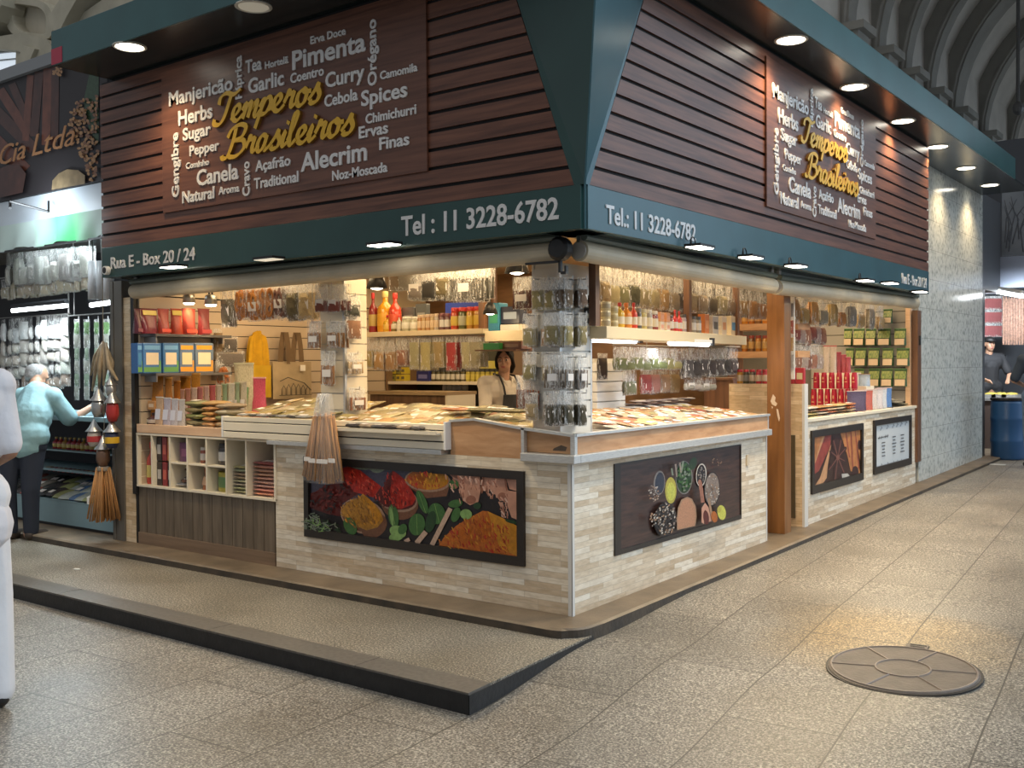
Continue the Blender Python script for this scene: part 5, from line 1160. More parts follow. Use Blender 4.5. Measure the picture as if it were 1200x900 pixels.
bed(-3.15, -2.55, .30, .72, 1.08, 1.15, 5, 3, PAL1, 'flat golden spice packet lying behind the ledge stacks', 'packets behind the ledge stacks')
bed(-2.05, -1.0, .04, .72, 1.03, 1.12, 9, 7, PAL1, 'flat spice packet on the counter above the drawer box', 'packets above the drawer box')
bed(-1.0, -.42, .08, .72, 1.01, 1.09, 5, 6, PAL1, 'flat spice packet on the counter between drawer box and corner tower', 'packets by the corner tower')
bed(-.06, -.70, .62, 2.70, 1.02, 1.08, 17, 7, PAL2, 'flat spice packet on the counter above the bowls picture', 'packets above the bowls picture', ax='x', wl=(.12, .14))
# dark trays of packets along the drawer box
for k in range(7):
    P = at(285 + k * 11.5, 485, 'y', -.02); flat(Vector((P.x, .0, 1.066)), rb_.uniform(-.1, .1), .10, .08, .022, (.05, .055, .06) if k % 2 else (.35, .36, .36), 'dark silver packet along the top of the drawer box front', 'dark packets on the drawer box')
for k in range(6):
    P = at(416 + k * 15, 499, 'y', -.06); flat(Vector((P.x, -.075, 1.01 + .012)), rb_.uniform(-.2, .2), .11, .035, .03, ((.05, .04, .04), (.4, .3, .2), (.1, .09, .09))[k % 3], 'small dark packet tucked along the front of the drawer box', 'packets tucked on the drawer box')
t = thing('acrylic_tray', 'slim cream tray strip fixed along the front of the drawer box', 'tray', (-1.4, -.07, 1.0)); part('strip', MB().box(-1.95, -.92, -.1, -.058, 1.0, 1.012).box(-1.95, -.92, -.104, -.1, 1.0, 1.022), CREAM, t)
for k in range(5):
    P = at(530 + k * 16, 487, 'y', .35); flat(Vector((P.x, .40 + .05 * (k % 2), 1.12)), rb_.uniform(-.3, .3), .22, .13, .03, (.16, .14, .05) if k else (.5, .16, .05), 'thick green packet lying on top by the corner tower' if k else 'thick red-orange packet lying on top of the counter', 'thick packets on top' if k else None)
# cubby contents (columns counted from the post)
cub = lambda i: (at(0, 0, 'y', 0), XC[i])
def cput(kind, i, u0, u1, z0, h, y, col, name, label, cat, cols=(), group='things in the cubby holes', d=None):
    x0_, x1_ = XC[i] + (XC[i + 1] - XC[i]) * u0, XC[i] + (XC[i + 1] - XC[i]) * u1; w = x1_ - x0_; ks = KIND[kind]; dd = d or (w if kind in ('bottle', 'jar', 'can') else .08)
    o = link(name, ks[0][1], None, ((x0_ + x1_) / 2, y + dd / 2, z0), (0, 0, 0), (w, dd / (.5 if ks[0][0] in ('pouch', 'bag') else 1), h), color=col); tag(o, label, cat, group)
    for k, (pn, me) in enumerate(ks[1:]): link(pn, me, o, color=cols[k] if k < len(cols) else (.66, .6, .5))
C0 = .482
cput('bottle', 0, .08, .50, C0, .34, .04, (.45, .05, .03), 'sauce_bottle', 'red sauce bottle in the cubby hole closest to the post', 'bottle', ((.55, .06, .03), (.5, .40, .12)))
cput('bottle', 0, .53, .95, C0, .30, .03, (.50, .25, .03), 'sauce_bottle', 'yellow sauce bottle in the cubby hole closest to the post', 'bottle', ((.55, .30, .03), (.5, .42, .12)))
for k in range(2):
    for i, (u0, u1, c, nm) in enumerate([(.04, .32, (.03, .02, .02), 'black'), (.36, .60, (.28, .03, .03), 'red'), (.64, .95, (.04, .025, .02) if k == 0 else (.50, .22, .06), 'dark' if k == 0 else 'orange')]):
        cput('box', 1, u0, u1, C0 + k * .20, .19, .03, c, 'spice_carton', '%s carton in the second cubby hole, %s layer' % (nm, ('lower', 'upper')[k]), 'carton', ((.5, .46, .42) if c[0] < .1 else (.55, .12, .08),))
cput('box', 2, .2, .95, .686, .15, .05, (.14, .04, .12), 'tea_carton', 'purple carton in the third upper cubby hole', 'carton', ((.30, .10, .2),))
for k in range(6):
    o = flat(Vector((XC[2] + .035 + .03 * (k % 4), .10 + .02 * k, C0 + .004 + .028 * k)), rb_.uniform(-.5, .5), .10, .11, .03, ((.55, .52, .5), (.30, .16, .12), (.2, .18, .18))[k % 3], 'silvery packet heaped in the third lower cubby hole', 'silvery heap in the cubby hole')
for k, u in enumerate((.22, .48, .74)):
    cput('jar', 3, u, u + .22, .686, .12, .06, (.35, .10, .06), 'spice_jar', '%s small jar of red spice in the fourth upper cubby hole' % ('first', 'middle', 'last')[k], 'jar', ((.55, .53, .5), (.62, .56, .50)))
cput('pouch', 3, .32, .92, C0, .17, .05, (.36, .12, .05), 'coffee_pouch', 'brown coffee pouch in the fourth lower cubby hole', 'pouch', ((.6, .35, .2),))
cput('jar', 4, .15, .58, .686, .16, .05, (.05, .04, .04), 'spice_jar', 'dark jar with white label in the fifth upper cubby hole', 'jar', ((.04, .04, .04), (.6, .58, .55)))
cput('jar', 4, .60, .98, .686, .15, .05, (.10, .06, .05), 'spice_jar', 'brown jar beside the dark jar in the fifth upper cubby hole', 'jar', ((.05, .04, .04), (.6, .58, .55)))
cput('can', 4, .10, .92, C0, .15, .04, (.40, .34, .04), 'olive_can', 'wide green and yellow can in the fifth lower cubby hole', 'can', ((.12, .22, .08),), d=.12)
for k in range(8):
    flat(Vector(((XC[5] + XC[6]) / 2, .14, C0 + .002 + k * .026)), rb_.uniform(-.05, .05), XC[6] - XC[5] - .03, .2, .028, tuple(q * rb_.uniform(.8, 1.2) for q in (.50, .46, .32)), 'flat grey-green packet stacked in the sixth cubby hole', 'grey-green stack')
for k in range(9):
    flat(Vector(((XC[6] + XC[7]) / 2, .14, C0 + .002 + k * .028)), rb_.uniform(-.04, .04), XC[7] - XC[6] - .02, .2, .030, tuple(q * rb_.uniform(.85, 1.15) for q in ((.80, .42, .30) if k < 8 else (.40, .16, .12))), 'flat salmon packet stacked in the seventh cubby hole', 'salmon stack')
# ------------------------------------------------------------------ middle of the stall: hanging shelf beams, bottles, jars
BEAM = mat('beam_cream', (.66, .55, .36), rough=.45)
def beam(name, label, p0, p1, depth, thick, hang, into):
    """cream shelf hung by wooden hangers; p0,p1 top front corners; into = direction away from the customer"""
    p0, p1 = Vector(p0), Vector(p1); u = (p1 - p0).normalized(); t = thing(name, label, 'hanging shelf', tuple((p0 + p1) / 2 - Z * thick))
    q = [p0, p1, p1 + into * depth, p0 + into * depth]; b = MB(); b.add([v - Z * thick for v in q] + q, [(3, 2, 1, 0), (4, 5, 6, 7), (0, 1, 5, 4), (1, 2, 6, 5), (2, 3, 7, 6), (3, 0, 4, 7)])
    part('board', b, BEAM, t, bevel=.003)
    for h in hang:
        c = Vector(h); w = u * .028; d = into * .045
        b = MB().add([c - w, c + w, c + w + d, c - w + d] + [Vector((v.x, v.y, 2.36)) for v in (c - w, c + w, c + w + d, c - w + d)], [(3, 2, 1, 0), (4, 5, 6, 7), (0, 1, 5, 4), (1, 2, 6, 5), (2, 3, 7, 6), (3, 0, 4, 7)])
        part('hanger', b, POSTWOOD if into.y > .5 else DARKPOST, t)
    return t
zl = at(500, 387, 'y', 2.0).z; a, e = at(428, 390, 'y', 2.0), at(566, 386, 'y', 2.0); a.z = e.z = zl
hp_ = at(567, 386, 'y', 2.0); hp_.z = zl
beam('hanging_shelf', 'cream hanging shelf with the tall red and orange sauce bottles', a, e, .24, .045, [hp_ - X * .03], Y)
zl2 = at(600, 387, 'y', 1.72).z; a2, e2 = at(568, 387, 'y', 1.72), at(634, 387, 'y', 1.72); a2.z = e2.z = zl2
beam('hanging_shelf', 'short cream hanging shelf above the saleswoman', a2, e2, .24, .085, [], Y)
P1, P2 = at(711, 382, 'z', 1.66), at(875, 394, 'z', 1.66); into = Vector((-1, -.12, 0)).normalized()
into = Vector((-(P2 - P1).y, (P2 - P1).x, 0)).normalized()
hg = [P1 + (P2 - P1) * -.03 + into * .02, P1 + (P2 - P1) * .545 + into * .03, P1 + (P2 - P1) * .955 + into * .03]
beam('hanging_shelf', 'long cream hanging shelf lined with cans, bottles and boxes', P1, P2, .26, .075, hg, into)
G2 = 'bottles and jars on the shelf behind the counter'
BOT = [('bottle', 430, 343, 437.5, 390, (.30, .03, .025), (.55, .03, .03), (.5, .36, .10), 'tall dark red sauce bottle at the column end of the shelf'), ('bottle', 438, 341, 452, 390, (.75, .34, .02), (.70, .55, .20), (.72, .36, .03), 'largest orange-yellow sauce bottle on the shelf'), ('bottle', 452.5, 343, 463.5, 390, (.62, .06, .03), (.60, .04, .03), (.60, .08, .03), 'tall bright red sauce bottle beside the largest orange one'),
 ('bottle', 447, 369, 455, 391, (.70, .40, .03), (.60, .03, .03), (.72, .48, .10), 'short yellow sauce bottle with red cap in front of the tall ones'), ('bottle', 455.5, 368, 463, 391, (.18, .12, .03), (.60, .04, .04), (.60, .55, .45), 'short dark sauce bottle with red cap and pale label'), ('bottle', 463.5, 369, 468, 391, (.55, .50, .40), (.60, .05, .05), (.6, .56, .48), 'slim pale sauce bottle with red cap')]
for i in range(2): BOT.append(('jar', 468.5 + i * 9.5, 371, 477 + i * 9.5, 390, (.40, .38, .26), (.62, .60, .52), (.66, .64, .56), 'clear jar with white label, %s after the slim pale bottle' % ('first', 'second')[i]))
for i in range(5): BOT.append(('jar', 488 + i * 4.9, 369 - i * .4, 492.4 + i * 4.9, 389.5, [(.42, .20, .08), (.48, .30, .12), (.45, .24, .10), (.50, .36, .18), (.46, .40, .34)][i], (.55, .42, .30), (.60, .46, .30), '%s small spice jar in the row of five' % ('first', 'second', 'third', 'fourth', 'fifth')[i]))
for i in range(2): BOT.append(('jar', 513.5 + i * 6, 367, 519 + i * 6, 389, (.16, .07, .07), (.25, .10, .10), (.60, .58, .55), '%s dark spice jar with white label before the red-lidded jars' % ('first', 'second')[i]))
for i, (x0_, x1_, c, l, nm) in enumerate([(526, 534.5, (.50, .06, .02), (.58, .40, .06), 'red'), (535, 543.5, (.10, .11, .03), (.45, .45, .3), 'dark green'), (544.5, 552.5, (.50, .24, .03), (.60, .42, .05), 'yellow'), (553, 561, (.48, .22, .03), (.60, .40, .05), 'amber')]): BOT.append(('jar', x0_, 360.5 - i * .5, x1_, 388.5, c, (.58, .04, .03), l, 'large %s jar with red lid near the orange wooden hanger' % nm))
for k, x0_, zt, x1_, zb_, c, cc, lc, lb in BOT: put(k, x0_, zt, x1_, zb_, 'y', 2.05, c, 'sauce_bottle' if k == 'bottle' else 'spice_jar', lb, 'bottle' if k == 'bottle' else 'jar', G2, (cc, lc), zs=zl)
put('box', 522, 354, 562, 386, 'y', 2.19, (.03, .07, .42), 'blue_carton', 'long blue carton behind the red-lidded jars', 'carton', None, ((.05, .12, .5),), zs=zl, d=.04)
for i, (x0_, x1_, zt) in enumerate([(471, 486, 360), (487, 500, 356)]): put('box', x0_, zt, x1_, 388, 'y', 2.18, (.10, .11, .11), 'dark_carton', '%s dark glassy carton standing behind the small jars' % ('first', 'second')[i], 'carton', 'dark cartons behind the jars', ((.25, .26, .25),), zs=zl, d=.05)
put('box', 572, 355, 585, 386, 'y', 1.78, (.04, .22, .34), 'blue_carton', 'blue and green carton on the short shelf', 'carton', None, ((.05, .30, .16),), zs=zl2, d=.12)
put('box', 586.5, 359, 609, 380, 'y', 1.80, (.03, .035, .06), 'dark_box', 'dark blue box with pale discs on the short shelf', 'box', None, ((.3, .36, .45),), zs=zl2 + .055, d=.10)
put('box', 586, 380, 609, 386.5, 'y', 1.78, (.62, .58, .5), 'white_box', 'flat white box under the dark blue box', 'box', None, (None,), zs=zl2, d=.12)
put('box', 566, 402, 585, 410, 'y', 1.95, (.03, .20, .05), 'green_box', 'green box below the short shelf', 'box', None, (None,), d=.12)
b = MB(); a3, e3 = at(565, 410, 'y', 2.05), at(613, 410, 'y', 2.05); single('rack_shelf', MB().box(a3.x, e3.x, 1.95, 2.25, a3.z - .012, a3.z).box(a3.x, a3.x + .02, 2.2, 2.24, a3.z, 2.36), DARKPOST, 'dark thin shelf holding the green box', 'shelf')
put('box', 588, 400, 611, 410, 'y', 2.0, (.18, .09, .06), 'brown_box', 'brown patterned box on the dark thin shelf', 'box', None, ((.3, .2, .14),), d=.15, zs=a3.z)
# bag row under the shelf
SUB = [(430, (.45, .36, .14), 'powder', 'cream bag with white label at the column end under the bottles'), (444, (.50, .28, .12), 'powder', 'first orange-brown bag under the bottles'), (456, (.50, .30, .13), 'powder', 'second orange-brown bag under the bottles'), (470, (.36, .17, .11), 'powder', 'brown-pink bag under the bottles'), (485, (.58, .50, .30), 'full', 'pale cream bag under the small jars'),
       (499, (.48, .40, .18), 'full', 'yellow-cream bag under the five small jars'), (513, (.50, .38, .17), 'full', 'golden bag under the dark jars'), (529, (.42, .05, .05), 'full', 'deep red bag under the red-lidded jars'), (546, (.56, .50, .32), 'full', 'cream bag under the amber jar'), (557, (.52, .48, .30), 'full', 'last cream bag before the orange wooden hanger')]
for i, (px, c, kd, lb) in enumerate(SUB):
    P = at(px, 394, 'y', 2.06); h = P.z - at(px, 434 if i % 3 else 431, 'y', 2.06).z
    stack(P, 0, 3, .135, h, kd, c, lb, 'bags under the bottle shelf', fan=5, step=.03)
single('hanging_rail', MB().tube([(a.x + .05, 2.08, zl - .052), (e.x - .02, 2.08, zl - .052)], .006, 6), HOOKM, 'thin rail under the bottle shelf', 'rail')
# back shelving seen between the bags and the counter
BW = mat('rack_brown', (.20, .12, .06), rough=.5)
t = thing('back_rack', 'low brown rack with yellow packs behind the counter', 'rack', (-3.4, 3.1, 0))
zz = [at(520, 447, 'y', 2.9).z, at(500, 460, 'y', 2.9).z]
xa, xb = max(-4.15, at(436, 447, 'y', 2.9).x), at(590, 447, 'y', 2.9).x
part('board', MB().box(xa, xb, 2.85, 3.3, zz[0] - .03, zz[0]), CREAM, t); part('board', MB().box(xa, xb, 2.85, 3.3, .9, .93), BW, t)
part('upright', MB().box(xa - .03, xa, 2.85, 3.3, 0, 1.7).box(xb, xb + .03, 2.85, 3.3, 0, 1.7), BW, t); part('back_panel', MB().box(xa, xb, 3.3, 3.32, 0, 1.7), mat('rack_back', (.06, .06, .045), rough=.6), t)
for j in range(2):
    for i in range(6): put('box', 441 + i * 5.7, 430.5 + j * 8.4, 446 + i * 5.7, 438 + j * 8.4, 'y', 2.92, (.62, .48, .04) if (i + j) % 4 else (.30, .28, .06), 'yellow_pack', 'small yellow pack on the back rack, %s row' % ('upper', 'lower')[j], 'pack', 'small yellow packs', ((.12, .10, .05),), d=.08)
put('box', 488, 435, 503, 446.5, 'y', 2.9, (.02, .025, .16), 'blue_bundle', 'dark blue bundle between yellow packs and small jars', 'bundle', None, ((.15, .16, .4),), d=.1, zs=zz[0])
for i in range(14): put('jar', 504 + i * 5.8, 433, 508.6 + i * 5.8, 446.5, 'y', 2.92, (.07, .06, .03) if i < 7 else (.38, .32, .06), 'spice_jar', 'small %s jar on the back rack beside the saleswoman' % ('dark' if i < 7 else 'yellow'), 'jar', 'small jars on the back rack', ((.04, .04, .04), (.5, .48, .42) if i < 7 else (.5, .42, .08)), zs=zz[0])
put('box', 545, 423, 583, 432, 'y', 3.1, (.62, .55, .12), 'yellow_carton', 'long flat yellow carton above the small jars', 'carton', None, ((.55, .48, .15),), d=.1)
for i in range(5): put('jar', 517 + i * 5.8, 450, 522.6 + i * 5.8, 458, 'y', 2.95, (.55, .53, .48), 'glass_jar', 'small clear jar in the row over the brown cabinet', 'jar', 'clear jars', ((.6, .58, .52), (.5, .5, .46)))
t = thing('brown_cabinet', 'dark brown low cabinet with a light edge behind the spice packets', 'cabinet', (-2.8, 2.4, 0))
xa, xb = at(434, 470, 'y', 2.3).x, at(523, 470, 'y', 2.3).x; zc_ = at(480, 459, 'y', 2.3).z
part('body', MB().box(xa, xb, 2.3, 2.7, 0, zc_ - .03), wood_mat('cabinet_dark', (.09, .05, .028), (.16, .09, .05), stretch=(12, 12, 1)), t); part('top_board', MB().box(xa - .01, xb + .02, 2.28, 2.72, zc_ - .03, zc_), mat('cabinet_top', (.34, .24, .13), rough=.4), t); part('edge_strip', MB().box(xb, xb + .02, 2.285, 2.7, 0, zc_ - .03), CREAM, t)
# lamps hanging over the goods
def cone_lamp(px, py, ax, val, label, s=1., on=True, c=(.02, .02, .02)):
    P = at(px, py, ax, val); t = thing('hanging_lamp', label, 'lamp', tuple(P), group='small hanging lamps'); t.scale = (s, s, s)
    link('shade', MB().lathe([(.085, 0), (.088, .0), (.055, .10), (.03, .13), (.028, .13), (.05, .10), (.08, 0)], 18).mesh('shade', mat('lamp_black', c, rough=.35), True), t)
    link('bulb', MB().ell((0, 0, .018), (.062, .062, .03), 14, 8).mesh('bulb', GLOW, True), t)
    link('stem', MB().tube([(0, 0, .13), (0, 0, max(.2, (2.36 - P.z) / s))], .007, 6).mesh('stem', BLACK), t)
    lamp('lamp_beam', 'POINT', tuple(P - Z * .06), 3.5 if s > .8 else .9, WARM, .05)
cone_lamp(441.5, 338, 'y', 1.2, 'small dark cone lamp above the tall sauce bottles')
cone_lamp(606, 320, 'y', .9, 'dark cone lamp close to the corner tower', 1.0)
cone_lamp(574.5, 368, 'y', 1.6, 'small cone lamp in front of the blue and green carton', .7)
for i, (px, py) in enumerate(((221.5, 355), (247, 357))):
    P = at(px, py, 'y', .35); t = thing('spotlight', 'silver spotlight on the rail above the coffee bags, %s the post' % ('nearer', 'farther from')[i], 'spotlight', tuple(P), group='rail spotlights')
    link('can', MB().lathe([(.05, .0), (.052, .0), (.045, .07), (.02, .085), (.001, .085)], 16).mesh('can', mat('spot_silver', (.45, .43, .38), rough=.3, metal=.8), True), t)
    link('bulb', MB().lathe([(.046, .002), (.04, -.012), (.001, -.016)], 16).mesh('bulb', GLOW, True), t)
    link('arm', MB().tube([(-.02, 0, .08), (-.02, 0, .17)], .007, 6).tube([(.02, 0, .08), (.02, 0, .17)], .007, 6).mesh('arm', BLACK), t)
    lamp('spot_beam', 'SPOT', tuple(P - Z * .03), 7, WARM, .04, target=tuple(P + Vector((-.25, .2, -1))), spot=R(100))
P = at(232, 343, 'y', .35); single('lamp_rail', MB().tube([(P.x - .5, .35, P.z + .02), (P.x + .45, .35, P.z + .03)], .009, 6).tube([(P.x - .4, .35, P.z + .02), (P.x - .4, .35, 2.36)], .006, 6), BLACK, 'black lamp rail with the two silver spotlights', 'rail')

# ------------------------------------------------------------------ long right-hand shelf
def onb(u, kind, w, h, col, name, label, cat, cols=(), lift=0, group='goods on the long hanging shelf', d=None):
    P = P1 + (P2 - P1) * u + into * (.05 + (d or w) / 2); P.z = 1.66 + lift; ks = KIND[kind]
    dd = d or (w if kind in ('bottle', 'jar', 'can') else w * .6); rz = math.atan2(into.y, into.x) - R(90)
    o = link(name, ks[0][1], None, P, (0, 0, rz), (w, dd / (.5 if ks[0][0] in ('pouch', 'bag') else 1), h), color=col); tag(o, label, cat, group)
    for k, (pn, me) in enumerate(ks[1:]): link(pn, me, o, color=cols[k] if k < len(cols) else (.66, .6, .5))
def ub(px):
    lo, hi = 0., 1.
    tgt = px
    for _ in range(30):
        m_ = (lo + hi) / 2; v = P1 + (P2 - P1) * m_ - CAM_C; x = 600 + FPX * v.dot(CAM_RT) / v.dot(CAM_FW)
        if x < tgt: lo = m_
        else: hi = m_
    return (lo + hi) / 2 if 711 < px < 875 else (px - 711) / 164 * .6
for k in range(3): onb(ub(711.6) - .015, 'can', .085, .062, (.62, .60, .52), 'spice_can', 'white and black can in the stack of three by the dark hanger, %s' % ('lowest', 'middle', 'topmost')[k], 'can', ((.04, .04, .04),), lift=.063 * k)
for k in range(3): onb(ub(724), 'can', .065, .052, (.64, .56, .36), 'spice_can', 'cream can in the second stack of three, %s' % ('lowest', 'middle', 'topmost')[k], 'can', ((.35, .30, .2),), lift=.053 * k)
for k in range(3): onb(ub(732.5), 'can', .055, .045, (.62, .55, .34), 'spice_can', 'small cream can in the third stack of three, %s' % ('lowest', 'middle', 'topmost')[k], 'can', ((.4, .34, .2),), lift=.046 * k)
RB = [(740, 'bottle', .065, .165, (.60, .38, .04), (.55, .04, .03), 'yellow bottle with red cap on the long shelf'), (748.5, 'bottle', .075, .17, (.70, .24, .03), (.72, .20, .03), 'orange bottle on the long shelf'), (755, 'bottle', .05, .175, (.60, .06, .03), (.6, .05, .03), 'red bottle after the orange one on the long shelf'), (760, 'jar', .045, .14, (.10, .09, .08), (.2, .2, .18), 'black jar after the red bottle'),
      (766, 'jar', .055, .14, (.50, .42, .16), (.5, .45, .3), 'yellow jar on the long shelf'), (772.5, 'jar', .055, .14, (.34, .31, .28), (.60, .58, .54), 'grey jar after the yellow jar'), (779, 'jar', .06, .135, (.22, .05, .05), (.6, .56, .5), 'dark red jar after the grey jar')]
for px, k, w, h, c, cc, lb in RB: onb(ub(px), k, w, h, c, 'sauce_bottle' if k == 'bottle' else 'spice_jar', lb, k, (cc, (.60, .54, .42)))
for i in range(2):
    for j in range(2): onb(ub(786.5 + i * 7), 'box', .07, .065, ((.66, .58, .5), (.62, .30, .16))[j], 'spice_carton', '%s carton in the %s pile on the long shelf' % (('lower', 'upper')[j], ('first', 'second')[i]), 'carton', ((.6, .3, .2),), lift=.067 * j)
RC = [(797, 'jar', .05, .12, (.25, .05, .04), 'dark red jar after the cartons'), (802, 'bottle', .045, .16, (.55, .04, .04), 'first of two slim red bottles'), (807, 'bottle', .045, .155, (.58, .05, .05), 'second of two slim red bottles'), (812, 'jar', .05, .135, (.40, .32, .36), 'lilac jar after the slim red bottles'), (817, 'jar', .05, .15, (.05, .045, .045), 'tall black jar on the long shelf'),
      (823, 'jar', .06, .13, (.30, .26, .22), 'first brown-grey jar at the far part of the long shelf'), (829, 'jar', .06, .13, (.26, .24, .22), 'second brown-grey jar at the far part of the long shelf')]
for px, k, w, h, c, lb in RC: onb(ub(px), k, w, h, c, 'sauce_bottle' if k == 'bottle' else 'spice_jar', lb, k, ((.1, .09, .09) if k == 'jar' else (.5, .05, .05), (.6, .56, .52)))
for px, w, h, c, l, lb in ((836, .10, .155, (.62, .20, .06), (.66, .3, .14), 'orange carton on the long shelf'), (846, .14, .15, (.48, .46, .44), (.1, .1, .1), 'white and black carton on the long shelf'), (856, .12, .155, (.64, .58, .50), (.6, .3, .15), 'cream carton near the end of the long shelf'), (867, .16, .165, (.66, .56, .40), (.12, .3, .5), 'white, orange and blue carton at the end of the long shelf')):
    onb(ub(px), 'box', w, h, c, 'spice_carton', lb, 'carton', (l,), d=.06)
for i, (px, py) in enumerate(((716, 399), (808, 403))):
    P = at(px, py, 'x', -.32); t = thing('tube_lamp', 'white tube lamp under the long shelf, %s' % ('close to the corner tower', 'farther from the corner tower')[i], 'lamp', tuple(P), R(93), 'tube lamps'); ln = .36
    link('housing', MB().box(-ln, ln, -.03, .03, .01, .035).mesh('housing', WHITE), t); link('tube', MB().tube([(-ln + .01, 0, 0), (ln - .01, 0, 0)], .016, 8).mesh('tube', GLOWC), t)
    link('clip', MB().box(ln, ln + .05, -.03, .03, -.01, .05).mesh('clip', BLACK), t)
    lamp('tube_light', 'AREA', tuple(P - Z * .03), 2.2, (.95, .97, 1), .7, .05, target=tuple(P - Z))
ent = [(728 + i * 9.3, 406 + i * .3, 434, 'low' if i % 2 else 'powder', (.20, .22, .08) if i < 6 else (.42, .36, .14), 2, '%s green herb bag in the row under the long shelf' % ('first second third fourth fifth sixth seventh eighth'.split()[i])) for i in range(8)]
rail_row('x', -.62, ent, 'green herb bags')
ent = [(806 + i * 9.0, 408, 444 - i * .8, 'leaf', (.06, .05, .05) if i % 2 else (.12, .10, .10), 2, '%s dark bag in the row under the far part of the long shelf' % ('first second third fourth fifth sixth seventh'.split()[i])) for i in range(7)]
rail_row('x', -.62, ent, 'dark bags')
ent = [(808 + i * 8.5, 438, 458, 'low', (.60, .55, .46), 1, '%s small white bag under the dark bags' % ('first second third fourth'.split()[i])) for i in range(4)]
rail_row('x', -.66, ent, 'small white bags')
ent = [(758, 434, 462, 'full', (.40, .08, .08), 2, 'red bag in the low row behind the counter packets'), (768, 434, 462, 'full', (.46, .20, .16), 2, 'pink bag in the low row behind the counter packets'), (779, 434, 461, 'full', (.44, .26, .16), 2, 'light brown bag in the low row behind the counter packets'), (791, 434, 460, 'full', (.40, .26, .13), 2, 'beige bag in the low row behind the counter packets')]
rail_row('x', -.78, ent, 'red and beige bags')
P = at(738, 433, 'x', -.70); stack(P, R(80), 3, .16, .2, 'powder', (.16, .17, .10), 'silvery grey-green bag beside the white slat stand', 'bags by the slat stand')
t = thing('slat_stand', 'white slatted stand behind the counter packets by the corner tower', 'display stand', (-.9, 1.2, .98))
pa, pb_ = at(700, 478, 'x', -.86), at(733, 478, 'x', -.86); b = MB()
for i in range(6): b.box(-.90, -.862, pa.y, pb_.y, 1.0 + i * .075, 1.068 + i * .075)
part('slat_face', b, WHITE, t); part('core', MB().box(-.98, -.90, pa.y, pb_.y, .98, 1.47), PANEL, t)
P = at(706, 414, 'x', -.82); stack(P, R(90), 2, .13, .2, 'full', (.05, .03, .025), 'dark bag hanging on the white slatted stand', 'bags by the slat stand', lab=False)
for k in range(12):
    P = at(738 + k * 6, 470 - (k % 3) * 3, 'x', -.74); flat(Vector((P.x, P.y, 1.09 + .02 * (k % 3))), rb_.uniform(0, 3), .15, .15, .02, ((.45, .45, .48), (.08, .05, .06), (.30, .26, .28))[k % 3], 'dark and silver packet in the pile at the back of the right counter', 'dark silver pile')
# jars on the stone end wall and the shelves behind it
for i, c in enumerate([(.48, .24, .04), (.07, .06, .03), (.10, .09, .06), (.40, .03, .05), (.42, .04, .05)]):
    put('jar', 862.5 + i * 7.4, 433, 869 + i * 7.4, 450, 'y', 3.51, c, 'spice_jar', '%s jar on top of the stone end wall left of the wooden post' % ('orange', 'black', 'dark', 'first red', 'second red')[i], 'jar', 'jars on the stone end wall', ((.40, .03, .04), (.5, .4, .3) if i != 1 else (.2, .18, .15)), zs=1.252)
for i in range(2): put('box', 921 + i * 11, 431, 931 + i * 11, 448, 'y', 3.51, (.46, .04, .05), 'gift_pack', 'red and cream pack on the stone end wall, %s the wooden post' % ('beside', 'second from')[i], 'pack', 'red packs on the stone end wall', ((.6, .5, .3),), zs=1.252, d=.04)
for j, (py, nm) in enumerate(((380, 'upper'), (412, 'lower'))):
    a_, e_ = at(866, py, 'y', 4.3), at(899, py, 'y', 4.3)
    t = thing('wall_rack', '%s brown shelf of orange goods behind the wooden post' % nm, 'shelf', (a_.x, 4.3, a_.z)); part('board', MB().box(a_.x - .1, e_.x + .3, 4.3, 4.6, a_.z - .06, a_.z), COUNTERWOOD, t); part('bracket', MB().box(a_.x - .12, a_.x - .1, 4.3, 4.62, a_.z - .3, a_.z + .1), DARKPOST, t)
    for i in range(4): put('jar', 868 + i * 8, py - 19, 875 + i * 8, py, 'y', 4.34, ((.50, .22, .03), (.45, .16, .03), (.20, .10, .04), (.50, .2, .03))[(i + j) % 4], 'spice_jar', '%s orange jar on the %s brown shelf behind the wooden post' % (('first', 'second', 'third', 'fourth')[i], nm), 'jar', 'jars on the brown shelves', ((.3, .05, .03), (.5, .3, .1)), zs=a_.z)

# ------------------------------------------------------------------ star anise counter goods
C2 = .936
for j in range(2):
    n_ = 7 - j
    for i in range(n_):
        x0_ = (949 + 7.95 * i) if j == 0 else (952 + 8.9 * i)
        put('tin', x0_, 456 if j == 0 else 436.5, x0_ + 7.0, 474.5 if j == 0 else 455.5, 'y', 5.3, (.42, .014, .035), 'red_canister', '%s red canister in the %s row over the star anise picture' % ('first second third fourth fifth sixth seventh'.split()[i], ('lower', 'upper')[j]), 'canister', 'stacked red canisters', ((.62, .34, .16),), zs=(C2 if j == 0 else at(975, 455.5, 'y', 5.3).z), d=.068)
for i in range(5):
    for k in range(4):
        P = at(948 + i * 11.5, 488, 'x', -.10); flat(Vector((-.13, P.y, C2 + .001 + k * .027)), R(90) + rb_.uniform(-.12, .12), .26, .15, .028, rb_.choice(PAL2), 'flat packet in the %s stack along the star anise counter' % ('first', 'second', 'third', 'fourth', 'fifth')[i], 'packet stacks on the star anise counter')
PS = [(1003, 1013, 458, 482, (.08, .04, .08), 'dark patterned pouch after the red canisters'), (1012, 1021, 457, 481, (.50, .10, .05), 'red and orange pouch after the dark patterned one'), (1021, 1028, 456, 480, (.64, .56, .52), 'first white pouch past the red canisters'), (1027, 1034, 456, 479, (.66, .60, .60), 'second white pouch past the red canisters'), (1033, 1039, 455, 478, (.60, .62, .66), 'third white pouch past the red canisters'), (1037, 1044, 454, 477, (.10, .22, .50), 'blue and white pouch past the red canisters')]
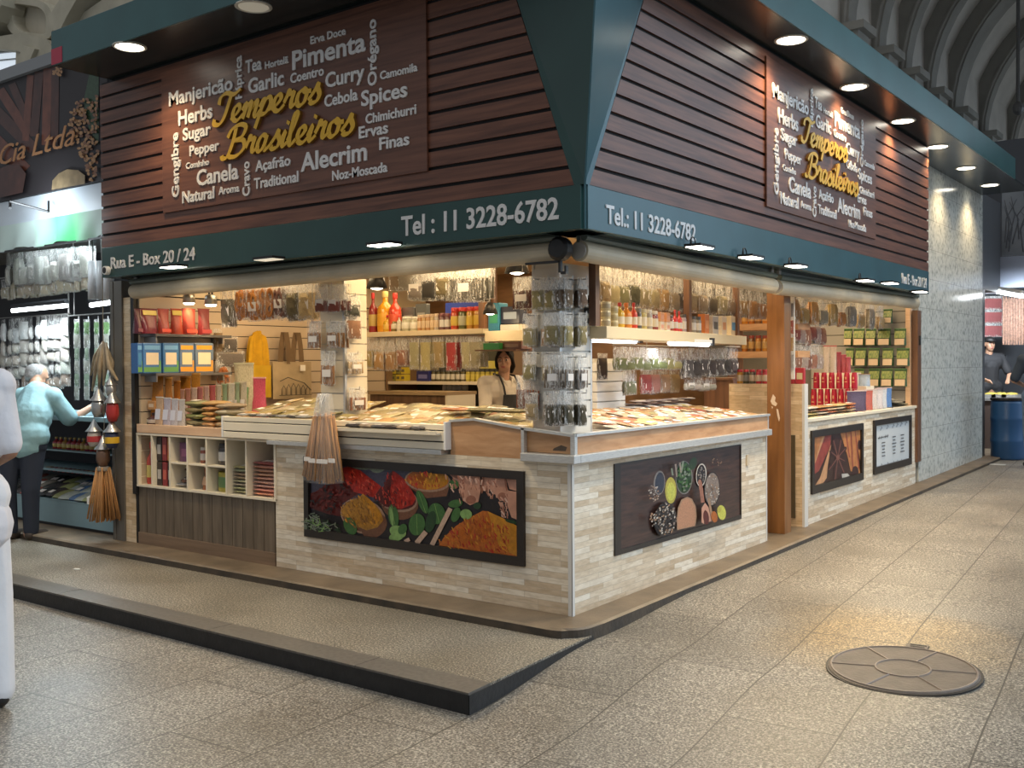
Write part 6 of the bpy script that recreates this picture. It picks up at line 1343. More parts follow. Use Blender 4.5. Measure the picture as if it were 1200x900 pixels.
for x0_, x1_, zt, zb_, c, lb in PS: put('plainpouch', x0_, zt, x1_, zb_, 'x', -.06, c, 'snack_pouch', lb, 'pouch', 'pouches past the red canisters', ((.6, .45, .4),), zs=C2 + .022, d=.07, spin=R(-28))
put('plainpouch', 1004, 438, 1018, 458, 'y', 5.6, (.35, .45, .60), 'round_bag', 'blue, white and orange bag beside the upper red canisters', 'bag', None, ((.6, .3, .1),), d=.10, zs=1.19)
single('display_riser', MB().box(-.42, -.12, 5.55, 5.8, C2, 1.19), CREAM, 'cream riser behind the pouches', 'riser')
for k in range(12): flat(Vector((-.12 - .1 * (k % 3), 6.1 + .055 * k, C2 + .004 + .025 * (k % 4))), rb_.uniform(0, 3), .16, .2, .026, rb_.choice([(.16, .16, .12), (.42, .38, .30), (.25, .22, .16), (.5, .46, .36)]), 'flat packet in the pile at the far end of the star anise counter', 'far pile')
for i, x0_ in enumerate((964, 972)): put('plainpouch', x0_, 405, x0_ + 7.5, 437, 'y', 5.9, (.66, .58, .54), 'white_pack', 'tall white pack with red edge, %s the green packs' % ('farther from', 'nearer')[i], 'pack', 'tall white packs', ((.45, .05, .07),), d=.05)
single('display_riser', MB().box(-.75, -.35, 5.88, 6.1, C2, at(970, 437, 'y', 5.9).z), CREAM, 'cream riser behind the red canisters', 'riser')
for i, x0_ in enumerate((979, 985, 990)): put('plainpouch', x0_, 412 + i * 3, x0_ + 6, 438, 'y', 5.95, (.45, .07, .10), 'red_pouch', '%s small red pouch leaning before the green packs' % ('first', 'second', 'third')[i], 'pouch', 'red pouches', ((.6, .3, .3),), d=.05, zs=at(970, 437, 'y', 5.9).z, spin=.3)
GLP = face_panel(-.40, .40, .04, .40, -.30, -.25, 'label', CAPM)
GHP = face_panel(-.44, .44, .44, .86, -.235, -.10, 'herb_print', mat('herb_print', (.05, .13, .03), rough=.35, noise=(7, .9), col2=(.34, .36, .10)))
t = thing('end_display', 'grey slatted display wall hung with green packs', 'display wall', (-.4, 6.86, 0))
xl_, xr_ = at(980, 400, 'y', 6.84).x, at(1069, 400, 'y', 6.84).x; b = MB()
for i in range(10): b.box(xl_ - .3, min(-.05, xr_), 6.85, 6.87, 1.0 + i * .125, 1.117 + i * .125)
part('slat_face', b, mat('slat_grey', (.38, .36, .33), rough=.45), t); part('frame', MB().box(min(-.05, xr_) - .04, min(-.04, xr_), 6.80, 6.89, .96, 2.3), PINE, t); part('core', MB().box(xl_ - .3, min(-.05, xr_), 6.87, 6.89, .96, 2.3), DARK, t)
for j, (zt, zb_, xs) in enumerate(((385, 405, ((988, 998), (999, 1012.5), (1013.5, 1026), (1027.5, 1043), (1047, 1061))), (408, 429, ((990, 1000), (1001.5, 1014.5), (1016.5, 1030), (1033, 1046.5), (1049.5, 1065))), (432, 453, ((1000, 1012), (1017, 1030.5), (1031.5, 1045.5), (1047, 1062))), (362, 379, ((1034, 1045),)))):
    for i, (x0_, x1_) in enumerate(xs):
        lb = '%s green pack in the %s row of the grey display wall' % ('first second third fourth fifth'.split()[i], ('upper', 'middle', 'lower', 'topmost')[j])
        o = put('pouch', x0_, zt, x1_, zb_, 'y', 6.70, (.035, .10, .03), 'green_pack', lb, 'pack', 'green packs on the display wall', (None, (.12, .3, .1)), d=.07)
        link('label', GLP, o, color=(.62, .47, .32))
        link('herb_print', GHP, o)
        link('hook', bpy.data.meshes.get('pack_hook') or MB().tube([(0, .3, .98), (0, 1.4, .98)], .03, 5).mesh('pack_hook', HOOKM), o)
ent = [(934 + i * 6, 378 + (i % 2) * 2, 400 + (i % 3) * 3, 'full', ((.20, .05, .05), (.36, .30, .30), (.30, .14, .10))[i % 3], 2, '%s silvery red bag beside the wooden post over the red canisters' % ('first second third fourth fifth sixth'.split()[i])) for i in range(6)]
rail_row('x', -.55, ent, 'silvery red bags')
ent = [(936 + i * 6, 404, 433, 'leaf', ((.35, .16, .10), (.42, .36, .32), (.24, .10, .07))[i % 3], 2, '%s brown bag in the lower row beside the wooden post' % ('first second third fourth fifth'.split()[i])) for i in range(5)]
rail_row('x', -.55, ent, 'lower brown bags')
for k in range(4):
    P = at(925.5, 352 + k * 20, 'y', 3.3); bag(P, 0, .075, .14, 'full', ((.35, .30, .28), (.45, .12, .08), (.5, .3, .12), (.4, .36, .33))[k], '%s small bag on the strip hanging beside the wooden post' % ('topmost', 'second', 'third', 'lowest')[k], 'bags on the strip', lab=k == 1, name='spice_bag')
P = at(925.5, 352, 'y', 3.31); single('hanging_strip', MB().box(P.x - .03, P.x + .03, 3.335, 3.345, P.z - .65, 2.36), WHITE, 'white strip of small bags beside the wooden post', 'strip')
# ------------------------------------------------------------------ people
def blob(name, prims, voxel, m, parent, smooth_it=4, loc=True, label=None):
    """one continuous skin grown round tapered limbs and rounded masses (world coordinates)"""
    b = MB()
    for p in prims:
        if p[0] == 'c':
            a, c, r0, r1 = Vector(p[1]), Vector(p[2]), p[3], p[4]
            n = 5; b.tube([a + (c - a) * (i / n) for i in range(n + 1)], [r0 + (r1 - r0) * i / n for i in range(n + 1)], 12); b.ell(a, (r0,) * 3, 12, 8); b.ell(c, (r1,) * 3, 12, 8)
        else: b.ell(p[1], p[2], 16, 12, p[3] if len(p) > 3 else None)
    off = Vector((0, 0, 0)); q = parent
    while q is not None: off = off + Vector(q.location); q = q.parent
    me = b.mesh('tmp', m, True, off); o = bpy.data.objects.new('tmp', me); COL.objects.link(o)
    r = o.modifiers.new('r', 'REMESH'); r.mode = 'VOXEL'; r.voxel_size = voxel; r.use_smooth_shade = True
    s = o.modifiers.new('s', 'SMOOTH'); s.iterations = smooth_it; s.factor = .5
    dg = bpy.context.evaluated_depsgraph_get(); me2 = bpy.data.meshes.new_from_object(o.evaluated_get(dg)); me2.name = name
    bpy.data.objects.remove(o); bpy.data.meshes.remove(me)
    if not me2.materials: me2.materials.append(m)
    me2.polygons.foreach_set('use_smooth', [True] * len(me2.polygons))
    w = link(name, me2, parent)
    if label: w['label'] = label
    return w
SKIN = mat('skin_warm', (.45, .25, .16), rough=.5, noise=(30, .08)); SKINB = mat('skin_brown', (.30, .15, .09), rough=.5, noise=(30, .08))
HAIRB = mat('hair_black', (.008, .006, .005), rough=.6, spec=.25); HAIRG = mat('hair_grey', (.36, .35, .34), rough=.7, noise=(60, .4))
def hand(W, d, s, up, r=1.):
    """palm and five fingers as limb pieces; W wrist, d pointing direction, s side of the thumb, up back of the hand"""
    W, d, s, up = Vector(W), Vector(d).normalized(), Vector(s).normalized(), Vector(up).normalized(); P = [('c', W, W + d * .075 * r, .024 * r, .028 * r)]
    for i, (o_, l) in enumerate(((.030, .062), (.011, .072), (-.009, .066), (-.028, .052))):
        a = W + d * .085 * r + s * o_ * r; k = a + d * l * .5 * r; e = k + (d * .8 - up * .6).normalized() * l * .5 * r
        P += [('c', a, k, .0095 * r, .0088 * r), ('c', k, e, .0088 * r, .0075 * r)]
    a = W + d * .03 * r + s * .028 * r; k = a + (d + s).normalized() * .04 * r; P += [('c', a, k, .012 * r, .010 * r), ('c', k, k + d * .028 * r, .010 * r, .008 * r)]
    return P
def headp(C, M, k=1.):
    """head masses: M turns a face looking along -y"""
    f = lambda x, y, z: Vector(C) + M @ Vector((x * k, y * k, z * k)); M4 = M.to_4x4()
    return [('e', f(0, .005, .02), (.074 * k, .092 * k, .095 * k), M4), ('e', f(0, -.03, -.045), (.056 * k, .062 * k, .066 * k), M4), ('e', f(0, -.055, -.088), (.026 * k, .024 * k, .02 * k), M4), ('c', f(0, -.088, .012), f(0, -.108, -.022), .008 * k, .014 * k),
            ('e', f(.032, -.062, -.02), (.024 * k, .02 * k, .022 * k), M4), ('e', f(-.032, -.062, -.02), (.024 * k, .02 * k, .022 * k), M4), ('e', f(0, -.082, .03), (.05 * k, .012 * k, .012 * k), M4),
            ('e', f(.074, .01, -.01), (.010 * k, .02 * k, .032 * k), M4), ('e', f(-.074, .01, -.01), (.010 * k, .02 * k, .032 * k), M4), ('e', f(0, -.084, -.058), (.024 * k, .012 * k, .008 * k), M4)]
def face_parts(C, M, k, parent, lip=(.36, .10, .09)):
    f = lambda x, y, z: Vector(C) + M @ Vector((x * k, y * k, z * k)); M4 = M.to_4x4()
    for s in (-1, 1):
        part('eye', MB().ell(f(s * .030, -.080, .006), (.013 * k, .007 * k, .007 * k), 10, 6, M4), mat('eye_white', (.6, .57, .54), rough=.2), parent, True)
        part('iris', MB().ell(f(s * .030, -.0855, .006), (.0065 * k, .003 * k, .0065 * k), 8, 6, M4), HAIRB, parent, True)
        part('eyebrow', MB().tube([f(s * .012, -.094, .026), f(s * .030, -.092, .031), f(s * .050, -.080, .025)], [.003 * k, .0045 * k, .002 * k], 6), HAIRB, parent)
    part('lips', MB().ell(f(0, -.092, -.055), (.024 * k, .007 * k, .005 * k), 12, 6, M4).ell(f(0, -.090, -.064), (.020 * k, .007 * k, .006 * k), 12, 6, M4), mat('lips', lip, rough=.4), parent, True)
def yaw(dx, dy): return math.atan2(dx, -dy)
RZ = lambda a: Matrix.Rotation(a, 3, 'Z')
def figure(label, base, ang, H, shirt, trousers, skin, pose=None, head_turn=0, head_nod=0, shoes=BLACK, hair=None, sleeves=.5, hem=None, voxel=.012, bulk=1.):
    """standing person facing along ang; H full height; pose overrides joints in units of H (x to the person's left, y behind, z up)"""
    t = thing('person', label, 'person', base); B = Vector(base); M = RZ(ang)
    J = dict(hipL=(.052, 0, .51), hipR=(-.052, 0, .51), kneeL=(.056, -.012, .28), kneeR=(-.056, -.012, .28), ankL=(.06, .012, .045), ankR=(-.06, .012, .045), waist=(0, 0, .60), chest=(0, -.005, .72), neck=(0, .005, .825), head=(0, -.012, .925),
             shL=(.112, .005, .80), shR=(-.112, .005, .80), elL=(.14, .02, .635), elR=(-.14, .02, .635), wrL=(.15, -.02, .49), wrR=(-.15, -.02, .49), toeL=None, toeR=None)
    J.update(pose or {})
    w = {k: (B + M @ (Vector(v) * H)) for k, v in J.items() if v}; h = H; f = M @ Vector((0, -1, 0))
    toe = {s: w['ank' + s] + f * .085 * h + Z * -.025 * h for s in 'LR'}
    HM = RZ(ang + head_turn) @ Matrix.Rotation(head_nod, 3, 'X'); k = H / 1.68
    P = []
    for s in 'LR':
        P += [('c', w['hip' + s], w['knee' + s], .052 * h, .034 * h), ('c', w['knee' + s], w['ank' + s], .034 * h, .021 * h), ('c', w['ank' + s] - Z * .012 * h, toe[s], .020 * h, .014 * h)]
        P += [('c', w['sh' + s], w['el' + s], .030 * h, .023 * h), ('c', w['el' + s], w['wr' + s], .023 * h, .0155 * h)]
        d = (w['wr' + s] - w['el' + s]).normalized(); sd = f - d * f.dot(d); P += hand(w['wr' + s], d, sd if sd.length > .1 else Z, d.cross(sd) * (1 if s == 'L' else -1) if sd.length > .1 else X, k)
    P += [('c', w['hipL'], w['hipR'], .058 * h, .058 * h), ('c', (w['hipL'] + w['hipR']) / 2, w['waist'], .068 * h, .066 * h), ('c', w['waist'], w['chest'], .068 * h, .075 * h), ('c', w['chest'] + (w['shL'] - w['chest']) * .45, w['chest'] + (w['shR'] - w['chest']) * .45, .066 * h, .066 * h), ('c', w['shL'], w['shR'], .034 * h, .034 * h), ('c', w['neck'] - Z * .02 * h, w['head'] - Z * .03 * h, .034 * h, .030 * h)]
    P += headp(w['head'], HM, k)
    blob('body', P, voxel * .62, skin, t, 3)
    g = .010 * h
    S = [('c', w['waist'] - Z * .04 * h, w['waist'], .075 * h * bulk + g, .07 * h * bulk + g), ('c', w['waist'], w['chest'], .070 * h * bulk + g, .076 * h * bulk + g), ('c', w['chest'] + (w['shL'] - w['chest']) * .45, w['chest'] + (w['shR'] - w['chest']) * .45, .068 * h + g, .068 * h + g), ('c', w['shL'], w['shR'], .036 * h + g, .036 * h + g)]
    hp = (w['hipL'] + w['hipR']) / 2 + Z * (hem or .03) * h
    S += [('c', hp + (w['hipL'] - w['hipR']) * .35, hp - (w['hipL'] - w['hipR']) * .35, .066 * h * bulk + g, .066 * h * bulk + g)]
    for s in 'LR': S += [('c', w['sh' + s], w['sh' + s] + (w['el' + s] - w['sh' + s]) * (min(1, sleeves * 1.6)), .031 * h + g * .8, .029 * h + g * .7)] + ([('c', w['el' + s], w['wr' + s], .028 * h + g, .02 * h + g)] if sleeves > .9 else [])
    blob('shirt', S, voxel * .8, shirt, t, 3)
    T = [('c', w['hipL'] + Z * .02 * h, w['hipR'] + Z * .02 * h, .060 * h + g, .060 * h + g)]
    for s in 'LR': T += [('c', w['hip' + s], w['knee' + s], .056 * h + g * .8, .040 * h + g), ('c', w['knee' + s], w['ank' + s] + Z * .0 * h, .040 * h + g, .034 * h + g * .6)]
    blob('trousers', T, voxel * .8, trousers, t, 3)
    for s in 'LR': blob('shoe', [('c', w['ank' + s] - Z * .016 * h - f * .01 * h, toe[s] + Z * .003 * h, .027 * h, .021 * h), ('e', toe[s] - f * .03 * h - Z * .008 * h, (.024 * h, .03 * h, .016 * h))], voxel * .6, shoes, t, 3)
    if hair:
        hm, kind = hair; fx = lambda x, y, z: w['head'] + HM @ Vector((x * k, y * k, z * k)); M4 = HM.to_4x4()
        if kind == 'cap':
            part('hair', MB().ell(fx(0, .028, .0), (.079 * k, .08 * k, .075 * k), 16, 10, M4), HAIRB, t, True)
            part('cap', MB().ell(fx(0, .005, .055), (.083 * k, .10 * k, .066 * k), 16, 10, M4).ell(fx(0, -.10, .045), (.06 * k, .06 * k, .010 * k), 14, 6, M4), hm, t, True)
        else:
            blob('hair', [('e', fx(0, .032, .048), (.083 * k, .092 * k, .083 * k), M4), ('e', fx(0, .048, .0), (.082 * k, .066 * k, .08 * k), M4)] + ([p_ for s_ in (1, -1) for p_ in (('c', fx(s_ * .006, -.050, .108), fx(s_ * .046, -.066, .068), .015 * k, .018 * k), ('c', fx(s_ * .046, -.066, .068), fx(s_ * .073, -.035, .020), .018 * k, .017 * k), ('c', fx(s_ * .073, -.035, .020), fx(s_ * .080, .02, -.05), .017 * k, .018 * k), ('c', fx(s_ * .080, .02, -.05), fx(s_ * .05, .07, -.10), .018 * k, .02 * k))] + [ ('e', fx(0, .105, -.02), (.040 * k, .036 * k, .05 * k), M4), ('c', fx(0, .09, -.05), fx(0, .07, -.16), .03 * k, .018 * k)] if kind == 'tied' else []), voxel * .7, hm, t, 3)
    face_parts(w['head'], HM, k, t)
    return t, w, HM, k
# saleswoman behind the counter
wp = at(588, 470, 'x', -2.25)
wb = (wp.x, wp.y, 0)
tocam = yaw(CAM_C.x - wb[0], CAM_C.y - wb[1])
bang = tocam + R(38)
SHW = mat('shirt_white', (.56, .50, .43), rough=.8, noise=(14, .12), bump=(30, .2)); APR = mat('apron_black', (.016, .016, .02), rough=.8)
t, w, HM, k = figure('dark-haired saleswoman in a white shirt and black apron behind the counter', wb, bang, 1.585, SHW, APR, SKIN, dict(elR=(-.15, -.05, .65), wrR=(-.08, -.15, .60), elL=(.15, -.04, .65), wrL=(.07, -.15, .60), neck=(0, -.012, .825), head=(0, -.03, .925)), head_turn=R(-48), hair=(HAIRB, 'tied'), sleeves=.75, voxel=.010)
Mb = RZ(bang); q = lambda x, y, z: Vector(wb) + Mb @ (Vector((x, y, z)) * 1.585)
part('apron', MB().grid(lambda u, v: q((u - .5) * (.17 - .06 * v), -.098 - .012 * math.cos((u - .5) * 2.6) + .02 * v * 0 + abs(u - .5) * .03, .50 + .24 * v), 10, 10), APR, t, True)
for s in (-1, 1): part('apron_strap', MB().tube([q(s * .050, -.097, .735), q(s * .054, -.088, .785), q(s * .052, -.05, .842), q(s * .04, .02, .853)], .009, 6), APR, t)
for s in (-1, 1): part('collar', MB().tube([q(s * .012, -.070, .782), q(s * .035, -.052, .826), q(s * .046, .0, .848)], [.006, .012, .010], 6), SHW, t)

# man in the light blue shirt bending to the neighbouring stall
RT2, AW2 = Vector((.8003, .5995, 0)).normalized(), Vector((-.5995, .8003, 0)).normalized()
BLUE = mat('shirt_light_blue', (.30, .50, .54), rough=.8, noise=(9, .22), bump=(11, 1.0)); NAVY = mat('trousers_navy', (.022, .028, .045), rough=.8, bump=(16, .3))
mb = at(26, 634, 'z', PZ)
t = thing('person', 'grey-haired man in a light blue shirt bending towards the stall with hanging tins', 'person', tuple(mb))
m = lambda a, b_, z: mb + RT2 * a + AW2 * b_ + Z * (z * .965)
BODY = [('c', m(-.10, .05, .84), m(-.13, .03, .46), .085, .06), ('c', m(-.13, .03, .46), m(-.14, .10, .08), .058, .038), ('c', m(.08, .05, .84), m(.06, .02, .46), .088, .06), ('c', m(.06, .02, .46), m(.02, .06, .08), .058, .038), ('c', m(-.14, .1, .05), m(-.10, .26, .03), .036, .03), ('c', m(.02, .06, .05), m(.10, .20, .03), .036, .03),
  ('c', m(-.06, .05, .88), m(.06, .05, .88), .12, .12), ('c', m(0, .06, .9), m(.05, .12, 1.10), .13, .14), ('c', m(.05, .12, 1.1), m(.04, .24, 1.26), .14, .13), ('c', m(-.10, .27, 1.27), m(.18, .22, 1.27), .075, .075), ('c', m(.0, .27, 1.30), m(-.03, .36, 1.40), .06, .055)]
arm = [('c', m(.18, .22, 1.26), m(.30, .32, 1.06), .052, .042), ('c', m(.30, .32, 1.06), m(.43, .44, 1.17), .042, .028), ('c', m(-.12, .28, 1.25), m(-.2, .42, 1.04), .052, .042), ('c', m(-.2, .42, 1.04), m(-.06, .56, 1.10), .042, .028)]
hd = m(-.05, .42, 1.45); hf = (RT2 * .75 + AW2 * .5 - Z * .3).normalized(); hr = yaw(hf.x, hf.y); HM = RZ(hr) @ Matrix.Rotation(R(22), 3, 'X')
fd = (m(.43, .44, 1.17) - m(.30, .32, 1.06)).normalized()
blob('body', BODY + arm + hand(m(.43, .44, 1.17), RT2 * .7 + AW2 * .6 + Z * .2, Z, -AW2) + hand(m(-.06, .56, 1.10), RT2 * .8 + AW2 * .6, Z, -AW2) + headp(hd, HM), .0085, SKIN, t, 3)
blob('shirt', [('c', m(-.06, .05, .93), m(.07, .05, .93), .15, .15), ('c', m(-.03, .06, .88), m(.05, .05, .86), .15, .148), ('c', m(0, .06, .9), m(.05, .12, 1.10), .155, .165), ('c', m(.05, .12, 1.1), m(.04, .24, 1.26), .165, .148), ('c', m(-.10, .27, 1.27), m(.18, .22, 1.27), .092, .092), ('c', m(.18, .22, 1.27), m(.285, .305, 1.08), .082, .078), ('c', m(-.12, .28, 1.25), m(-.19, .40, 1.07), .08, .074), ('c', m(.0, .26, 1.31), m(-.01, .30, 1.35), .072, .066)], .010, BLUE, t, 3)
blob('trousers', [('c', m(-.07, .05, .86), m(.07, .05, .86), .132, .132), ('c', m(-.10, .05, .82), m(-.13, .03, .46), .100, .070), ('c', m(-.13, .03, .46), m(-.14, .09, .09), .070, .06), ('c', m(.08, .05, .82), m(.07, .02, .46), .108, .078), ('c', m(.07, .02, .46), m(.05, .06, .09), .076, .064)], .010, NAVY, t, 3)
for a, e in ((m(-.14, .08, .045), m(-.09, .26, .035)), (m(.05, .04, .045), m(.10, .20, .035))): blob('shoe', [('c', a, e, .046, .040)], .008, mat('shoe_brown', (.05, .035, .025), rough=.5), t, 3)
fx = lambda x, y, z: hd + HM @ Vector((x, y, z)); blob('hair', [('e', fx(0, .025, .035), (.079, .09, .08), HM.to_4x4()), ('e', fx(0, .05, .0), (.076, .055, .066), HM.to_4x4())], .008, HAIRG, t, 3); face_parts(hd, HM, 1, t)

# person in white at the platform's lower side
wbs = at(-47, 838, 'z', -.155); wbs.z = -.152
WHT = mat('tshirt_white', (.66, .64, .66), rough=.85, noise=(8, .12), bump=(9, 1.0)); WHP = mat('trousers_white', (.70, .69, .70), rough=.85, noise=(6, .1), bump=(8, 1.0))
figure('person in a white t-shirt and white trousers walking below the platform', tuple(wbs), yaw(-.95, .30), 1.87, WHT, WHP, SKINB, dict(ankR=(-.085, .0, .045), kneeR=(-.075, -.01, .28), shR=(-.092, .005, .80), elR=(-.112, .03, .64), wrR=(-.105, -.13, .60), elL=(.15, .0, .63), wrL=(.12, -.13, .6)), shoes=BLACK, hair=(HAIRB, 'short'), sleeves=.55, hem=-.05, voxel=.012, bulk=1.22)
# people at the far stall
DKS = mat('shirt_black', (.02, .02, .023), rough=.8); NVS = mat('shirt_navy', (.035, .05, .075), rough=.8, noise=(9, .2)); JEAN = mat('jeans', (.16, .22, .32), rough=.85, noise=(20, .3))
p = at(1163, 470, 'y', 12.05); figure('bearded man in a black cap and shirt behind the food trays', (p.x - .05, 12.05, CB * 12), yaw(.55, -.83), 1.66, DKS, DKS, SKIN, dict(elR=(-.16, -.06, .64), wrR=(-.10, -.17, .60), elL=(.16, -.06, .64), wrL=(.10, -.17, .60)), hair=(BLACK, 'cap'), sleeves=.5, voxel=.013)
p = at(1217, 549, 'z', .085); figure('man in a navy shirt and jeans by the blue barrel', (p.x, p.y, floor_z(p.y)), yaw(-.55, .83), 1.70, NVS, JEAN, SKIN, dict(elR=(-.17, -.02, .65), wrR=(-.06, -.15, .62), elL=(.17, -.02, .65), wrL=(.06, -.16, .62)), hair=(mat('cap_navy', (.03, .04, .06), rough=.8), 'cap'), sleeves=.55, voxel=.013)

# ------------------------------------------------------------------ neighbouring stall on the left
YB = -.2
t = thing('spice_banner', 'dark banner with cinnamon sticks, peanuts and gold lettering over the neighbouring stall', 'banner', (-5.6, YB, 2.9))
c4 = [(-60, 250), (116.5, 215), (116.5, 45), (-60, 126)]
zb0, zt0 = 2.925, 3.97
part('board', MB().box(-7.6, -4.262, YB, YB + .05, zb0, zt0), mat('banner_dark', (.02, .016, .018), rough=.5), t)
part('top_rail', MB().box(-7.6, -4.262, YB - .04, YB + .06, zt0, zt0 + .10), mat('rail_grey', (.20, .21, .22), rough=.5), t)
A = Art('y', YB - .001, -Y, lambda x, y: (x, y)); I_CIN = ink('cinnamon', (.15, .045, .025), (9, .5)); I_CIND = ink('cinnamon_dark', (.07, .022, .014), (9, .5)); I_NUT, I_NUTD, I_ONI, I_SEED = ink('nut', (.36, .19, .08)), ink('nut_dark', (.20, .09, .045)), ink('onion', (.24, .17, .09), (14, .4)), ink('parsley', (.03, .07, .03), (40, .5))
for i, (x0_, y0_, x1_, y1_, w_) in enumerate([(-40, 130, 30, 200, 16), (-20, 115, 40, 175, 14), (0, 105, 34, 158, 11), (14, 98, 36, 150, 9), (36, 88, 30, 165, 8), (46, 84, 40, 160, 10), (56, 80, 54, 170, 10), (65, 78, 64, 170, 9), (-50, 160, 10, 215, 14)]): A.line((x0_, y0_), (x1_, y1_), w_, (I_CIN, I_CIND)[i % 2])
A.poly([(106, 82), (116, 78), (116, 170), (104, 150), (98, 120)], I_SEED)
rr = random.Random(4)
for i in range(330):
    u, v = rr.random(), rr.random(); x = 76 + u * 40; y = 112 + v * 104
    if x < 82 + abs(v - .3) * 38 or x > 115.5 or y > 212 - (x - 100) * .1: continue
    A.ell(x, y, 2.4, 1.6, rr.choice([I_NUT, I_NUT, I_NUTD]), rr.random() * 180, 8)
for i in range(16): A.ell(66 + rr.random() * 10, 78 + rr.random() * 14, 2, 1.4, I_NUT, rr.random() * 180, 8)
A.poly([(64, 223), (65, 212), (72, 204), (82, 199), (95, 200), (103, 206), (103, 216)], I_ONI); A.poly([(0, 233), (0, 200), (12, 194), (26, 194), (34, 204), (30, 226)], I_CIND)
part('picture', A.b, A.mats, t)
GB = mat('banner_gold', (.36, .17, .07), rough=.5)
off = Vector(t.location)
for tx, q0, q1, hgt in (('Cia', (0, 194), (30, 185), 22), ('Ltda', (38, 183), (88, 169), 24)):
    a, e, h = at(*q0, 'y', YB - .02), at(*q1, 'y', YB - .02), at(q0[0], q0[1] - hgt, 'y', YB - .02)
    link('lettering', text_mesh('lettering', tx, a - off, (e - a).normalized(), Z, -Y, (e - a).length, h.z - a.z, .006, GB, shear=.3), t)
part('light_arm', MB().tube([at(12, 234, 'y', YB - .05), at(12, 244, 'y', YB - .25)], .012, 6).tube([at(12, 236, 'y', YB - .3), at(57, 248, 'y', YB - .1)], .010, 6).tube([at(57, 248, 'y', YB - .1), at(57, 236, 'y', YB - .02)], .010, 6), BLACK, t)
t = thing('stall_pelmet', 'white panel and green-white valance under the spice banner', 'valance', (-5.6, YB, 2.48))
part('panel', MB().box(-7.6, -4.262, YB + .02, YB + .06, 2.70, 2.92), mat('panel_white', (.50, .55, .60), rough=.4), t)
VAL = bpy.data.materials.new('valance_cloth'); VAL.use_nodes = True
def val_nodes(m_):
    nt = m_.node_tree; b = nt.nodes['Principled BSDF']; L = nt.links.new; tc = _n(nt, 'ShaderNodeTexCoord'); sp = _n(nt, 'ShaderNodeSeparateXYZ'); L(tc.outputs['Object'], sp.inputs[0])
    mr_ = _n(nt, 'ShaderNodeMapRange'); mr_.inputs['From Min'].default_value = .15; mr_.inputs['From Max'].default_value = 1.3; L(sp.outputs['X'], mr_.inputs['Value'])
    L(ramp(nt, mr_.outputs[0], [(.0, (.48, .58, .54)), (.35, (.10, .46, .19)), (.55, (.08, .44, .17)), (.85, (.42, .54, .48)), (1, (.5, .58, .54))]), b.inputs['Base Color']); b.inputs['Roughness'].default_value = .6
val_nodes(VAL)
part('valance', MB().grid(lambda u, v: Vector((-7.5 + 3.235 * u, YB - .01 + .02 * math.sin(u * 60 + 3 * v) * (v - .1) + .03 * v, 2.70 - .215 * v - .012 * math.sin(u * 31) * v)), 90, 6), VAL, t, True)
part('hem', MB().box(-7.5, -4.265, YB + .02, YB + .03, 2.470, 2.486), BLACK, t)
a, e = at(86, 372, 'y', .62), at(132, 368, 'y', .62); single('hanging_rail', MB().tube([(a.x - .1, .63, a.z + .02), (e.x + .1, .63, a.z + .02)], .007, 6).tube([(a.x, .63, a.z + .02), (a.x, .63, 2.73)], .005, 5), HOOKM, 'thin rail of the labelled packs beside the tin lanterns', 'rail')
NBS = mat('stall_steel_blue', (.22, .34, .38), rough=.4); NBD = mat('stall_dark', (.035, .035, .04), rough=.7)
struct('wall_neighbour', MB().box(-14, -4.27, 1.6, 1.65, 0, 2.9), NBD)
struct('ceiling_neighbour', MB().box(-14, -4.27, -.1, 1.6, 2.72, 2.76), mat('neighbour_ceiling', (.22, .21, .19), rough=.7))
t = thing('stall_counter', 'pale blue stall counter with goods on two shelves below its top', 'counter', (-5.9, .3, 0))
part('front_panel', MB().box(-7.8, -4.45, .08, .12, .03, .225), NBS, t); part('plinth', MB().box(-7.8, -4.45, .10, .5, 0, .03), BLACK, t)
part('shelf_board', MB().box(-7.8, -4.45, .08, .8, .225, .245).box(-7.8, -4.45, .30, .8, .46, .48).box(-7.8, -4.45, .42, .8, .63, .645), mat('shelf_blue', (.20, .30, .33), rough=.4), t)
part('counter_top', MB().box(-7.8, -4.45, .12, .9, .955, 1.0), NBS, t, bevel=.006); part('back_panel', MB().box(-7.8, -4.45, .8, .83, .2, .95), NBD, t)
for i in range(11):
    put('bottle', 60 + i * 5.4, 512 + i * .3, 64.8 + i * 5.4, 538 + i * .8, 'y', .46, ((.38, .03, .04), (.40, .05, .03), (.42, .20, .03), (.30, .03, .05))[i % 4], 'spice_bottle', 'red or amber bottle on the upper shelf of the pale blue stall', 'bottle', 'bottles on the blue stall, upper shelf', ((.55, .42, .15), (.50, .36, .10)), zs=.646)
    put('bottle', 52 + i * 5.4, 552 + i * .6, 56.8 + i * 5.4, 572 + i * .9, 'y', .34, ((.42, .24, .05), (.24, .03, .04), (.35, .05, .04))[i % 3], 'spice_bottle', 'small bottle on the lower shelf of the pale blue stall', 'bottle', 'bottles on the blue stall, lower shelf', ((.45, .05, .05), (.45, .35, .2)), zs=.481)
for i in range(34):
    u = i % 12; k_ = i // 12; P = at(18 + u * 9.6, 600, 'y', .18 + .1 * k_)
    flat(Vector((P.x, .18 + .15 * k_ + rb_.uniform(-.02, .02), .248 + .03 * k_ + rb_.uniform(0, .02))), rb_.uniform(-.4, .4), .14, .18, .05, ([(.05, .05, .05), (.06, .05, .05), (.34, .10, .08), (.30, .28, .24)] if u < 6 else [(.12, .22, .42), (.45, .48, .42), (.36, .38, .16), (.5, .54, .5), (.20, .32, .50)])[i % 4], 'flat packet on the low shelf of the pale blue stall', 'packets on the low shelf', tx=R(14))
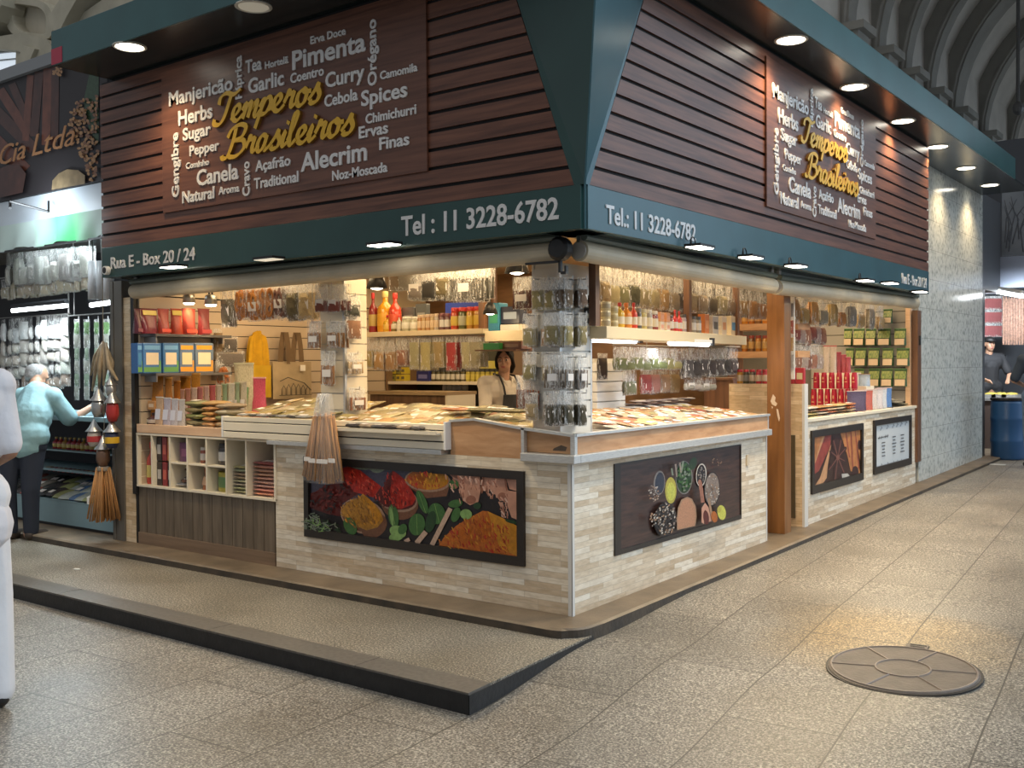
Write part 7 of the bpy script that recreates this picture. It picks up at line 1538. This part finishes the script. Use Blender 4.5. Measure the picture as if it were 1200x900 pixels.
for i in range(9): put('box', 68 + i * 7, 488 + (i % 2) * 3, 74 + i * 7, 499, 'y', .3, ((.05, .05, .05), (.2, .35, .06), (.35, .33, .30))[i % 3], 'small_pack', 'small pack standing on the pale blue stall top', 'pack', 'small packs on the blue counter', ((.3, .3, .3),), zs=1.0, d=.06)
# rows of white bags
nb = 0
ROWS = [(0.25, 292, 332, 11, 9, (.74, .70, .64), 104), (0.28, 322, 345, 11, 9.4, (.66, .56, .42), 104), (.75, 369, 397, 10, 8, (.74, .72, .70), 80), (.78, 390, 411, 10, 8, (.68, .62, .54), 80), (.80, 404, 425, 10, 8, (.56, .50, .42), 80), (.82, 419, 439, 10, 8, (.66, .62, .56), 80), (.84, 433, 456, 10, 8, (.30, .22, .17), 80)]
for ri, (yv, zt, zb_, n, st, c, xmax) in enumerate(ROWS):
    for i in range(n):
        px = xmax - 4 - i * st; sl = -(px - 60) * .10
        P = at(px, zt + sl, 'y', yv); h = P.z - at(px, zb_ + sl, 'y', yv).z
        for k_ in range(2 if ri < 2 else 1):
            f_ = rb_.uniform(.8, 1.15); cc = tuple(q * f_ * rb_.uniform(.97, 1.03) for q in c)
            bag(P + Y * .05 * k_ + X * rb_.uniform(-.01, .01), rb_.uniform(-.35, .35), .165, h * rb_.uniform(.92, 1.06), ('full', 'leaf', 'powder')[i % 3], cc, 'small white bag in the %s hanging row of the neighbouring stall' % ('topmost', 'second', 'third', 'fourth', 'fifth', 'sixth', 'lowest')[ri], 'bags of the neighbouring stall, row %s' % 'abcdefg'[ri], lab=True, name='white_bag')
    a, e = at(-20, zt + 8, 'y', yv), at(xmax, zt - 4.4, 'y', yv)
    single('hanging_rail', MB().tube([(a.x, yv + .02, P.z + .02), (e.x, yv + .02, P.z + .02)], .006, 6).tube([(e.x - .02, yv + .02, P.z + .02), (e.x - .02, yv + .02, 2.72)], .005, 5), HOOKM, 'thin rail of the %s row of white bags in the neighbouring stall' % ('topmost', 'second', 'third', 'fourth', 'fifth', 'sixth', 'lowest')[ri], 'rail')
for ci in range(4):
    for ri in range(6):
        px = 90 + ci * 11.5; P = at(px, 374 + ri * 15, 'y', .62); h = P.z - at(px, 393 + ri * 15.2, 'y', .62).z
        bag(P, rb_.uniform(-.2, .2), .10, h, 'full', (.10, .20, .06) if ri == 0 else ((.15, .20, .13), (.22, .22, .18))[ri % 2], 'dark pack with white label in the hanging columns beside the tin lamps', 'labelled packs of the neighbouring stall', name='labelled_pack', d=.05)
for ci in range(4):
    P = at(90 + ci * 11.5, 374, 'y', .62); q = at(90 + ci * 11.5, 455, 'y', .62); single('hanging_strip', MB().tube([(P.x, .64, P.z + .03), (P.x, .64, q.z)], .006, 5), HOOKM, '%s strip of labelled packs counted towards the tin lanterns' % ('first', 'second', 'third', 'last')[ci], 'strip')
for (x0_, y0_, x1_, y1_, yv, nm) in ((15, 364, 78, 358, .5, 'long'), (107, 357.5, 133, 354, .3, 'short')):
    a, e = at(x0_, y0_, 'y', yv), at(x1_, y1_, 'y', yv); t = thing('tube_lamp', '%s bright tube lamp in the neighbouring stall' % nm, 'lamp', tuple((a + e) / 2))
    part('tube', MB().tube([a, e], .022, 10), GLOWC, t); part('housing', MB().tube([a + Z * .04, e + Z * .04], .028, 6), NBD, t); part('bracket', MB().tube([(a + e) / 2 + Z * .04, Vector(((a + e) / 2).to_tuple()[:2] + (2.72,))], .006, 6), BLACK, t)
    lamp('tube_light', 'AREA', tuple((a + e) / 2 - Z * .03), 20, (.80, .93, 1), .8, .1, target=tuple((a + e) / 2 - Z + Y * -.2))
lamp('neighbour_ceiling_light', 'AREA', (-5.4, .3, 2.68), 34, (.80, .93, 1.0), 1.6, .3, target=(-5.4, .25, 0))
lamp('neighbour_sign_light', 'AREA', tuple(at(18, 246, 'y', YB - .35)), 7, (.80, .92, 1.0), .3, target=tuple(at(60, 262, 'y', YB)))
P = at(108, 304, 'y', -.02); t = thing('rolled_curtain', 'two grey rolled plastic curtains hanging by the green sign end', 'curtain', (P.x, .0, 2.1))
for k_, (px, c) in enumerate(((109, .50), (119, .42), (127, .55))):
    a, e = at(px, 306, 'y', .0), at(px, 351, 'y', .0); part('roll', MB().tube([a, (a + e) / 2 + X * .004, e], .042, 10), mat('curtain_grey_%d' % k_, (c, c, c * 1.02), rough=.4), t, True)
part('cord', MB().tube([at(109, 306, 'y', 0), (at(109, 306, 'y', 0).x, 0, 2.72)], .005, 5).tube([at(127, 306, 'y', 0), (at(127, 306, 'y', 0).x, 0, 2.72)], .005, 5), BLACK, t)
P = at(125, 317, 'y', -SV - .03); t = thing('round_spotlight', 'small round dark spotlight at the end of the sign before the box number', 'spotlight', tuple(P)); part('rim', MB().lathe([(.03, -.02), (.034, -.015), (.034, .02), (.001, .02)], 16, Matrix.Translation(P) @ Matrix.Rotation(R(90), 4, 'X')), WHITE, t); part('glass', MB().lathe([(.024, 0), (.024, .024), (.001, .026)], 16, Matrix.Translation(P) @ Matrix.Rotation(R(90), 4, 'X')), BLACK, t)
# hanging tins and cinnamon broom
YH = -.12
TIN = mat('tin', (.55, .54, .52), rough=.28, metal=.9, noise=(20, .3)); COPP = mat('dark_tin', (.22, .13, .09), rough=.3, metal=.7)
pt = lambda px, py: at(px, py, 'y', YH)
s1 = pt(120, 465).z - pt(120, 502).z; upx = lambda n: n * s1 / 37
def tin(px, py, r, hh, label, m_, lidm, band=None, sc=1.):
    P = pt(px, py); r = upx(r); hh = upx(hh); t = thing('hanging_tin', label, 'tin lantern', (P.x, YH, P.z), group='hanging tins')
    M = Matrix.Translation((P.x, YH, P.z))
    part('cup', MB().lathe([(.001, 0), (r * .62, 0), (r, hh * .35), (r * .95, hh * .8), (r * .8, hh)], 16, M), m_, t, True)
    part('cone_lid', MB().lathe([(r * 1.25, hh * .98), (r * 1.25, hh), (r * .7, hh * 1.28), (r * .15, hh * 1.75), (.001, hh * 1.8)], 16, M), lidm, t, True)
    if band: part('colour_band', MB().lathe([(r * 1.02, hh * .3), (r * 1.03, hh * .32), (r * 1.03, hh * .66), (r * 1.0, hh * .68)], 16, M), band, t)
    part('loop', MB().tube([(P.x, YH, P.z + hh * 1.78), (P.x + .004, YH, P.z + hh * 2.05)], .003, 5), HOOKM, t)
tin(130, 464, 6, 13, 'small silver tin hanging highest among the tin lanterns', TIN, TIN); tin(116, 489, 8.5, 20, 'round silver tin with pointed lid', TIN, TIN); tin(132, 494, 7.5, 22, 'red glass lantern beside the round silver tin', mat('red_glass', (.35, .03, .03), rough=.15), TIN)
tin(110.5, 523, 8, 18, 'white and red tin under the round silver tin', mat('tin_white', (.5, .44, .38), rough=.4), TIN, mat('tin_red', (.42, .03, .03), rough=.4)); tin(131.5, 525, 8, 19, 'green and yellow tin above the cinnamon broom', mat('tin_blue', (.02, .03, .08), rough=.4), TIN, mat('tin_yellow', (.60, .36, .02), rough=.4)); tin(121, 546, 8, 20, 'dark copper pot with silver lid directly over the cinnamon broom', COPP, TIN)
P = pt(121, 546); t = thing('cinnamon_broom', 'big flared bunch of long cinnamon sticks hanging under the copper pot', 'cinnamon sticks', (P.x, YH, P.z))
b = MB(); cb2 = random.Random(2); zb_ = pt(121, 613).z
for i in range(46):
    a = cb2.uniform(-1, 1); d_ = cb2.uniform(-1, 1); e = Vector((P.x + a * upx(15.5), YH + d_ * .09, zb_ + cb2.uniform(0, .04) + abs(a) * .02)); s_ = Vector((P.x + a * upx(6), YH + d_ * .035, P.z - .01))
    b.tube([s_, (s_ + e) / 2 + X * cb2.uniform(-.006, .006), e], cb2.uniform(.0055, .008), 6)
part('sticks', b, CINM, t, True); part('tie', MB().lathe([(upx(6.5), 0), (upx(7), .01), (upx(7), .03), (upx(6), .035)], 14, Matrix.Translation((P.x, YH, P.z - .04))), mat('tie_cord', (.3, .25, .2)), t)
q = pt(116, 585); part('paper_tag', MB().box(q.x - .012, q.x + .012, YH - .10, YH - .094, q.z - .03, q.z + .03), LAB, t)
t = thing('dried_pods', 'bunch of long dry beige pods hanging above the tin lanterns', 'dried pods', tuple(pt(121, 405)))
b = MB()
for (x0_, y0_, x1_, y1_, x2_, y2_) in ((120, 402, 116, 425, 108, 458), (121, 400, 120, 428, 116, 456), (122, 402, 122, 430, 121, 452), (124, 402, 130, 430, 138, 446), (123, 402, 127, 425, 131, 440), (119, 404, 112, 418, 106, 440)):
    b.tube([pt(x0_, y0_), pt(x1_, y1_) + Y * rb_.uniform(-.03, .03), pt(x2_, y2_)], [.012, .022, .008], 6)
part('pod', b, mat('pod_beige', (.40, .31, .20), rough=.6, noise=(20, .4)), t, True)
single('twine', MB().tube([pt(121, 400), (pt(121, 400).x, YH, 2.47)], .004, 5).tube([pt(122, 402), pt(122, 545)], .003, 5), mat('cord', (.3, .26, .2)), 'thin cord from which the tin lanterns and pods hang', 'cord')

# ------------------------------------------------------------------ far stall on the right
bp_ = at(1181, 539, 'z', .09); bz = floor_z(bp_.y); br_ = .215
t = thing('barrel', 'blue plastic barrel standing by the far stall', 'barrel', (bp_.x, bp_.y, bz)); M = Matrix.Translation((bp_.x, bp_.y, bz)); PB = mat('barrel_blue', (.022, .085, .22), rough=.35)
part('drum', MB().lathe([(.001, 0), (br_ * .93, 0), (br_, .03), (br_, .22), (br_ * 1.03, .24), (br_ * 1.03, .27), (br_, .29), (br_, .52), (br_ * 1.03, .54), (br_ * 1.03, .57), (br_, .59), (br_, .76), (br_ * .95, .8)], 24, M), PB, t, True); part('lid', MB().lathe([(br_ * 1.0, .80), (br_ * 1.02, .81), (br_ * 1.02, .835), (.001, .84)], 24, M), BLACK, t)
t = thing('food_table', 'stall table with metal trays of yellow food in front of the bearded man', 'table', (-.1, 11.6, CB * 11)); fz = CB * 11.5
part('table_top', MB().box(-1.5, .35, 11.35, 11.8, .86, .90), STEEL, t); part('front_panel', MB().box(-1.5, .32, 11.37, 11.42, fz, .86), mat('panel_brown', (.10, .07, .06), rough=.5), t)
for i, px in enumerate((1160, 1172, 1184)):
    P = at(px, 466, 'y', 11.5); o = single('food_tray', MB().box(P.x - .10, P.x + .10, 11.4, 11.75, .901, .95), STEEL, '%s metal tray of yellow food on the far stall table' % ('first', 'second', 'third')[i], 'tray', group='metal trays')
    single('food_portion', MB().ell((P.x, 11.57, .952), (.09, .15, .03), 12, 6), mat('food_yellow', (.55, .42, .08), rough=.5, noise=(50, .4)), 'yellow food heaped in the %s metal tray' % ('first', 'second', 'third')[i], 'food')
YF = 12.6
struct('wall_far_back', MB().box(-4, 6, 13.2, 13.25, 0, 5), mat('far_wall', (.10, .11, .13), rough=.7))
t = thing('far_stall_front', 'blue-grey panel over the far stall with a tube lamp beneath', 'stall front', (.6, 11.3, 2.4))
a, e = at(1163, 338, 'y', 11.4), at(1163, 302, 'y', 11.4); part('panel', MB().box(a.x, 3.2, 11.38, 11.42, a.z, e.z), mat('panel_bluegrey', (.22, .25, .32), rough=.5), t)
a, e = at(1165, 341, 'y', 11.3), at(1198, 347, 'y', 10.6); part('tube', MB().tube([a, e], .03, 8), GLOWC, t); part('bracket', MB().tube([a + Z * .05, e + Z * .05], .03, 6).tube([a + Z * .05, a + Z * .3 + Y * .1], .012, 6), WHITE, t)
lamp('far_tube_light', 'AREA', tuple((a + e) / 2 - Z * .05), 60, (.85, .93, 1), .9, .1, target=tuple((a + e) / 2 - Z + Y))
t = thing('grey_poster', 'grey poster with bare branches above the far stall', 'poster', (.8, 11.6, 2.9)); A_ = (at(1174, 300, 'y', 11.6), at(1174, 226, 'y', 11.6))
part('board', MB().box(A_[0].x, 2.9, 11.6, 11.63, A_[0].z, A_[1].z), mat('poster_grey', (.26, .29, .33), rough=.5, noise=(3, .4)), t)
b = MB(); rr = random.Random(6)
for i in range(16):
    x = A_[0].x + .05 + rr.random() * .5; z = A_[0].z + rr.random() * .3; b.tube([(x, 11.595, z), (x + rr.uniform(-.08, .12), 11.595, z + .35), (x + rr.uniform(-.15, .25), 11.595, z + .62)], [.012, .008, .003], 5)
part('branches', b, mat('branch_ink', (.09, .10, .12)), t)
for i in range(5):
    for j in range(3):
        px = 1156 + i * 3.8; P = at(px, 347 + j * 16, 'y', 12.4); h = P.z - at(px, 363 + j * 16, 'y', 12.4).z
        bag(P, 0, .09, h, 'full', (.42, .12, .12), 'red pack in the hanging rows above the bearded man', 'red packs of the far stall', lab=False, d=.04, name='red_pack')
for i in range(9):
    P = at(1176 + i * 3.2, 350, 'y', 11.9); z2_ = at(1176 + i * 3.2, 404, 'y', 11.9).z
    single('hanging_string', MB().tube([(P.x, 11.9, P.z + .03), (P.x + .005, 11.9, (P.z + z2_) / 2), (P.x, 11.9, z2_)], [.010, .022, .016], 6).tube([(P.x + .02, 11.92, P.z), (P.x + .02, 11.92, z2_ + .06)], [.012, .018], 6), mat('string_brown', (.30, .17, .12), rough=.6, noise=(40, .6)), 'brown string of goods hanging under the far tube lamp', 'string of goods', group='brown strings of the far stall')
t = thing('far_rack', 'dark rail rack holding the hanging goods of the far stall', 'rack', (.6, 12, 0)); a, e = at(1153, 345, 'y', 12.4), at(1176, 348, 'y', 11.9)
part('rail', MB().tube([(a.x - .3, 12.4, a.z + .05), (a.x + 1.2, 12.4, a.z + .05)], .012, 6).tube([(e.x - .1, 11.9, e.z + .03), (e.x + 1.2, 11.9, e.z + .03)], .012, 6), BLACK, t); part('upright', MB().tube([(a.x + 1.2, 12.4, fz), (a.x + 1.2, 12.4, a.z + .05)], .015, 6).tube([(e.x + 1.2, 11.9, fz), (e.x + 1.2, 11.9, e.z + .03)], .015, 6), BLACK, t)
t = thing('paper_scrap', 'small white paper scrap on the floor before the blue barrel', 'paper scrap', tuple(at(1168, 545, 'z', .09))); P = Vector(t.location); P.z = floor_z(P.y); t.location = P
part('paper', MB().box(P.x - .09, P.x + .10, P.y - .03, P.y + .05, P.z + .001, P.z + .008), mat('paper_white', (.6, .6, .58)), t)
P = at(90, 667.5, 'z', PZ); single('paper_scrap', MB().ell((P.x, P.y, PZ + .004), (.035, .02, .005), 10, 6), mat('paper_white', (.6, .6, .58)), 'tiny white scrap on the raised platform', 'paper scrap')

# ------------------------------------------------------------------ market hall above
ASP = [10.6, 12.1, 13.6, 15.2, 17.0, 19.6, 22.6, 26]
XW, ZSP, RAD = -2.0, 6.45, 3.1
def arc(r, xc, z0, n=22, a0=180, a1=20): return [(xc + r * math.cos(R(a0 + (a1 - a0) * i / n)), z0 + r * .95 * math.sin(R(a0 + (a1 - a0) * i / n))) for i in range(n + 1)]
b = MB(); pts = arc(RAD + .35, XW + RAD, ZSP, 24, 180, 0); ys_ = [8.5, 36]
vs = [(x, y, z) for y in ys_ for x, z in pts]; n = len(pts); b.add(vs, [(i, i + 1, n + i + 1, n + i) for i in range(n - 1)])
struct('ceiling_vault', b, PLASTER, smooth=True)
b = MB()
for i, y in enumerate(ASP):
    wd_ = .62 if i == 4 else .34; a, c = arc(RAD, XW + RAD, ZSP), arc(RAD + .5, XW + RAD, ZSP); n = len(a)
    for k_ in range(n - 1):
        q = [(a[k_][0], y, a[k_][1]), (a[k_ + 1][0], y, a[k_ + 1][1]), (c[k_ + 1][0], y, c[k_ + 1][1]), (c[k_][0], y, c[k_][1])]
        b.add(q + [(x, y + wd_, z) for x, _, z in q], [(0, 1, 2, 3), (4, 7, 6, 5), (0, 4, 5, 1), (3, 2, 6, 7)])
    b.tube([(x, y - .02, z) for x, z in arc(RAD + .06, XW + RAD, ZSP)], .035, 6)
    b.box(XW - .3, XW + .18, y - .08, y + wd_ + .08, ZSP - .22, ZSP - .02).box(XW - .3, XW + .28, y - .14, y + wd_ + .14, ZSP - .06, ZSP + .06)
    b.box(XW - .2, XW + .06, y - .02, y + wd_ + .02, 3.0, ZSP - .2)
struct('ceiling_ribs', b, mat('rib_plaster', (.34, .33, .30), rough=.85, noise=(2, .2)))
struct('wall_hall', MB().box(XW - .5, XW - .12, 4, 36, 3.4, ZSP + 1.2), PLASTER)
struct('wall_hall_end', MB().box(-3, 5.2, 30, 30.3, 0, 14), mat('end_wall_plaster', (.36, .36, .36), rough=.9, noise=(1, .1)))
P = at(1193, 60, 'y', 14.0); single('hanging_rod', MB().tube([P + Z * 2.2, P - Z * .9], .03, 8).ell(P - Z * .95, (.09, .09, .12), 10, 6), mat('rod_dark', (.10, .10, .10)), 'dark rod hanging from the vaulted ceiling above the far stall', 'hanging rod')
# beige coffers above the neighbouring stall
YC = 5.0
def px_prism(b, pl, d0, d1, y=YC):
    pp = [at(x, yy, 'y', y) for x, yy in pl]; b.prism([(p.x, p.z) for p in pp], Vector((0, y, 0)), X, Z, -Y, d0, d1)
b = MB(); px_prism(b, [(-400, -400), (260, -400), (260, 130), (-400, 230)], -.3, -.25); struct('wall_hall_left', b, PLASTERW)
b = MB()
def frame_poly(cx, cy, rx, ry, k_, n=28): return [(cx + rx * math.copysign(abs(math.cos(t)) ** k_, math.cos(t)), cy + ry * math.copysign(abs(math.sin(t)) ** k_, math.sin(t)) + (math.cos(t)) * 6) for t in [2 * math.pi * i / n for i in range(n)]]
o_, i_ = frame_poly(34, 22, 27, 23, .55), frame_poly(34, 22, 20, 16, .55)
for d0, d1 in ((-.25, .0),):
    O = [at(x, y, 'y', YC) for x, y in o_]; I = [at(x, y, 'y', YC) for x, y in i_]; n = len(O)
    b.add([p - Y * d1 for p in O] + [p - Y * d1 for p in I] + [p + Y * .25 for p in I] + [p + Y * .25 for p in O], [(k_, (k_ + 1) % n, n + (k_ + 1) % n, n + k_) for k_ in range(n)] + [(n + k_, n + (k_ + 1) % n, 2 * n + (k_ + 1) % n, 2 * n + k_) for k_ in range(n)] + [(k_, 3 * n + k_, 3 * n + (k_ + 1) % n, (k_ + 1) % n) for k_ in range(n)])
px_prism(b, [(-30, -60), (16, -60), (17, 10), (10, 28), (0, 36), (-30, 44)], -.2, .25); px_prism(b, [(76, 40), (72, 24), (86, 4), (104, -30), (128, -30), (108, 0), (94, 24), (86, 40)], -.2, .25)
px_prism(b, [(-30, 50), (30, 40), (62, 48), (70, 62), (70, 76), (22, 60), (-30, 58)], -.2, .1); px_prism(b, [(22, 52), (26, 52), (26, 90), (21, 90)], -.2, .05); px_prism(b, [(32, 72), (38, 56), (52, 60), (44, 78), (30, 84)], -.2, .18); px_prism(b, [(92, 20), (150, -20), (170, -30), (175, -10), (100, 36)], -.2, .02)
struct('trim_1', b, mat('coffer_plaster', (.44, .41, .32), rough=.85, noise=(3, .2)))
b = MB(); px_prism(b, [(-40, 58), (21, 52), (21, 90), (-40, 100)], -.18, -.14); struct('window_1', b, mat('hall_window_glass', (.6, .65, .7), emis=((.8, .9, 1), .55)))
b = MB(); px_prism(b, [(-40, 62), (21, 56), (21, 58), (-40, 64)], -.14, -.08); px_prism(b, [(-40, 72), (21, 66), (21, 67), (-40, 73)], -.14, -.08); struct('window_1_bars', b, mat('window_bar', (.25, .25, .24)))
